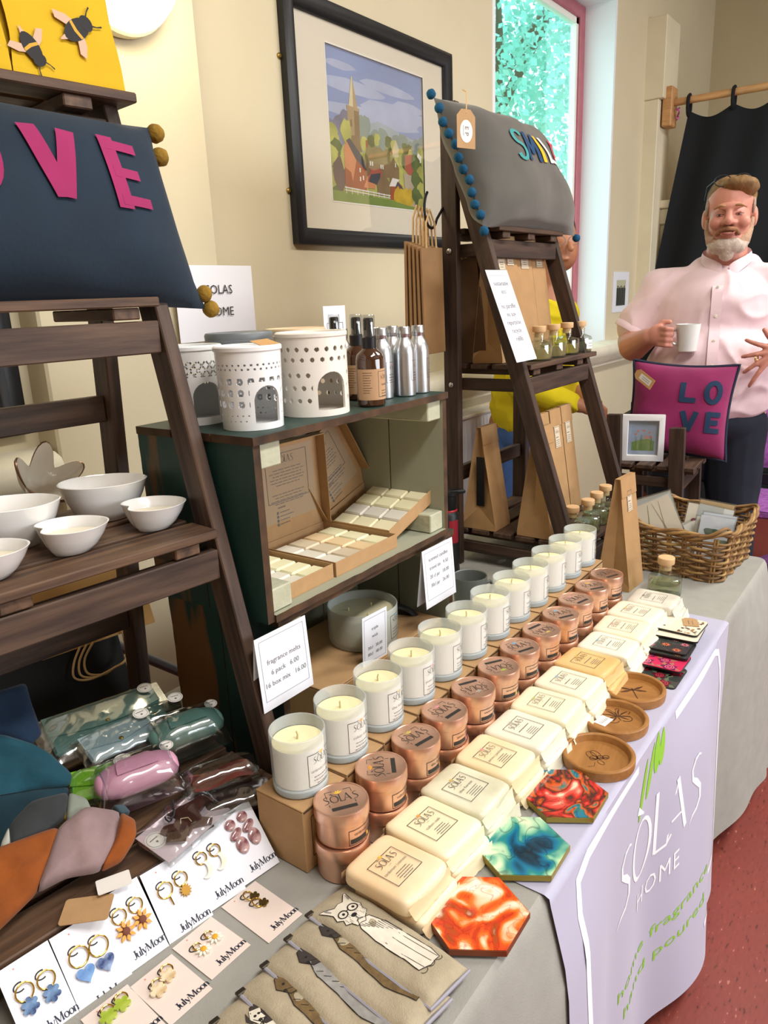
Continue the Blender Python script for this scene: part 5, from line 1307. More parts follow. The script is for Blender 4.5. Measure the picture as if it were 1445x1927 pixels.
# ------------------------------------------------------------------ cellophane packets on the bottom shelf
M_film = glass('cellophane', '#f4f6f6', .12, 1.1)
M_stick = mat('round_sticker', '#e6e2dc', .6)
def lp(u, s, z0=Z3+.002, k=.25): return l1(u, s/math.sqrt(1+k*k), z0+k*s/math.sqrt(1+k*k))
def film(t, w, h, th, seed):
    m = MB()
    def f(u, v):
        x = (u-.5)*w; y = (v-.5)*h; e = (1-abs(2*u-1)**6)*(1-abs(2*v-1)**4)
        return (x, y, .003+th*e+.0022*mnoise.noise(Vector((x*60+seed*3, y*60, 1))))
    m.grid(30, 16, f); m.grid(6, 4, lambda u, v: ((u-.5)*w, (.5-v)*h, .0012)); m.build('clear_bag', M_film, t, smooth=40)
def sticker(t, x, y, z, r=.012):
    m = MB(); m.flat([(x+r*math.cos(2*pi*i/24), y+r*.95*math.sin(2*pi*i/24)) for i in range(24)], z, 0); s = m.build('sticker', M_stick, t, smooth=0)
    m = MB(); stroke(m, [(x+r*.84*math.cos(2*pi*i/24), y+r*.8*math.sin(2*pi*i/24)) for i in range(25)], .0005, z+.0004, 0); put_text(m, 'FOX', x-.001, y+.001, .0055, z+.0004, 0, 'C') if 0 else fine_lines(m, x-.007, x+.007, y+.003, 1, .004, .0014, z+.0004); m.flat([(x+.0018*math.cos(2*pi*i/6), y-.003+.0018*math.sin(2*pi*i/6)) for i in range(6)], z+.0004, 0); m.build('sticker_print', M_ink2, s, smooth=0)
def stud(t, x, y, z): MB().lathe([(.0034, 0), (.0034, .001), (.002, .0026), (0, .003)], 14, T=xf((x, y, z))).build('stud', M_brass, t)
def pack(label, u, s, ang, zoff, group='cellophane leather packets'):
    t = thing('leather_packet', label, 'packet', tuple(lp(u, s)+Vector((0, 0, zoff))), 0, group, rot=(math.atan(.25), 0, rad(ang-6)))
    return t
def leather(n, c): return mat('leather_'+n, c, .4, var=.06, scale=18, coat=.2, bump=.06, bscale=200)
def envelope(label, u, s, ang, zoff, w, h, col, curved=True, st=True):
    t = pack(label, u, s, ang, zoff); m = MB()
    m.box(-w/2, w/2, -h/2, h/2, .002, .011, b=.003); m.build('pouch', col, t, smooth=50)
    n = 16; P = [(-w/2+w*i/n, -h*(.02+.16*math.sin(pi*i/n)) if curved else -h*.22*(1-abs(2*i/n-1))) for i in range(n+1)]
    m = MB(); m.prism([(w/2, h/2), (-w/2, h/2)]+P, .0115, .0135); m.build('flap', col, t, smooth=0)
    stud(t, 0, -h*(.10 if curved else .14), .0135)
    film(t, w*1.18, h*1.3, .017, u*50); 
    if st: sticker(t, w*.42, h*.32, .0215)
    return t
def roll(label, u, s, ang, zoff, w, r, col):
    t = pack(label, u, s, ang, zoff); m = MB()
    m.grid(20, 20, lambda a, b: (((a-.5)*w), r*1.15*math.cos(2*pi*b)*(1-.25*abs(2*a-1)**4), r*.85+r*.85*math.sin(2*pi*b)*(1-.25*abs(2*a-1)**4)+.001), wv=True)
    for sg in (-1, 1): m.ell((sg*w*.5, 0, r*.85), (r*.5, r*.86, r*.64), 12, m=8)
    m.build('case', col, t, smooth=180)
    m = MB(); m.grid(8, 12, lambda a, b: ((a-.5)*w*(.62-.25*b*b), r*1.18*math.cos(rad(70+75*b))*1.02, r*.85+r*.90*math.sin(rad(70+75*b))+.002)); m.mapv(lambda p: Vector((p.x, -p.y, p.z))); m.build('flap', col, t, smooth=180)
    stud(t, 0, r*.72*.9, r*1.50); film(t, w*1.3, r*3.4, r*1.85, u*40); sticker(t, w*.55, r*1.1, r*1.2, .010)
    return t
envelope('large sage green envelope pouch in cellophane at the back', -.138, .262, -11, .0, .170, .080, leather('sage', '#5d827a'))
envelope('pale grey blue envelope purse in cellophane', -.150, .200, -4, .012, .103, .052, leather('greyblue', '#93a8ad'), curved=False)
roll('sage green rolled glasses case in cellophane near the crate', -.066, .150, -12, .006, .092, .024, leather('sage', '#5d827a'))
envelope('lime green envelope purse in cellophane', -.208, .150, -24, .004, .078, .050, leather('lime', '#76b32a'), curved=False)
roll('pink rolled glasses case in cellophane', -.172, .112, -14, .010, .092, .024, leather('pink', '#d39ab4'))
envelope('black and green folded purse in cellophane beside the crate', -.075, .225, -20, .0, .085, .04, leather('blackgreen', '#2a3020'), curved=True)
t = pack('folded tan and brown leather strap wallet in cellophane', -.075, .055, -20, .004)
for k in range(4):
    m = MB(); m.grid(16, 4, lambda a, b: ((a-.5)*.085, (b-.5)*.03-.004*k, .004+.0055*k+.004*math.sin(a*7+k)*(1 if k > 1 else .4))); m.build('strap', leather('tan%d' % (k % 2), ('#8a4a34', '#5a2a22')[k % 2]), t, smooth=180)
film(t, .115, .055, .026, 3)
t = pack('dark brown flat leather keyring in cellophane', -.082, .014, -22, .004)
m = MB(); m.prism(rrect(-.04, .04, -.014, .014, .008), .002, .006); m.build('leather_piece', leather('umber', '#2c1d1b'), t); film(t, .11, .05, .012, 5)
# brown leather horse on its card
t = pack('dark brown leather horse keyring on a printed card', -.160, .018, 12, .006)
m = MB(); m.box(-.058, .058, -.03, .03, .001, .0018); m.build('backing_card', mat('pale_pink_card', '#cdbcc4', .7), t, smooth=0)
H = [(-.020, -.012), (-.012, -.020), (.000, -.016), (.010, -.022), (.020, -.030), (.026, -.026), (.018, -.014), (.022, -.004), (.042, .000), (.052, -.008), (.056, .000), (.046, .014), (.030, .016), (.014, .020), (.002, .034), (-.006, .030), (-.002, .012), (-.014, .006), (-.026, .012), (-.034, .010), (-.032, .002), (-.024, -.002)]
m = MB(); m.prism(H, .003, .0095); m.build('leather_horse', leather('choc', '#43211a'), t, smooth=0)
m = MB()
for i in range(14): a = i/13; m.tube([(-.030+.02*a, -.001-.014*a, .0095), (-.042+.016*a, -.010-.016*a, .010)], .0012, 5)
m.build('mane_fringe', mat('mane_brown', '#5a4030', .8), t)
m = MB(); m.tube([(-.01, -.002, .0105), (-.004, .004, .0107), (.004, -.002, .0105), (.002, -.010, .0105)], .0007, 5); m.build('bridle_stitch', mat('thread_cream', '#d9c8a4', .8), t)
MB().tube([(-.004+.014*math.cos(a*.55), .022+.012*math.sin(a*.7), .008+.0005*a) for a in range(18)], .0011, 6).build('cord_loop', mat('dark_cord', '#2a2228', .8), t)
sticker(t, -.044, .008, .0022, .014); film(t, .125, .075, .011, 7)

# ------------------------------------------------------------------ patchwork eye masks
def pad(parent, name, P, th, mt, T, base=.72, rings=6):
    n = len(P); Q = []
    for i in range(n):
        a, b = Vector(P[i]), Vector(P[(i+1) % n])
        for k in range(5): Q.append(a.lerp(b, k/5))
    n = len(Q)
    Q = [(Q[i-1]+Q[i]*2+Q[(i+1) % n])/4 for i in range(n)]
    c = Vector((sum(q.x for q in Q)/n, sum(q.y for q in Q)/n))
    V = [(q.x, q.y, 0) for q in Q]; F = []
    for j in range(rings+1):
        k = 1-j/(rings+.6); z = th*(base+(1-base)*math.sqrt(max(0, 1-k*k)))
        for q in Q:
            p = c+(q-c)*k; V.append((p.x, p.y, z+th*.55*mnoise.noise(Vector((p.x*30, p.y*30, th*100)))*min(1, 2.5*(1-k))))
    for j in range(rings+1):
        for i in range(n): F.append((j*n+i, j*n+(i+1) % n, (j+1)*n+(i+1) % n, (j+1)*n+i))
    F.append(tuple((rings+1)*n+i for i in range(n))); F.append(tuple(reversed(range(n))))
    m = MB().add(V, F, 0, T); return m.build(name, mt, parent, smooth=70)
velv = lambda n, c: mat('velvet_'+n, c, .9, var=.2, scale=26, sheen=.1, bump=.15, bscale=120)
def slope_T(z0, k, v0): return Matrix.Translation((0, v0, z0)) @ Matrix.Rotation(math.atan(k), 4, 'X')
def mask(label, plane_, parts):
    t = thing('eye_mask', label, 'eye mask', (.675, .711, 0), rad(-6), 'patchwork velvet eye masks')
    T = slope_T(*plane_)
    for nm, P, th, mt in parts: pad(t, nm, P, th, mt, T)
    return t
k1 = mask('orange and dusty pink patchwork velvet eye mask', (.806, .6, -.005), [
    ('orange_panel', [(-.43, .115), (-.366, .107), (-.306, .096), (-.301, .090), (-.326, .065), (-.353, .038), (-.378, .03), (-.43, .015)], .018, velv('orange', '#84420a')),
    ('pink_panel', [(-.301, .093), (-.262, .101), (-.229, .071), (-.254, .041), (-.283, .020), (-.318, .036), (-.353, .038), (-.326, .065)], .020, velv('dusty', '#877070')),
    ('rust_panel', [(-.229, .071), (-.219, .052), (-.228, .033), (-.256, .017), (-.283, .020), (-.254, .041)], .018, velv('orange', '#84420a')),
    ('corner_tab', [(-.232, .086), (-.219, .080), (-.217, .066), (-.229, .070)], .012, velv('slate', '#33454d'))])
m = MB(); m.prism(rrect(-.028, .028, -.02, .02, .004), 0, .001); o = m.build('kraft_label', M_kraft, k1, smooth=0); o.matrix_local = Matrix.Translation((-.315, -.012, Z3+.004)) @ Matrix.Rotation(rad(-40), 4, 'Z')
m = MB(); m.prism(rrect(-.02, .02, -.013, .013, .002), 0, .001); o = m.build('care_label', M_stick, k1, smooth=0); o.matrix_local = Matrix.Translation((-.275, -.004, Z3+.010)) @ Matrix.Rotation(rad(-20), 4, 'Z')
mask('charcoal and sage patchwork eye mask behind the orange one', (.832, .7, .06), [
    ('charcoal_panel', [(-.344, .062), (-.310, .077), (-.267, .065), (-.285, .037), (-.327, .030), (-.355, .030)], .018, velv('charcoal', '#2b2f30')),
    ('sage_panel', [(-.267, .065), (-.252, .046), (-.254, .026), (-.287, .030)], .016, velv('sagegrey', '#7d8478')),
    ('pale_panel', [(-.344, .062), (-.362, .045), (-.364, .028), (-.355, .030)], .014, velv('pale', '#9ea096'))])
mask('teal and midnight blue velvet eye mask with mustard corner', (.806, 1.3, .14), [
    ('midnight_panel', [(-.34, .215), (-.278, .208), (-.243, .205), (-.247, .176), (-.250, .129), (-.267, .121), (-.299, .152), (-.35, .165)], .02, velv('midnight', '#09233c')),
    ('teal_panel', [(-.35, .165), (-.299, .152), (-.267, .121), (-.252, .099), (-.237, .060), (-.246, .047), (-.281, .062), (-.35, .085)], .024, velv('teal', '#083e4c')),
    ('deep_teal_panel', [(-.35, .085), (-.281, .062), (-.246, .047), (-.262, .020), (-.30, .012), (-.36, .014)], .02, velv('deepteal', '#0a2c38')),
    ('mustard_corner', [(-.262, .036), (-.246, .030), (-.250, .010), (-.268, .010)], .012, velv('mustard', '#a57a1c'))])

# ================================================================== earring cards
SG = {'J': ([([(.08, .75), (.36, .75)], .05), ([(.22, .75), (.22, .18)], .13), ([(.22, .2), (.17, .02), (.04, -.02), (-.02, .08)], [.12, .07, .06, .1])], .36),
      'u': ([([(.0, .48), (.0, .14)], .12), ([(0, .14), (.08, .02), (.2, .03), (.3, .14)], [.11, .06, .04, .04]), ([(.3, .48), (.3, 0)], .12), ([(-.08, .48), (.04, .48)], .04), ([(.3, .01), (.4, .03)], .04)], .44),
      'l': ([([(.04, .8), (.04, 0)], .12), ([(-.06, .8), (.08, .8)], .04), ([(-.06, .01), (.14, .01)], .04)], .20),
      'y': ([([(0, .48), (.17, .02)], .12), ([(.34, .48), (.12, -.2), (0, -.22)], [.045, .045, .09]), ([(-.08, .48), (.1, .48)], .04), ([(.26, .48), (.42, .48)], .04)], .42),
      'M': ([([(.06, .75), (.06, 0)], .05), ([(.06, .75), (.36, .02)], .13), ([(.36, .02), (.64, .75)], .05), ([(.66, .75), (.66, 0)], .13), ([(-.04, .01), (.16, .01)], .04), ([(.54, .01), (.78, .01)], .04), ([(.56, .75), (.78, .75)], .04), ([(-.04, .75), (.12, .75)], .04)], .84),
      'o': ([(arc(.19, .24, .19, .24, 0, 360, 16), [.05+.07*abs(math.cos(2*pi*i/16)) for i in range(17)])], .46),
      'n': ([([(.03, .48), (.03, 0)], .12), ([(.05, .36), (.14, .46), (.24, .46), (.31, .34)], [.04, .05, .08, .11]), ([(.31, .36), (.31, 0)], .12), ([(-.05, .48), (.06, .48)], .04), ([(-.05, .01), (.11, .01)], .04), ([(.23, .01), (.4, .01)], .04)], .42)}
def serif(m, txt, x, y, s, z, mi=0, T=None):
    for c in txt:
        st, adv = SG[c]
        for p, w in st: stroke(m, [(x+a*s, y+b*s) for a, b in p], [q*s for q in w] if hasattr(w, '__len__') else w*s, z, mi, T)
        x += adv*s
M_ecard = mat('white_earring_card', '#e9eaf3', .6); M_pcard = mat('pink_earring_card', '#e8d9d0', .6)
M_ering = mat('polished_gold', '#cfa951', .2, metal=1.0)
EW, EH = .058, .090
lean = math.atan(1.1)
def ecard(label, u, s, ang, lying, pink, w=EW, h=EH, txt=True, zo=0.0, dot=True):
    if lying: loc = l1(u, s, TZ+.0008+zo); rot = (0, 0, rad(ang-6))
    else: loc = l1(u, -.06+s*math.cos(lean), .7375+s*math.sin(lean)+zo); rot = (lean, 0, rad(ang-6))
    t = thing('earring_card', label, 'earring card', tuple(loc), 0, 'earring cards', rot=rot)
    MB().box(-w/2, w/2, -h/2, h/2, 0, .0006).build('card', M_pcard if pink else M_ecard, t, smooth=0)
    m = MB()
    if txt: serif(m, 'JulyMoon', -w*.20, -h*.40, .0118, .001)
    if dot: m.flat([(-.013, h*.43), (-.0118, h*.43+.0012), (-.0106, h*.43), (-.0118, h*.43-.0012)], .001, 1)
    m.build('card_print', [mat('navy_print', '#23263a', .6), mat('coral_print', '#d98a78', .6)], t, smooth=0)
    return t
def hoop(t, x, y, r=.0095, tilt=0, slot=True, a0=0):
    if slot:
        m = MB(); stroke(m, arc(x-.002, y+r*.75, .0065, .0045, 60, 300, 10), .0016, .0009, 0); m.build('card_slot', M_ink, t, smooth=0)
    MB().tube([(r*math.cos(2*pi*i/22), r*math.sin(2*pi*i/22), 0) for i in range(22)], .0010, 7, closed=True).build('hoop', M_ering, t, loc=(x, y, .0035), rot=(rad(12), rad(tilt), 0))
def pend(t, name, mb, mats, x, y, rz=0, z=.0022): return mb.build(name, mats, t, loc=(x, y, z), rot=(0, 0, rad(rz)), smooth=40)
def heart(s): return [(s*1.0*math.sin(a)**3, s*(.8125*math.cos(a)-.3125*math.cos(2*a)-.125*math.cos(3*a)-.0625*math.cos(4*a))) for a in [2*pi*i/28 for i in range(28)]]
def flower_pts(n, r0, r1, k=6): return [((r0+(r1-r0)*abs(math.sin(n*pi*i/(n*k)))**.6)*math.cos(2*pi*i/(n*k)), (r0+(r1-r0)*abs(math.sin(n*pi*i/(n*k)))**.6)*math.sin(2*pi*i/(n*k))) for i in range(n*k)]
resin = lambda n, c, c2: mat('resin_'+n, c, .15, col2=c2, thr=.5, scale=70, soft=.12, coat=.6)
c = ecard('white card with blue marbled flower hoop earrings at the left edge', -.392, .028, 0, False, False)
for x, y in ((-.011, .012), (.012, .010)): hoop(c, x, y); pend(c, 'flower_pendant', MB().prism(flower_pts(6, .006, .0095), 0, .003), resin('bluegrey', '#6f8fb5', '#2c4470'), x, y-.0155)
c = ecard('white card with blue resin heart hoop earrings', -.330, .022, -1, False, False, w=.064, h=.1, zo=.0006)
for x, y, a, b in ((-.012, .016, '#5b84bb', '#7aa2d2'), (.011, .014, '#27396e', '#8fa6c9')): hoop(c, x, y, .011); pend(c, 'heart_pendant', MB().prism(heart(.0105), 0, .003), resin('heart'+a[1:4], a, b), x, y-.020)
c = ecard('white card with orange sunflower hoop earrings', -.277, .034, -1, False, False, zo=.0012)
for x, y in ((-.009, .016), (.013, .017)):
    hoop(c, x, y, .0085); m = MB()
    for i in range(8):
        a = 2*pi*i/8; m.prism([(.003*math.cos(a), .003*math.sin(a)), (.008*math.cos(a-.3), .008*math.sin(a-.3)), (.0128*math.cos(a), .0128*math.sin(a)), (.008*math.cos(a+.3), .008*math.sin(a+.3))], 0, .003)
    p = pend(c, 'sunflower_petals', m, mat('petal_orange', '#e0993a', .5), x, y-.0185); pend(p, 'sunflower_centre', MB().lathe([(.0045, 0), (.0045, .004), (.003, .005), (0, .005)], 16), mat('seed_brown', '#6e3a28', .7), 0, 0, z=.0004)
c = ecard('white card with small gold bar and star hoop earrings', -.214, .030, -3, False, False, w=.062, h=.094, zo=.0004)
hoop(c, -.011, .016); pend(c, 'bar_pendant', MB().tube([(0, 0, .001), (.001, -.011, .001)], [.0012, .0008], 6), M_ering, -.009, .006)
hoop(c, .012, .018, .0085); pend(c, 'star_pendant', MB().prism([((.0085 if i % 2 else .0052)*math.cos(2*pi*i/24), (.0085 if i % 2 else .0052)*math.sin(2*pi*i/24)) for i in range(24)], 0, .002), mat('antique_gold', '#a8803a', .35, metal=.8), .012, .003)
c = ecard('white card with pearly moon hoop earrings', -.158, .036, -3, False, False, zo=.0008)
for x, y in ((-.009, .018), (.012, .018)):
    hoop(c, x, y, .0075); P = arc(0, 0, .0085, .0105, 60, 300, 14)+list(reversed(arc(.0035, 0, .0055, .0085, 75, 285, 14))); pend(c, 'moon_pendant', MB().prism(P, 0, .0025), resin('pearl', '#e6dfc6', '#f3efe0'), x, y-.016, 160)
c = ecard('white card with purple brown marbled disc earrings', -.100, .040, -2, False, False, w=.060, h=.094, zo=.0004)
for x, y in ((-.011, .03), (.010, .032)):
    q = resin('plum', '#7a4a50', '#c9a7a4')
    for k, (dy, r1, r2, rz) in enumerate(((0, .0078, .0072, 0), (-.0145, .0105, .0062, 25), (-.031, .0088, .0115, 0))):
        pend(c, 'marbled_disc', MB().ell((0, 0, .0016), (r1, r2, .0018), 20, m=6), q, x+.002*k, y+dy, rz)
c = ecard('pink card with white daisy stud earrings lying on the table', -.216, -.110, 4, True, True, w=.060, h=.074)
for x, y in ((-.010, .008), (.010, .011)):
    m = MB()
    for i in range(9):
        a = 2*pi*i/9; m.prism([(.002*math.cos(a), .002*math.sin(a)), (.006*math.cos(a-.28), .006*math.sin(a-.28)), (.0095*math.cos(a), .0095*math.sin(a)), (.006*math.cos(a+.28), .006*math.sin(a+.28))], 0, .0022)
    p = pend(c, 'daisy_petals', m, mat('petal_white', '#f2eee0', .5), x, y-.006); pend(p, 'daisy_centre', MB().lathe([(.0036, 0), (.0036, .003), (0, .0042)], 14), mat('daisy_yellow', '#e5a62c', .6), 0, 0, z=.0004)
    hoop(c, x-.002, y+.004, .0045)
c = ecard('pink card with bronze flower hoop earrings lying on the table', -.141, -.113, 2, True, True, w=.057, h=.092)
for x, y in ((.004, .030), (.004, .012)): hoop(c, x, y, .0075, 20); pend(c, 'bronze_flower', MB().prism(flower_pts(5, .0035, .0068), 0, .002), mat('bronze', '#8a7440', .3, metal=.9), x+.005, y-.006)
c = ecard('pink card with cream chequered flower earrings lying on the table', -.280, -.122, 3, True, True, w=.057, h=.078)
for x, y in ((-.012, .010), (.006, .018)): hoop(c, x+.004, y+.004, .007); pend(c, 'chequered_flower', MB().prism(flower_pts(5, .006, .0098), 0, .0026), resin('check', '#efe2c2', '#d6b88a'), x, y-.003)
c = ecard('pink card with lime flower earrings at the bottom edge', -.338, -.118, 1, True, True, w=.057, h=.078)
for x, y in ((-.008, .020), (.010, .022)): hoop(c, x+.003, y+.003, .007); pend(c, 'lime_flower', MB().prism(flower_pts(5, .006, .0098), 0, .0026), resin('lime', '#9db53a', '#b9c95a'), x, y-.004)

# ================================================================== embroidered linen pouches
M_lin = mat('natural_linen', '#a89c84', .9, var=.08, scale=60, bump=.25, bscale=500); M_lin2 = mat('grey_lining', '#9a98a4', .9)
THR = [mat('thread_black', '#1f1b1a', .8), mat('applique_cream', '#d9d2c2', .9, var=.1, scale=80), mat('thread_brown', '#6b5636', .9, var=.3, scale=120), mat('applique_grey', '#8d8a86', .9, var=.2, scale=90), mat('applique_dark', '#3a3330', .9)]
def pouch(label, x, y, z, ang, kind):
    t = thing('linen_pouch', label, 'pouch', (x, y, z), 0, 'linen glasses pouches', rot=(0, rad(4.0), rad(ang)))
    w, l = .069, .196
    def top(u, v):
        e = max(0, (1-abs(2*u-1)**4)*(1-abs(2*v-1)**8)); yy = (v-.5)*l; n = .0012*mnoise.noise(Vector((u*5, v*12, x*40)))
        wv = w*(1+.04*math.sin(v*5))
        return ((u-.5)*wv, yy+.003*math.sin(u*3), .0025+.0095*e**.5*(.75+.25*math.cos(v*9))+n)
    m = MB(); m.grid(16, 34, top); m.build('front_panel', M_lin, t, smooth=180)
    m = MB(); m.grid(16, 12, lambda u, v: (-(u-.5)*w, (v-.5)*l, .0004)); m.grid(16, 3, lambda u, v: ((u-.5)*w*1.01, -l/2, .0004+.003*v)); m.build('back_panel', M_lin2, t, smooth=60)
    m = MB(); m.tube([(-w/2, l/2*(1-2*i/10), .002) for i in range(11)]+[(w/2*(2*i/4-1), -l/2, .002) for i in range(1, 5)], .0022, 6); m.build('seam', M_lin2, t)
    m = MB(); m.box(-w/2-.004, -w/2+.008, l/2-.006, l/2+.001, .002, .0055, b=.001); m.build('frame_hinge', mat('hinge_metal', '#5b5348', .35, metal=.9), t, smooth=0)
    z1 = .0165
    f = lambda p: (lambda q: (q[0], q[1], q[2]+.0007+p[2]))(top(min(.98, max(.02, p[0]/w+.5)), min(.99, max(.01, p[1]/l+.5))))
    m = MB()
    def fl(P, mi, zz=0.0):
        n = len(P); c = (sum(p[0] for p in P)/n, sum(p[1] for p in P)/n)
        V = [f((c[0], c[1], zz))]+[f((c[0]+(p[0]-c[0])*.5, c[1]+(p[1]-c[1])*.5, zz)) for p in P]+[f((p[0], p[1], zz)) for p in P]
        F = [(0, 1+i, 1+(i+1) % n) for i in range(n)]+[(1+i, 1+n+i, 1+n+(i+1) % n, 1+(i+1) % n) for i in range(n)]
        A = sum(P[i][0]*P[(i+1) % n][1]-P[(i+1) % n][0]*P[i][1] for i in range(n))
        if A < 0: F = [tuple(reversed(q)) for q in F]
        m.add(V, F, mi)
    sk = lambda P, w_, mi=0, zz=.0003: stroke(m, dense(P, .004), w_, zz, mi, fun=f)
    if kind == 'westie':
        body = [(-.006, .036), (.010, .032), (.018, .010), (.022, -.020), (.024, -.052), (.020, -.068), (.004, -.070), (-.010, -.064), (-.008, -.040), (-.012, .0), (-.012, .024)]
        head0 = [(-.019, .064), (-.0265, .083), (-.0215, .0815), (-.009, .0715), (-.001, .0735), (.006, .0715), (.0175, .083), (.0215, .084), (.0165, .064), (.0195, .054), (.0150, .046), (.0165, .040), (.008, .034), (.003, .028), (-.003, .030), (-.010, .029), (-.013, .037), (-.0195, .041), (-.0165, .048), (-.0225, .054)]
        head = [(p-.002, q) for p, q in head0]
        fl(body, 1); fl(head, 1, .0002)
        for P in (body+[body[0]], head+[head[0]]): sk(P, .0009)
        for cx in (-.0115, .0055): sk(arc(cx, .0555, .0068, .0058, 0, 360, 14), .0016, 0, .0006); fl(arc(cx+.0008, .0555, .0021, .0021, 0, 330, 8), 0, .0005)
        sk([(-.0048, .0565), (-.0012, .0565)], .0014, 0, .0006)
        for s_, x_ in ((-1, -.0215), (1, .0165)): sk([(x_, .079), (x_+s_*-.003, .070)], .0022, 3, .0004)
        for a_ in range(14): sk([(-.016+a_*.0023, .047-.006*math.sin(a_*1.3)), (-.0165+a_*.0024, .040-.006*math.sin(a_*1.3))], .0005, 3, .0004)
        fl(arc(-.003, .0445, .0042, .0032, 0, 330, 8), 0, .0006); sk([(-.003, .042), (-.0035, .037), (-.008, .0345)], .0008, 0, .0005); sk([(-.0035, .037), (.002, .0345)], .0008, 0, .0005)
        for a in range(9): sk([(-.010+a*.0035, .030-a*.002), (-.006+a*.0035, .022-a*.004)], .0006)
        for xx in (-.004, .008, .018): sk([(xx-.002, -.010), (xx, -.040), (xx+.001, -.066)], .0006)
        for xx in (-.006, .006, .018): sk(arc(xx, -.068, .005, .004, 180, 360, 6), .0007)
    else:
        mi, hd = {'spaniel': (2, 4), 'cat': (3, 4), 'bear': (2, 2), 'terrier': (1, 4)}[kind]
        sh_ = -.010; body = [(p+sh_, q) for p, q in [(.010, .052), (.026, .046), (.033, .010), (.034, -.040), (.028, -.076), (.010, -.080), (.002, -.04), (.004, .0), (.002, .03)]]
        fl(body, mi); sk(body+[body[0]], .0009)
        head = [(p+sh_, q) for p, q in [(.002, .060), (.010, .074), (.022, .076), (.032, .066), (.032, .050), (.022, .042), (.010, .044)]]
        fl(head, hd, .0002); sk(head+[head[0]], .0009); fl(arc(.012+sh_, .060, .0018, .0018, 0, 330, 6), 0, .0004); fl(arc(.008+sh_, .052, .0026, .002, 0, 330, 6), 0, .0004)
        for i in range(10): sk([(.006+sh_+.002*i, .036-.011*i), (.012+sh_+.0018*i, .030-.011*i)], .0007)
        if kind == 'terrier': head2 = [(-.010, .060), (-.004, .070), (.008, .066), (.006, .050), (-.006, .048)]; fl(head2, 1, .0003); sk(head2+[head2[0]], .0009); fl(arc(-.003, .060, .0018, .0018, 0, 330, 6), 0, .0005); fl([(-.014, .062), (-.008, .072), (-.010, .052)], 4, .0003)
    m.build('embroidery', THR, t, smooth=60)
    return t
PX = [(.3985, 'terrier', 'linen pouch with a black and white terrier, lowest of the fan'), (.438, 'bear', 'linen pouch with a brown embroidered animal, fourth from the top of the fan'), (.477, 'cat', 'linen pouch with a grey embroidered animal, third from the top of the fan'), (.518, 'spaniel', 'linen pouch with a curly brown dog directly under the top one'), (.557, 'westie', 'linen pouch with a white terrier in spectacles, top of the fan')]
pouch('linen pouch at the bottom edge, mostly out of the picture', .358, .438, TZ+.001, -7, 'bear')
for i, (x, k, lab) in enumerate(PX): pouch(lab, x, .440+.0005*i, TZ+.001+.0035*(i+1), -7.5+i*.3, k)
# ================================================================== goods on the right ladder shelf
S2, S1, S0z = TZ+.105+.0005, TZ+.57+.0005, TZ+.915+.0005
def bag_mesh(w, d, h, fold=.03):
    """gusseted paper bag standing open-bottomed on a w x d foot, closed to a ridge at the top; front is -y"""
    m = MB(); hb = d*.62; y0 = -d/2; x = w/2
    V = [(-x, y0, 0), (x, y0, 0), (x, d/2, 0), (-x, d/2, 0)]
    V += [(-x, y0, hb*.2), (x, y0, hb*.2), (x, d/2, hb*.2), (-x, d/2, hb*.2)]
    V += [(-x, -.006, h), (x, -.006, h), (x, .006, h), (-x, .006, h)]
    V += [(-x+.002, 0, hb), (x-.002, 0, hb)]                        # foot of the gusset crease
    V += [(-x+d*.22, 0, h*.98), (x-d*.22, 0, h*.98)]                # top of the crease, tucked in
    F = [(3, 2, 1, 0), (0, 1, 5, 4), (2, 3, 7, 6), (4, 5, 9, 8), (6, 7, 11, 10), (8, 9, 10, 11)]
    F += [(0, 4, 7, 3), (1, 2, 6, 5)]
    F += [(4, 12, 7), (4, 8, 14, 12), (7, 12, 14, 11), (5, 6, 13), (5, 13, 15, 9), (6, 10, 15, 13), (8, 11, 14), (9, 15, 10)]
    m.add(V, F)
    return m.mesh('bag_body', M_kraft2, 20)
_bg = {}
def kbag(label, loc, rz, w, d, h, lean=0, labels=(), flap=True, strip=False, name='gift_bag'):
    t = thing(name, label, 'bag', loc, 0, 'kraft gift bags', rot=(rad(-lean), 0, rad(rz)))
    k = (w, d, h)
    if k not in _bg: _bg[k] = bag_mesh(*k)
    put('bag_body', _bg[k], t)
    sl = math.atan2(d/2-.006, h)
    if flap:
        o = MB().box(-w/2+.0005, w/2-.0005, -.0012, 0, -.05, 0).build('folded_top', M_kraft2, t, smooth=0, loc=(0, -.0068, h+.0005), rot=(-sl, 0, 0))
    for (x, z, lw, lh, leaf) in labels:
        P = Vector((x, -d/2+(d/2-.006)*z/h-.0016, z))
        o = MB().box(-lw/2, lw/2, -.0004, 0, -lh/2, lh/2).build('label', mat('tan_label', '#cdbfa6', .7), t, smooth=0, loc=P, rot=(-sl, 0, 0))
        m = MB(); T = xf((0, -.0006, 0), (pi/2, 0, 0)); rect_line(m, -lw*.44, lw*.44, -lh*.44, lh*.46, .0009, 0, 0, T); logo(m, -lw*.3, lh*.18, lw*.18, 0, 0, 1, T, thick=1.2); fine_lines(m, -lw*.32, lw*.34, -lh*.02, 1, .01, .002, 0, 0, T, seed=int(x*900)); fine_lines(m, -lw*.34, lw*.34, -lh*.16, 3, lh*.09, .0013, 0, 0, T, seed=int(z*90), centre=True)
        m.build('label_print', [M_ink, LEAF[leaf]], o, smooth=0)
    if strip: MB().box(-w/2-.0006, -w/2+.001, -.018, .006, .07, .21).build('gusset_shadow_strip', M_blk, t, smooth=0)  # black strip painted in for the shadow inside the gusset fold
    return t
lw, lh = .036, .062
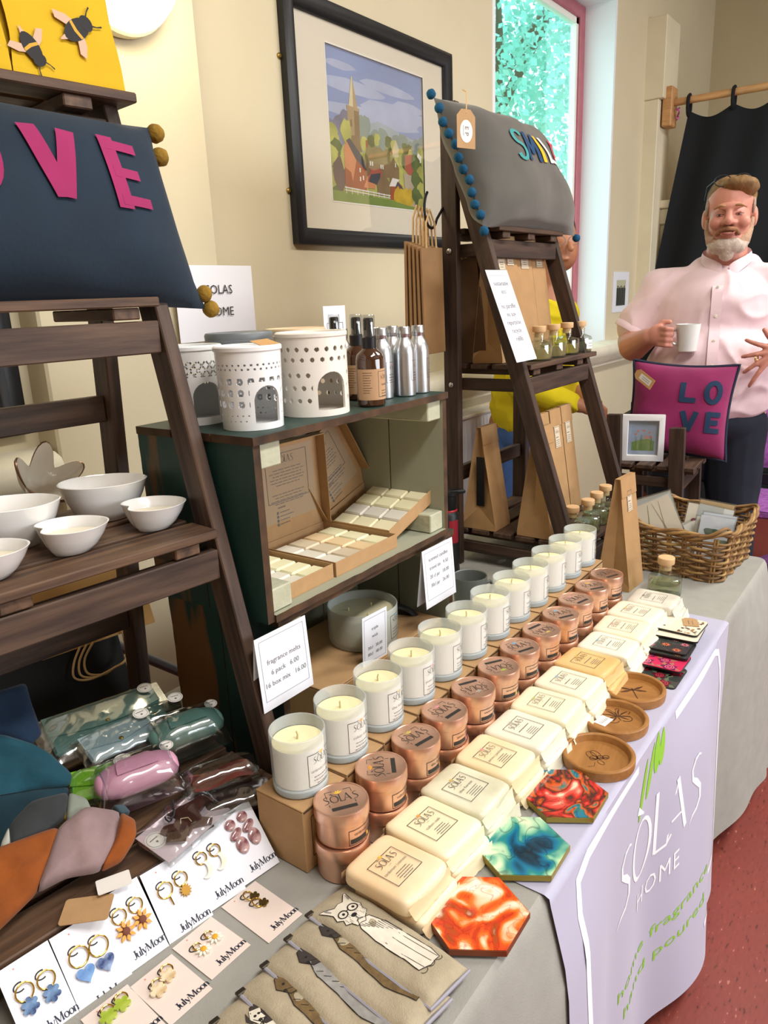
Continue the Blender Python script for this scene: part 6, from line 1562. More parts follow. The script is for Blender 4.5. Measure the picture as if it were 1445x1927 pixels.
kbag('upright kraft bag with a painted dark gusset gap at the left of the bottom shelf', (1.838, 1.005, S2), 0, .090, .105, .292, 0, (), True, True)
kbag('plain kraft bag standing directly behind the front ladder leg', (1.842, .838, S2), 0, .088, .100, .300, 0)
for i, (x, y, lf, nm) in enumerate(((1.945, .862, 'green', 'left'), (2.036, .866, 'pink', 'middle'), (2.125, .870, 'gold', 'right'))):
    kbag('%s of three labelled kraft bags on the bottom shelf' % nm, (x, y+.02, S2), 0, .076, .08, .315, 2, ((0, .235, lw, lh, lf),))
kbag('kraft bag standing on the table in front of the ladder shelf', (1.845, .612, TZ+.0005), -3, .095, .088, .292, 0, ((.0, .23, .03, .055, 'gold'),), True)
kbag('wide kraft bag with two labels on the middle shelf', (1.885, .985, S1), 0, .150, .09, .325, 1, ((-.018, .268, .040, .068, 'gold'), (.034, .283, .038, .066, 'blue')))
kbag('narrow labelled kraft bag in the middle of the middle shelf', (2.015, .990, S1), 0, .096, .09, .325, 1, ((0, .275, .046, .066, 'pink'),))
kbag('labelled kraft bag at the window end of the middle shelf', (2.118, .995, S1), 0, .088, .09, .328, 1, ((.002, .28, .04, .066, 'blue'),))
for x, y, a, l, lab in ((1.925, .890, False, False, 'diffuser bottle nearest the white card on the middle shelf'), (2.025, .892, False, False, 'second diffuser bottle from the card on the middle shelf'), (2.125, .895, True, False, 'amber tinted diffuser bottle on the middle shelf'), (2.205, .888, False, True, 'diffuser bottle with white label at the middle shelf end')):
    bottle(lab, (x, y, S1), 1.0, a, l)
for x, y, lab in ((1.842, .747, 'diffuser bottle behind the front ladder leg on the bottom shelf'), (1.928, .738, 'second diffuser bottle from the leg on the bottom shelf'), (2.012, .745, 'third diffuser bottle from the leg on the bottom shelf'), (2.100, .752, 'farthest diffuser bottle on the bottom shelf')):
    bottle(lab, (x, y, S2), 1.0)
# flat carrier bags hanging on a black hook and standing behind
hk = thing('hook', 'black S hook on the ladder post', 'hook', (1.762, 1.09, 1.66), 0)
MB().tube([(-.052+.03*math.cos(rad(a)), 0, .03+.045*math.sin(rad(a))) for a in range(120, 331, 15)]+[(.02, 0, .05), (.035, 0, .062)], .0035, 8).build('wire', M_blk, hk)
for i in range(5):
    b = thing('carrier_bag', '%s kraft carrier bag hanging from the hook' % ('frontmost', 'second', 'third', 'fourth', 'rearmost')[i], 'bag', (1.70, 1.078+.013*i, 1.335+.004*i), 0, 'hanging kraft carrier bags', rot=(0, rad(-1.5+i*.8), rad(-4+i*2)))
    MB().box(-.045-.004*i, .045, 0, .006, 0, .262, b=.001).build('bag_panel', mat('kraft_bag', '#93704a', .85, var=.1, scale=18), b, smooth=0)
    for s in (0,): MB().tube([(-.02, .003, .258), (-.018, .003, .32), (.0, .003, .352), (.018, .003, .32), (.022, .003, .258)], .0026, 6).build('twisted_handle', mat('paper_cord', '#c9a878', .9), b)
for i in range(6):
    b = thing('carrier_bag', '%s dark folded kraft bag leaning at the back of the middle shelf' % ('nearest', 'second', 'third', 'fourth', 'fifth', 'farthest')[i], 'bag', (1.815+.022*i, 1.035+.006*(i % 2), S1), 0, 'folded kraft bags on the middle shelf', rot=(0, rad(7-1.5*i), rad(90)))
    MB().box(-.05, .05, -.004, .004, 0, .27+.008*(i % 3), b=.001).build('bag_panel', mat('kraft_bag_shaded', '#5d452e', .85, var=.15, scale=18), b, smooth=0)  # kraft darkened in its colour for the shade at the shelf back
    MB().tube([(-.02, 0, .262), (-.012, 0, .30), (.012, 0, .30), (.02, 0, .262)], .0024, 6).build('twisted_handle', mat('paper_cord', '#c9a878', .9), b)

# grey SMILE cushion
M_greyv = mat('grey_velvet', '#4a4841', .75, var=.25, scale=7, stretch=(1, 1, .5), sheen=.35, bump=.25, bscale=14)
gc = thing('cushion', 'grey velvet cushion with SMILE letters and blue pompoms', 'cushion', (1.985, 1.005, S0z+.142), 0, rot=(rad(-24), 0, 0))
GW, GH = .56, .335; gf = cushion_fn(GW, GH, .165, .07, .012, 5)
cushion(gc, gf, M_greyv, 44)
for c, x, w_, mt in (('S', -.30, .17, mat('felt_teal', '#3f8f8f', .9)), ('M', -.06, .20, mat('felt_navy', '#1c3f63', .9)), ('I', .20, .06, mat('felt_gold', '#d9ab22', .9)), ('L', .36, .15, mat('felt_white', '#d9d6cc', .9)), ('E', .62, .16, mat('felt_red', '#c8324a', .9))):
    applique(gc, gf, [(glyph(c, x*.92-.12, -.10, w_, .48), mt)], mt, .055)
M_pomb = mat('petrol_wool', '#0d4d70', .95, var=.25, scale=90, bump=.4, bscale=200)
for i in range(12):
    y = 1.0-2.0*i/11; p = Vector(gf(-1.0, y, 1)); pompom(gc, (p.x-.006, -.004*math.sin(i*2), p.z+(.006 if i == 0 else -.01 if i == 11 else 0)), .0115, M_pomb, i+30)
for i, y in enumerate((-1, -.6, -.2, .2, .6, 1)): p = Vector(gf(1.0, y, 1)); pompom(gc, (p.x+.006, 0, p.z-.006), .0115, M_pomb, i+60)
tg = thing('swing_tag', 'kraft swing tag with a round white sticker on the grey cushion', 'tag', (1.655, .955, 1.805), 0, rot=(pi/2, 0, rad(-18)))
MB().prism([(-.028, 0), (.028, 0), (.028, .068), (.014, .082), (-.014, .082), (-.028, .068)], 0, .001).build('card', M_kraft, tg, smooth=0)
m = MB(); m.flat([(.019*math.cos(2*pi*i/24), .036+.024*math.sin(2*pi*i/24)) for i in range(24)], .0014, 0); st_ = m.build('sticker', M_stick, tg, smooth=0)
m = MB(); T = xf((0, .036, .0018), (0, 0, -pi/2)); put_text(m, 'E P', 0, -.004, .016, 0, 0, 'C', T); fine_lines(m, -.012, .012, -.009, 1, .004, .0012, 0, 0, T); m.build('sticker_print', M_ink2, st_, smooth=0)
MB().tube([(0, .074, .001), (.012, .10, -.01), (.03, .128, -.03), (.045, .14, -.06)], .0014, 6).build('string', mat('paper_cord', '#c9a878', .9), tg)

# ================================================================== low stand with the LOVE cushion
L3 = thing('low_stand', 'small dark wooden step stand behind the wicker basket', 'shelf stand', (2.325, .565, 0), rad(4))
ladder(L3, .31, .03, .19, .03, 1.10, [(.945, .0, .235, 4, .012)], (1.06, .55), W2a, W2b)
SZ = .9455
M_mag = mat('magenta_cushion', '#821a52', .85, var=.12, scale=10, sheen=.12, bump=.1, bscale=160); M_nvp = mat('navy_piping', '#141d38', .7); M_nvl = mat('navy_felt', '#1b3350', .9)
lc = thing('cushion', 'magenta velvet cushion with navy LOVE letters and navy piping', 'cushion', (2.500, .665, SZ+.150), 0, rot=(rad(-9), rad(3), rad(-80)))
lf = cushion_fn(.315, .30, .125, .09, .006, 9); cushion(lc, lf, M_mag)
applique(lc, lf, [(glyph(c, x, y, .26, .40),) for c, x, y in (('L', .05, .18), ('O', .50, .20), ('V', .10, -.42), ('E', .58, -.42))], M_nvl, .105)
m = MB(); per = [(-1+2*i/20, 1) for i in range(20)]+[(1, 1-2*i/20) for i in range(20)]+[(1-2*i/20, -1) for i in range(20)]+[(-1, -1+2*i/20) for i in range(20)]
m.tube([(lf(x, y, 1)[0]*1.005, 0, lf(x, y, 1)[2]*1.005) for x, y in per], .005, 8, closed=True); m.build('piping', M_nvp, lc)
tg2 = thing('swing_tag', 'kraft swing tag hanging on the magenta cushion', 'tag', (2.408, .760, SZ+.262), 0, rot=(rad(75), 0, rad(-115)))
MB().prism([(-.055, -.016), (.02, -.016), (.032, -.007), (.032, .007), (.02, .016), (-.055, .016)], 0, .001).build('card', mat('tag_tan', '#c79a63', .8), tg2, smooth=0, rot=(0, 0, rad(155)))
m = MB(); m.flat([(-.045, -.009), (.008, -.009), (.008, .009), (-.045, .009)], .0014, 0); q = m.build('paper_label', M_stick, tg2, smooth=0, rot=(0, 0, rad(155))); m = MB(); fine_lines(m, -.038, .0, .003, 2, .006, .0014, .0018); m.build('label_print', M_ink2, q, smooth=0)
fr_ = thing('box_frame', 'white box frame with a poppy picture on the low stand', 'picture', (2.372, .735, SZ), 0, rot=(rad(-3), 0, rad(-72)))
fw_, fh_, fd_ = .128, .146, .036
m = MB(); frame_ring(m, fw_, fh_, [(0, -fd_), (0, 0), (.003, .001), (.017, .001), (.019, -.002), (.019, -.016)]); m.v = [(x-fw_/2, -z, y) for x, y, z in m.v]; m.f = [tuple(reversed(f)) for f in m.f]; m.build('frame', mat('white_lacquer', '#e8e8ea', .35), fr_, smooth=40)
MB().box(-fw_/2+.018, fw_/2-.018, .016, .018, .018, fh_-.018).build('mount', mat('pale_blue_print', '#9fb0c8', .6, var=.15, scale=20), fr_, smooth=0)
m = MB(); T = xf((0, .0155, 0), (pi/2, 0, 0)); rg = random.Random(2)
m.flat([(-.034, .032), (.034, .032), (.034, .062), (.015, .07), (-.01, .066), (-.034, .058)], 0, 0, T)
for i in range(26): x = rg.uniform(-.03, .03); stroke(m, [(x, .032), (x+rg.uniform(-.004, .004), rg.uniform(.05, .085))], [.0016, .0005], .0003, 1, T)
for i in range(9): x, y = rg.uniform(-.028, .03), rg.uniform(.07, .098); m.flat([(x+.004*math.cos(2*pi*k/8), y+.003*math.sin(2*pi*k/8)) for k in range(8)], .0006, 2, T)
m.build('poppy_print', [mat('meadow_green', '#7f9a58', .6, var=.2, scale=40), mat('stem_green', '#5f8a3c', .6), mat('poppy_coral', '#d98a7a', .6)], fr_, smooth=0)
MB().box(-fw_/2+.018, fw_/2-.018, .0085, .0092, .018, fh_-.018).build('pane', glass('frame_glass', '#ffffff', .02, .3), fr_, smooth=0)

# ================================================================== wicker basket of cards
bk = thing('wicker_basket', 'brown woven wicker basket full of greeting cards', 'basket', (2.105, .497, TZ+.0008), rad(-4))
BLX, BLY, BHt = .135, .112, .122
WIC = [mat('wicker_%d' % i, c, .55, var=.25, scale=30, bump=.15) for i, c in enumerate(('#8d6c42', '#765632', '#a3824f', '#5f4428'))]
def rr_path(ax, ay, r, n):
    P = []; seg = [(ax-r, ay, -1, 0, 2*(ax-r)), ]
    per = [((-ax+r, -ay), (ax-r, -ay)), 'c0', ((ax, -ay+r), (ax, ay-r)), 'c1', ((ax-r, ay), (-ax+r, ay)), 'c2', ((-ax, ay-r), (-ax, -ay+r)), 'c3']
    L = [2*(ax-r), r*pi/2, 2*(ay-r), r*pi/2, 2*(ax-r), r*pi/2, 2*(ay-r), r*pi/2]; tot = sum(L)
    C = {'c0': (ax-r, -ay+r, -90), 'c1': (ax-r, ay-r, 0), 'c2': (-ax+r, ay-r, 90), 'c3': (-ax+r, -ay+r, 180)}
    for i in range(n):
        s = tot*i/n; k = 0
        while s > L[k]+1e-9: s -= L[k]; k += 1
        q = per[k]
        if isinstance(q, str): cx, cy, a0 = C[q]; a = rad(a0+90*s/L[k]); P.append((cx+r*math.cos(a), cy+r*math.sin(a), math.cos(a), math.sin(a)))
        else:
            (x0, y0), (x1, y1) = q; t = s/L[k]; nx, ny = (y1-y0), -(x1-x0); l = math.hypot(nx, ny); P.append((x0+(x1-x0)*t, y0+(y1-y0)*t, nx/l, ny/l))
    return P
NS = 26; fl_ = lambda z: 1.0+.11*z/BHt
for k in range(13):
    z = .004+k*.0088; P = rr_path(BLX*fl_(z), BLY*fl_(z), .03, NS*6)
    path = []
    for i, (x, y, nx, ny) in enumerate(P):
        ph = math.cos(2*pi*i/12+(k % 2)*pi)*.0046; zz = z+.0016*math.sin(i*.37+k*1.9)
        path.append((x+nx*ph, y+ny*ph, zz))
    MB().tube(path, [.0036+.0007*math.sin(i*.21+k*2.3) for i in range(len(path))], 6, closed=True).build('weaver', WIC[k % 4 if k % 4 != 3 else 1], bk, smooth=180)
P0 = rr_path(BLX, BLY, .03, NS); P1 = rr_path(BLX*fl_(BHt), BLY*fl_(BHt), .03*1.1, NS)
for i in range(NS): 
    a, b = P0[i], P1[i]
    for s in (-1, 1):
        MB().tube([(a[0]-a[3]*.0036*s, a[1]+a[2]*.0036*s, .0), (b[0]-b[3]*.0036*s, b[1]+b[2]*.0036*s, BHt+.002)], .003, 6).build('stake', WIC[(i+1) % 3], bk)
for k in range(4):
    z = BHt-.002+.0035*k; P = rr_path(BLX*fl_(BHt)+.001*k, BLY*fl_(BHt)+.001*k, .034, NS*6)
    path = [(x+nx*.005*math.cos(2*pi*i/18+k*pi/2), y+ny*.005*math.cos(2*pi*i/18+k*pi/2), z+.0045*math.sin(2*pi*i/18+k*pi/2)+.010*(abs(x)/BLX)**6*(abs(y)/BLY)**6) for i, (x, y, nx, ny) in enumerate(P)]
    MB().tube(path, .0044, 7, closed=True).build('rim_strand', WIC[k % 3], bk, smooth=180)
MB().prism([(x*.96, y*.96) for x, y, a, b in rr_path(BLX, BLY, .03, 40)], .001, .004).build('base', WIC[3], bk, smooth=0)
M_cello = glass('card_sleeve', '#f6f8f8', .1, .9)
def gcard(label, loc, rot, w, h, art, face='#ece6da'):
    c = thing('greeting_card', label, 'card', loc, 0, 'greeting cards in the basket', rot=rot)
    MB().box(-w/2, w/2, -.0012, .0012, 0, h).build('card', mat('card_'+face[1:], face, .6, var=.05, scale=10), c, smooth=0)
    MB().box(-w/2-.003, w/2+.003, -.0022, .0022, -.001, h+.004).build('clear_sleeve', M_cello, c, smooth=0)
    if art:
        m = MB(); T = xf((0, -.0016, 0), (pi/2, 0, 0)); mats = art(m, T, w, h); m.build('artwork', mats, c, smooth=0)
    return c
def a_grass(m, T, w, h):
    r = random.Random(8)
    for i in range(5): x = r.uniform(-w*.3, w*.3); stroke(m, [(x, .01), (x+.01*(i-2), h*.5), (x+.02*(i-2), h*.95)], [.004, .003, .001], 0, i % 2, T)
    return [mat('olive_stroke', '#7d8a4a', .7), mat('grey_stroke', '#a59a86', .7)]
def a_flower(c1, c2):
    def f(m, T, w, h):
        for k, (x, y, s) in enumerate(((-.01, h*.62, .022), (.018, h*.42, .018))): m.flat([(x+s*(.8+.25*math.sin(3*t))*math.cos(t), y+s*(.8+.25*math.cos(2*t))*math.sin(t)) for t in [2*pi*i/18 for i in range(18)]], .0002*k, k, T)
        stroke(m, [(-w*.3, h*.1), (w*.3, h*.1)], .002, 0, 2, T)
        return [mat('art_'+c1[1:], c1, .7), mat('art_'+c2[1:], c2, .7), M_ink2]
    return f
bz = TZ+.0062
for i in range(5):
    gcard(('large square card with grass stems, front of the leaning group', 'second card of the leaning group at the basket end', 'third card of the leaning group at the basket end', 'fourth card of the leaning group at the basket end', 'rearmost card of the leaning group at the basket end')[i],
          (2.015+.010*i, .545+.006*i, bz+.036), (rad(-14), rad(-24+1.5*i), rad(-64)), .135, .150, a_grass if i == 0 else None, ('#e3d8c6', '#e8e8e8', '#dfe3ea', '#e9e4d8', '#d9d4ca')[i])
for i, (lab, x, y, rx, ry, w, h, art, fc) in enumerate((
    ('striped card lying low between the card groups', 2.045, .500, -28, -14, .10, .095, a_flower('#2a2a30', '#8a3040'), '#e6e2d8'),
    ('card with a plum flower in the middle of the basket', 2.080, .485, -12, 10, .09, .138, a_flower('#8a2c50', '#6a2040'), '#e9e0cf'),
    ('card with an orange and teal bird', 2.090, .462, -12, 12, .09, .135, a_flower('#df7a4a', '#8fb9a8'), '#e6e6e4'),
    ('brown backed card behind the bird card', 2.120, .465, -10, 10, .09, .140, None, '#c9a878'),
    ('pale blue white card near the basket front', 2.075, .440, -8, 8, .085, .120, None, '#dfe4ee'),
    ('cream card near the basket front corner', 2.060, .450, -10, 6, .08, .112, None, '#e8e2d2'),
    ('white card with a small stamp picture in the front corner', 2.045, .438, -10, 8, .085, .120, a_flower('#4f6a5a', '#7d8a78'), '#dde2ea'))):
    gcard(lab, (x, y, bz+.026), (rad(rx), rad(ry), rad(-68)), w, h, art, fc)
# ================================================================== people
def cap(m, a, ra, b, rb, n=14):
    """tapered capsule"""
    a = Vector(a); b = Vector(b); d = b-a; L = d.length
    q = d.to_track_quat('Z', 'Y').to_matrix().to_4x4() if L > 1e-6 else Matrix.Identity(4)
    pr = [(ra*math.cos(t), -ra*math.sin(-t) if 0 else ra*math.sin(t)) for t in [rad(-90+15*i) for i in range(7)]]+[(rb*math.cos(t), L+rb*math.sin(t)) for t in [rad(15*i) for i in range(7)]]
    pr[0] = (1e-5, -ra); pr[-1] = (1e-5, L+rb)
    m.lathe(pr, n, T=Matrix.Translation(a) @ q)
def chain(m, pts, n=14):
    for (p, r), (q, s) in zip(pts[:-1], pts[1:]): cap(m, p, r, q, s, n)
def blend(name, m, voxel, it, mt, parent, disp=None):
    """fuse overlapping closed pieces into one continuous smooth surface"""
    me = m.mesh(name, mt, 0); o = bpy.data.objects.new(name, me); COL.objects.link(o)
    r = o.modifiers.new('fuse', 'REMESH'); r.mode = 'VOXEL'; r.voxel_size = voxel
    s = o.modifiers.new('smooth', 'SMOOTH'); s.factor = .5; s.iterations = it
    out = evalmesh(o, name); bpy.data.objects.remove(o); bpy.data.meshes.remove(me); out.name = name
    if disp:
        for v in out.vertices: v.co = disp(v.co.copy())
    out.materials.clear(); out.materials.append(mt)
    out.polygons.foreach_set('use_smooth', [True]*len(out.polygons)); out.update()
    return put(name, out, parent)
M_skin = mat('fair_skin', '#c58775', .5, var=.07, scale=18, sss=.08); M_skin2 = mat('tanned_skin', '#b27a5c', .5, var=.06, scale=18, sss=.06)
def finger(m, pts, r=.0095): chain(m, [(p, r-.0009*i) for i, p in enumerate(pts)], 10)
# ------------------------------------------------------------------ man in the pink shirt
man = thing('person', 'man in a pale pink short sleeved shirt holding a white mug', 'person', (2.95, .68, 0), rad(-77))
m = MB(); hx, hy = .02, -.01
m.ell((hx, hy+.015, 1.742), (.077, .096, .090), 24, m=16); m.ell((hx, hy-.028, 1.678), (.066, .070, .082), 22, m=14); m.ell((hx, hy-.05, 1.626), (.048, .045, .036), 18, m=12)
m.ell((hx, hy-.096, 1.728), (.046, .012, .014), 16, m=8)                                           # brow
cap(m, (hx-.002, hy-.098, 1.712), .0095, (hx-.003, hy-.117, 1.680), .0145); m.ell((hx-.017, hy-.104, 1.676), (.011, .012, .010), 10, m=8); m.ell((hx+.013, hy-.104, 1.676), (.011, .012, .010), 10, m=8)
for s in (-1, 1):
    m.ell((hx+s*.042, hy-.078, 1.678), (.024, .022, .022), 14, m=10)                               # cheeks
    m.ell((hx+s*.079, hy+.016, 1.698), (.011, .021, .034), 12, m=10)                                # ears
m.ell((hx-.004, hy-.098, 1.641), (.026, .014, .008), 12, m=8)                                       # lips
chain(m, [((hx, hy+.03, 1.66), .064), ((hx, hy+.03, 1.56), .068), ((0, .03, 1.50), .09)])
m.ell((0, .02, 1.36), (.16, .10, .16), 20, m=12); m.ell((0, .01, 1.12), (.16, .12, .14), 20, m=12); cap(m, (-.15, .03, 1.46), .055, (.15, .03, 1.46), .055)
for s in (-1, 1): chain(m, [((s*.1, .0, 1.0), .1), ((s*.115, -.01, .55), .066), ((s*.12, .02, .1), .042)]); cap(m, (s*.12, .02, .06), .04, (s*.14, -.12, .045), .035)
# right arm (left in the picture) bent to the mug
chain(m, [((-.18, .02, 1.46), .05), ((-.262, .0, 1.345), .052), ((-.280, -.005, 1.285), .055), ((-.268, -.10, 1.272), .052), ((-.205, -.205, 1.312), .033)])
m.ell((-.180, -.222, 1.318), (.034, .026, .038), 14, m=10)
for i in range(4):
    z = 1.343-.0185*i; finger(m, [(-.172, -.234, z), (-.150, -.256, z-.002), (-.131, -.250, z-.004), (-.131, -.228, z-.005)], .0098-.0004*i)
finger(m, [(-.185, -.212, 1.345), (-.165, -.212, 1.362), (-.142, -.214, 1.362)], .0105)
# left arm, hand spread on the hip
chain(m, [((.18, .02, 1.46), .05), ((.335, .01, 1.345), .052), ((.39, .01, 1.27), .054), ((.31, -.14, 1.25), .048), ((.215, -.205, 1.262), .033)])
m.ell((.186, -.222, 1.252), (.036, .018, .040), 14, m=10)
for i, (dx, dz) in enumerate(((-.062, .020), (-.068, -.012), (-.060, -.042), (-.042, -.066))):
    b = Vector((.166, -.230, 1.275-.017*i)); finger(m, [b, b+Vector((dx*.5, -.006, dz*.45)), b+Vector((dx*.85, -.004, dz*.85)), b+Vector((dx*1.08, .004, dz*1.15))], .0097)
finger(m, [(.182, -.220, 1.288), (.162, -.232, 1.312), (.150, -.232, 1.33)], .0105)
blend('body', m, .0042, 5, M_skin, man)
# face details
el = MB(); el2 = MB()
for s in (-1, 1):
    e = MB(); e.ell((hx+s*.030, hy-.089, 1.703), (.0115, .007, .0040), 14, m=8); eo = e.build('eye', mat('eye_white', '#d8cfc8', .3), man, smooth=180)
    e = MB(); e.ell((hx+s*.030-.003, hy-.0945, 1.7022), (.0042, .0028, .0042), 10, m=8); e.build('iris', mat('iris_dark', '#3a3f44', .2), eo, smooth=180)
    e = MB(); e.tube([(hx+s*(.030-.0125), hy-.0935, 1.7035), (hx+s*.030, hy-.0985, 1.7070), (hx+s*(.030+.013), hy-.089, 1.7030)], [.0018, .0034, .0018], 6); e.build('eyelid', mat('lid_skin', '#a8705c', .5), eo, smooth=180)
    e = MB(); e.tube([(hx+s*.015, hy-.105, 1.7285), (hx+s*.032, hy-.105, 1.7305), (hx+s*.050, hy-.090, 1.722)], [.0036, .0045, .0025], 6); e.build('eyebrow', mat('brow_ginger', '#a9805a', .8), man, smooth=180)
e = MB(); e.tube([(hx-.029, hy-.098, 1.6490), (hx-.014, hy-.1105, 1.6400), (hx-.003, hy-.112, 1.638), (hx+.012, hy-.1105, 1.6400), (hx+.025, hy-.098, 1.6500)], [.0015, .0034, .0036, .0034, .0015], 8); e.build('mouth', mat('lip_dark', '#94524a', .45), man, smooth=180)
M_beard1 = mat('ginger_beard', '#8f6448', .9, var=.25, scale=60, bump=.6, bscale=180); M_beard2 = mat('grey_beard', '#b9aa9c', .9, var=.2, scale=70, bump=.6, bscale=180)
b = MB()
for s in (-1, 1): chain(b, [((hx+s*.0715, hy-.005, 1.69), .008), ((hx+s*.066, hy-.024, 1.655), .012), ((hx+s*.052, hy-.052, 1.622), .019), ((hx+s*.028, hy-.070, 1.604), .024)])
blend('side_beard', b, .0035, 3, mat('sandy_stubble', '#a98a72', .9, var=.2, scale=70, bump=.5, bscale=180), man)
b = MB()
cap(b, (hx-.018, hy-.080, 1.604), .026, (hx+.018, hy-.080, 1.604), .026); cap(b, (hx, hy-.076, 1.60), .032, (hx-.002, hy-.074, 1.578), .025)
for s in (-1, 1): chain(b, [((hx+s*.052, hy-.050, 1.618), .018), ((hx+s*.034, hy-.070, 1.600), .024)])
blend('beard', b, .0035, 4, M_beard2, man, lambda p: p*1.0+Vector((0, 0, 0.0015*mnoise.noise(p*160))))
b = MB(); chain(b, [((hx-.036, hy-.090, 1.640), .007), ((hx-.026, hy-.099, 1.653), .008), ((hx-.003, hy-.113, 1.657), .008), ((hx+.022, hy-.099, 1.653), .008), ((hx+.032, hy-.090, 1.640), .007)])
blend('moustache', b, .003, 3, M_beard1, man)
h = MB(); h.ell((hx+.002, hy+.026, 1.766), (.081, .094, .072), 20, m=12); h.ell((hx+.024, hy-.045, 1.800), (.058, .05, .026), 16, m=10); h.ell((hx+.05, hy-.03, 1.790), (.036, .05, .03), 14, m=10); h.ell((hx, hy+.06, 1.70), (.07, .05, .06), 16, m=10)
M_hair = mat('sandy_hair', '#63482a', .75, col2='#8c6a3e', thr=.5, scale=22, stretch=(3, 1, 1), bump=.6, bscale=60, soft=.2)
blend('hair', h, .005, 3, M_hair, man, lambda p: p+Vector((0, 0, .004*mnoise.noise(p*45)))*1.0)
h = MB()
for s in (-1, 1): h.ell((hx+s*.0715, hy+.018, 1.735), (.009, .05, .034), 12, m=8)
blend('cropped_sides', h, .004, 2, mat('grey_stubble', '#9a8574', .85, var=.15, scale=80), man)
# shirt
def wrinkle(p):
    q = p*1.0
    n = mnoise.noise(Vector((p.x*7, p.y*7, p.z*8)))*.006+.011*max(0, 1-2.2*abs(mnoise.noise(Vector((p.x*7+p.z*6, p.y*8, p.z*7-p.x*5)))))**2-.004
    d = Vector((p.x*.3, p.y, 0)); d = d.normalized() if d.length > 1e-5 else Vector((0, -1, 0))
    return q+d*n
M_shirt = mat('pink_cotton', '#e6cdd3', .8, var=.03, scale=12, bump=.55, bscale=11)
s_ = MB(); s_.ell((0, .0, 1.37), (.215, .150, .180), 28, m=18); s_.ell((0, -.035, 1.19), (.225, .190, .185), 28, m=18); s_.ell((0, -.015, 1.10), (.225, .175, .125), 28, m=16)
cap(s_, (-.165, .02, 1.470), .076, (.165, .02, 1.470), .076); cap(s_, (-.05, .03, 1.53), .05, (.09, .03, 1.53), .05)
chain(s_, [((-.19, .018, 1.465), .080), ((-.268, .0, 1.335), .078)]); chain(s_, [((.19, .018, 1.465), .080), ((.34, .012, 1.34), .08)])
blend('shirt', s_, .007, 6, M_shirt, man, wrinkle)
def torso_y(x, z):
    y1 = -.150*math.sqrt(max(0, 1-(x/.245)**2-((z-1.37)/.19)**2)) if abs((z-1.37)/.19) < 1 else 0
    y2 = -.035-.190*math.sqrt(max(0, 1-(x/.238)**2-((z-1.19)/.185)**2)) if abs((z-1.19)/.185) < 1 else 0
    y3 = -.015-.175*math.sqrt(max(0, 1-(x/.225)**2-((z-1.10)/.125)**2)) if abs((z-1.10)/.125) < 1 else 0
    return min(y1, y2, y3)
p_ = MB(); zs = [1.50-.48*i/30 for i in range(31)]
px_ = lambda z: .0+.0*z
V = []; 
for z in zs:
    y = torso_y(0, z)-.0075 if z < 1.48 else -.085
    V += [(-.017, y+.002, z), (-.017, y-.002, z), (.017, y-.002, z), (.017, y+.002, z)]
p_.add(V, [(4*i+k, 4*i+4+k, 4*i+5+k, 4*i+1+k) for i in range(30) for k in range(3)]); p_.build('placket', M_shirt, man, smooth=60)
for z in (1.47, 1.375, 1.295, 1.215, 1.13, 1.06):
    y = torso_y(0, z)-.0105; MB().lathe([(.0055, 0), (.0055, .0015), (.004, .0022), (0, .0018)], 14, T=xf((0, y, z), (pi/2, 0, 0))).build('button', mat('pearl_button', '#e6ddd0', .3), man)
for s in (-1, 1):
    def cl_(u, v):
        a = rad(8+112*u); R = .082-.004*u; lead = (1-u)**2
        return (hx+s*(R+.006*v)*math.sin(a), .022-(R+.018*v+.010*lead)*math.cos(a), 1.535+.060*u**.7-(.020+.034*lead)*v*1.0+.006)
    c = MB(); c.grid(16, 7, cl_); c.grid(16, 4, lambda u, v: (lambda p: (p[0]*.985+hx*.015, p[1]+.003, p[2]-.03*v))(cl_(u, 0))); c.build('collar', M_shirt, man, smooth=180)
MB().box(.055, .135, -.001, .001, 0, .095).build('pocket', M_shirt, man, loc=(0, torso_y(.095, 1.40)-.004, 1.345), rot=(rad(-6), 0, rad(14)))
for cs_, ax_, rr_ in (((-.272, -.002, 1.322), (-.078, -.018, -.130), .080), ((.345, .012, 1.335), (.15, -.006, -.125), .081)):
    q_ = Vector(ax_).to_track_quat('Z', 'Y').to_matrix().to_4x4()
    MB().lathe([(rr_-.004, -.012), (rr_, -.010), (rr_+.002, .008), (rr_+.001, .012), (rr_-.006, .012), (rr_-.012, .0)], 36, cap0=False, cap1=False, T=Matrix.Translation(cs_) @ q_).build('sleeve_hem', M_shirt, man, smooth=60)
tr = MB(); tr.ell((0, -.0, 1.00), (.205, .16, .10), 24, m=14)
for s in (-1, 1): chain(tr, [((s*.095, .0, .97), .112), ((s*.112, -.01, .55), .085), ((s*.12, .02, .09), .066)])
blend('trousers', tr, .009, 5, mat('navy_chinos', '#161c2b', .85, var=.15, scale=10, bump=.1), man, lambda p: p+Vector((mnoise.noise(p*14)*.005, 0, 0)))
for s in (-1, 1):
    sh = MB(); sh.ell((s*.13, -.05, .045), (.052, .135, .045), 18, m=10); sh.mapv(lambda p: Vector((p.x, p.y, max(.0, p.z)))); sh.build('shoe', mat('black_shoe', '#17161a', .4), man, smooth=60)
rg_ = MB(); rg_.tube([(.0098*math.cos(2*pi*i/16), 0, .0098*math.sin(2*pi*i/16)) for i in range(16)], .0022, 6, closed=True); rg_.build('ring', M_ering, man, loc=(.134, -.236, 1.238), rot=(0, rad(-20), rad(60)))
manM = Matrix.Translation((2.95, .68, 0)) @ Matrix.Rotation(rad(-77), 4, 'Z')
gl = thing('spectacles', 'dark framed spectacles pushed up on the man\'s hair', 'glasses', tuple(manM @ Vector((hx, hy-.03, 1.80))), rad(-77))
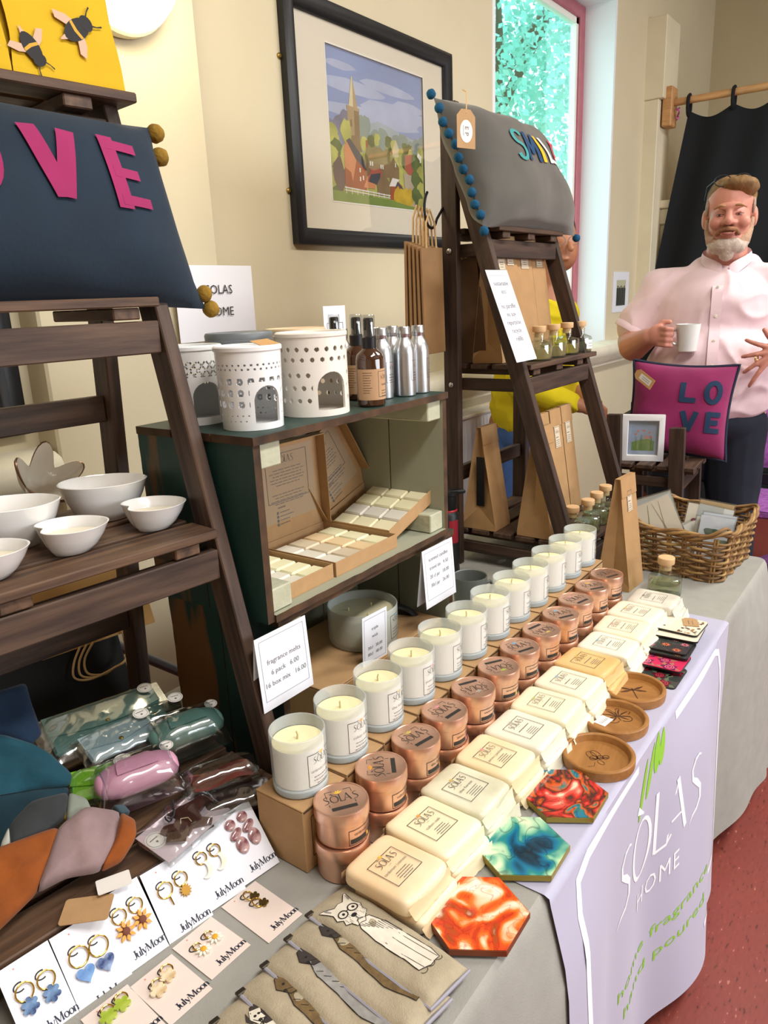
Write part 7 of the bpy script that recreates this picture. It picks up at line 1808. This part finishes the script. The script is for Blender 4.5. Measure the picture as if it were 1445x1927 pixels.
for s in (-1, 1):
    MB().tube([(s*.030+.026*math.cos(2*pi*i/20), -.028+.004*math.sin(2*pi*i/20), .012+.018*math.sin(2*pi*i/20)) for i in range(20)], .0018, 6, closed=True).build('rim', M_blk, gl)
    MB().tube([(s*.056, -.026, .014), (s*.078, .02, .002), (s*.084, .07, -.035)], .0018, 6).build('arm', M_blk, gl)
MB().tube([(-.005, -.030, .014), (.005, -.030, .014)], .0018, 6).build('bridge', M_blk, gl)
mg = thing('mug', 'plain white mug in the man\'s hand', 'mug', tuple(manM @ Vector((-.082, -.222, 1.262))), rad(-77))
MB().lathe([(.0, .001), (.027, .0), (.031, .003), (.0395, .088), (.040, .092), (.0375, .092), (.036, .088), (.028, .006), (0, .005)], 40).build('cup', mat('white_mug', '#dfe3e0', .25, coat=.4), mg)
MB().tube([(-.034, 0, .072), (-.052, 0, .074), (-.062, 0, .058), (-.058, 0, .036), (-.040, 0, .026), (-.031, 0, .024)], .005, 8).build('handle', mat('white_mug', '#dfe3e0', .25, coat=.4), mg)
# ------------------------------------------------------------------ woman in yellow behind the ladder shelf
wo = thing('person', 'person in a yellow jumper and jeans behind the right ladder shelf', 'person', (2.86, 1.36, 0), rad(-64.7))
m = MB(); wx = .10
m.ell((wx, .01, 1.665), (.072, .09, .105), 22, m=14); m.ell((wx+.02, -.03, 1.625), (.056, .06, .075), 18, m=12); cap(m, (wx+.04, -.10, 1.65), .009, (wx+.045, -.112, 1.63), .013)
m.ell((wx-.07, .02, 1.64), (.01, .018, .028), 10, m=8); m.ell((wx+.02, -.085, 1.595), (.022, .012, .007), 10, m=8)
chain(m, [((wx-.01, .02, 1.60), .052), ((wx-.03, .02, 1.50), .055), ((.06, .02, 1.42), .08), ((.0, .0, 1.15), .12), ((.0, .0, .98), .13)])
chain(m, [((.0, -.12, 1.36), .05), ((-.03, -.16, 1.13), .045), ((.09, -.20, 1.085), .04), ((.19, -.22, 1.055), .028)])
m.ell((.225, -.225, 1.045), (.034, .022, .026), 12, m=8)
for i in range(4): b = Vector((.246, -.232+.004*i, 1.058-.014*i)); finger(m, [b, b+Vector((.024, -.008, -.004)), b+Vector((.040, -.002, -.016)), b+Vector((.038, .006, -.030))], .0085)
finger(m, [(.222, -.225, 1.066), (.245, -.236, 1.076), (.265, -.236, 1.07)], .0092)
chain(m, [((.12, .12, 1.36), .05), ((.15, .16, 1.14), .045), ((.19, .03, 1.08), .035), ((.22, -.12, 1.06), .028)])
for s in (-1, 1): chain(m, [((s*.08, 0, .95), .09), ((s*.09, 0, .5), .06), ((s*.09, .02, .08), .04)])
blend('body', m, .005, 4, M_skin2, wo)
M_yj = mat('yellow_knit', '#d3c012', .9, var=.07, scale=14, bump=.2, bscale=260)
s_ = MB(); s_.ell((.01, 0, 1.08), (.175, .16, .15), 24, m=14); chain(s_, [((.0, .0, 1.02), .165), ((.02, .0, 1.22), .15), ((.05, .02, 1.36), .12)]); cap(s_, (-.02, -.06, 1.39), .066, (.13, .08, 1.39), .066)
chain(s_, [((-.0, -.11, 1.37), .07), ((-.035, -.165, 1.135), .062), ((.08, -.20, 1.09), .052), ((.155, -.215, 1.065), .043)]); chain(s_, [((.12, .11, 1.36), .07), ((.15, .15, 1.15), .058), ((.19, .04, 1.09), .046)])
blend('jumper', s_, .007, 6, M_yj, wo, wrinkle)
tr = MB(); tr.ell((0, 0, .92), (.155, .145, .12), 20, m=12)
for s in (-1, 1): chain(tr, [((s*.08, 0, .9), .095), ((s*.09, -.01, .5), .072), ((s*.09, .02, .08), .052)])
blend('jeans', tr, .009, 4, mat('blue_denim', '#3f5f98', .85, var=.15, scale=30, bump=.1), wo)
h = MB(); h.ell((wx-.012, .03, 1.70), (.082, .095, .095), 20, m=12); h.ell((wx-.04, .05, 1.63), (.06, .07, .09), 16, m=10)
blend('hair', h, .006, 3, mat('dark_hair', '#4a3a30', .75, var=.3, scale=40, bump=.5), wo)
for s in (-1, 1):
    sh = MB(); sh.ell((s*.09, -.05, .04), (.042, .12, .04), 16, m=8); sh.mapv(lambda p: Vector((p.x, p.y, max(0, p.z)))); sh.build('shoe', mat('black_shoe', '#17161a', .4), wo, smooth=60)
for s in (-1, 1): MB().tube([(wx+.03+s*.026+.02*math.cos(2*pi*i/18), -.098+s*.01, 1.66+.016*math.sin(2*pi*i/18)) for i in range(18)], .0014, 6, closed=True).build('spectacle_rim', M_steel, wo)
MB().tube([(.0105*math.cos(2*pi*i/14), 0, .0105*math.sin(2*pi*i/14)) for i in range(14)], .0028, 6, closed=True).build('ring', M_ering, wo, loc=(.258, -.236, 1.05), rot=(0, 0, rad(70)))
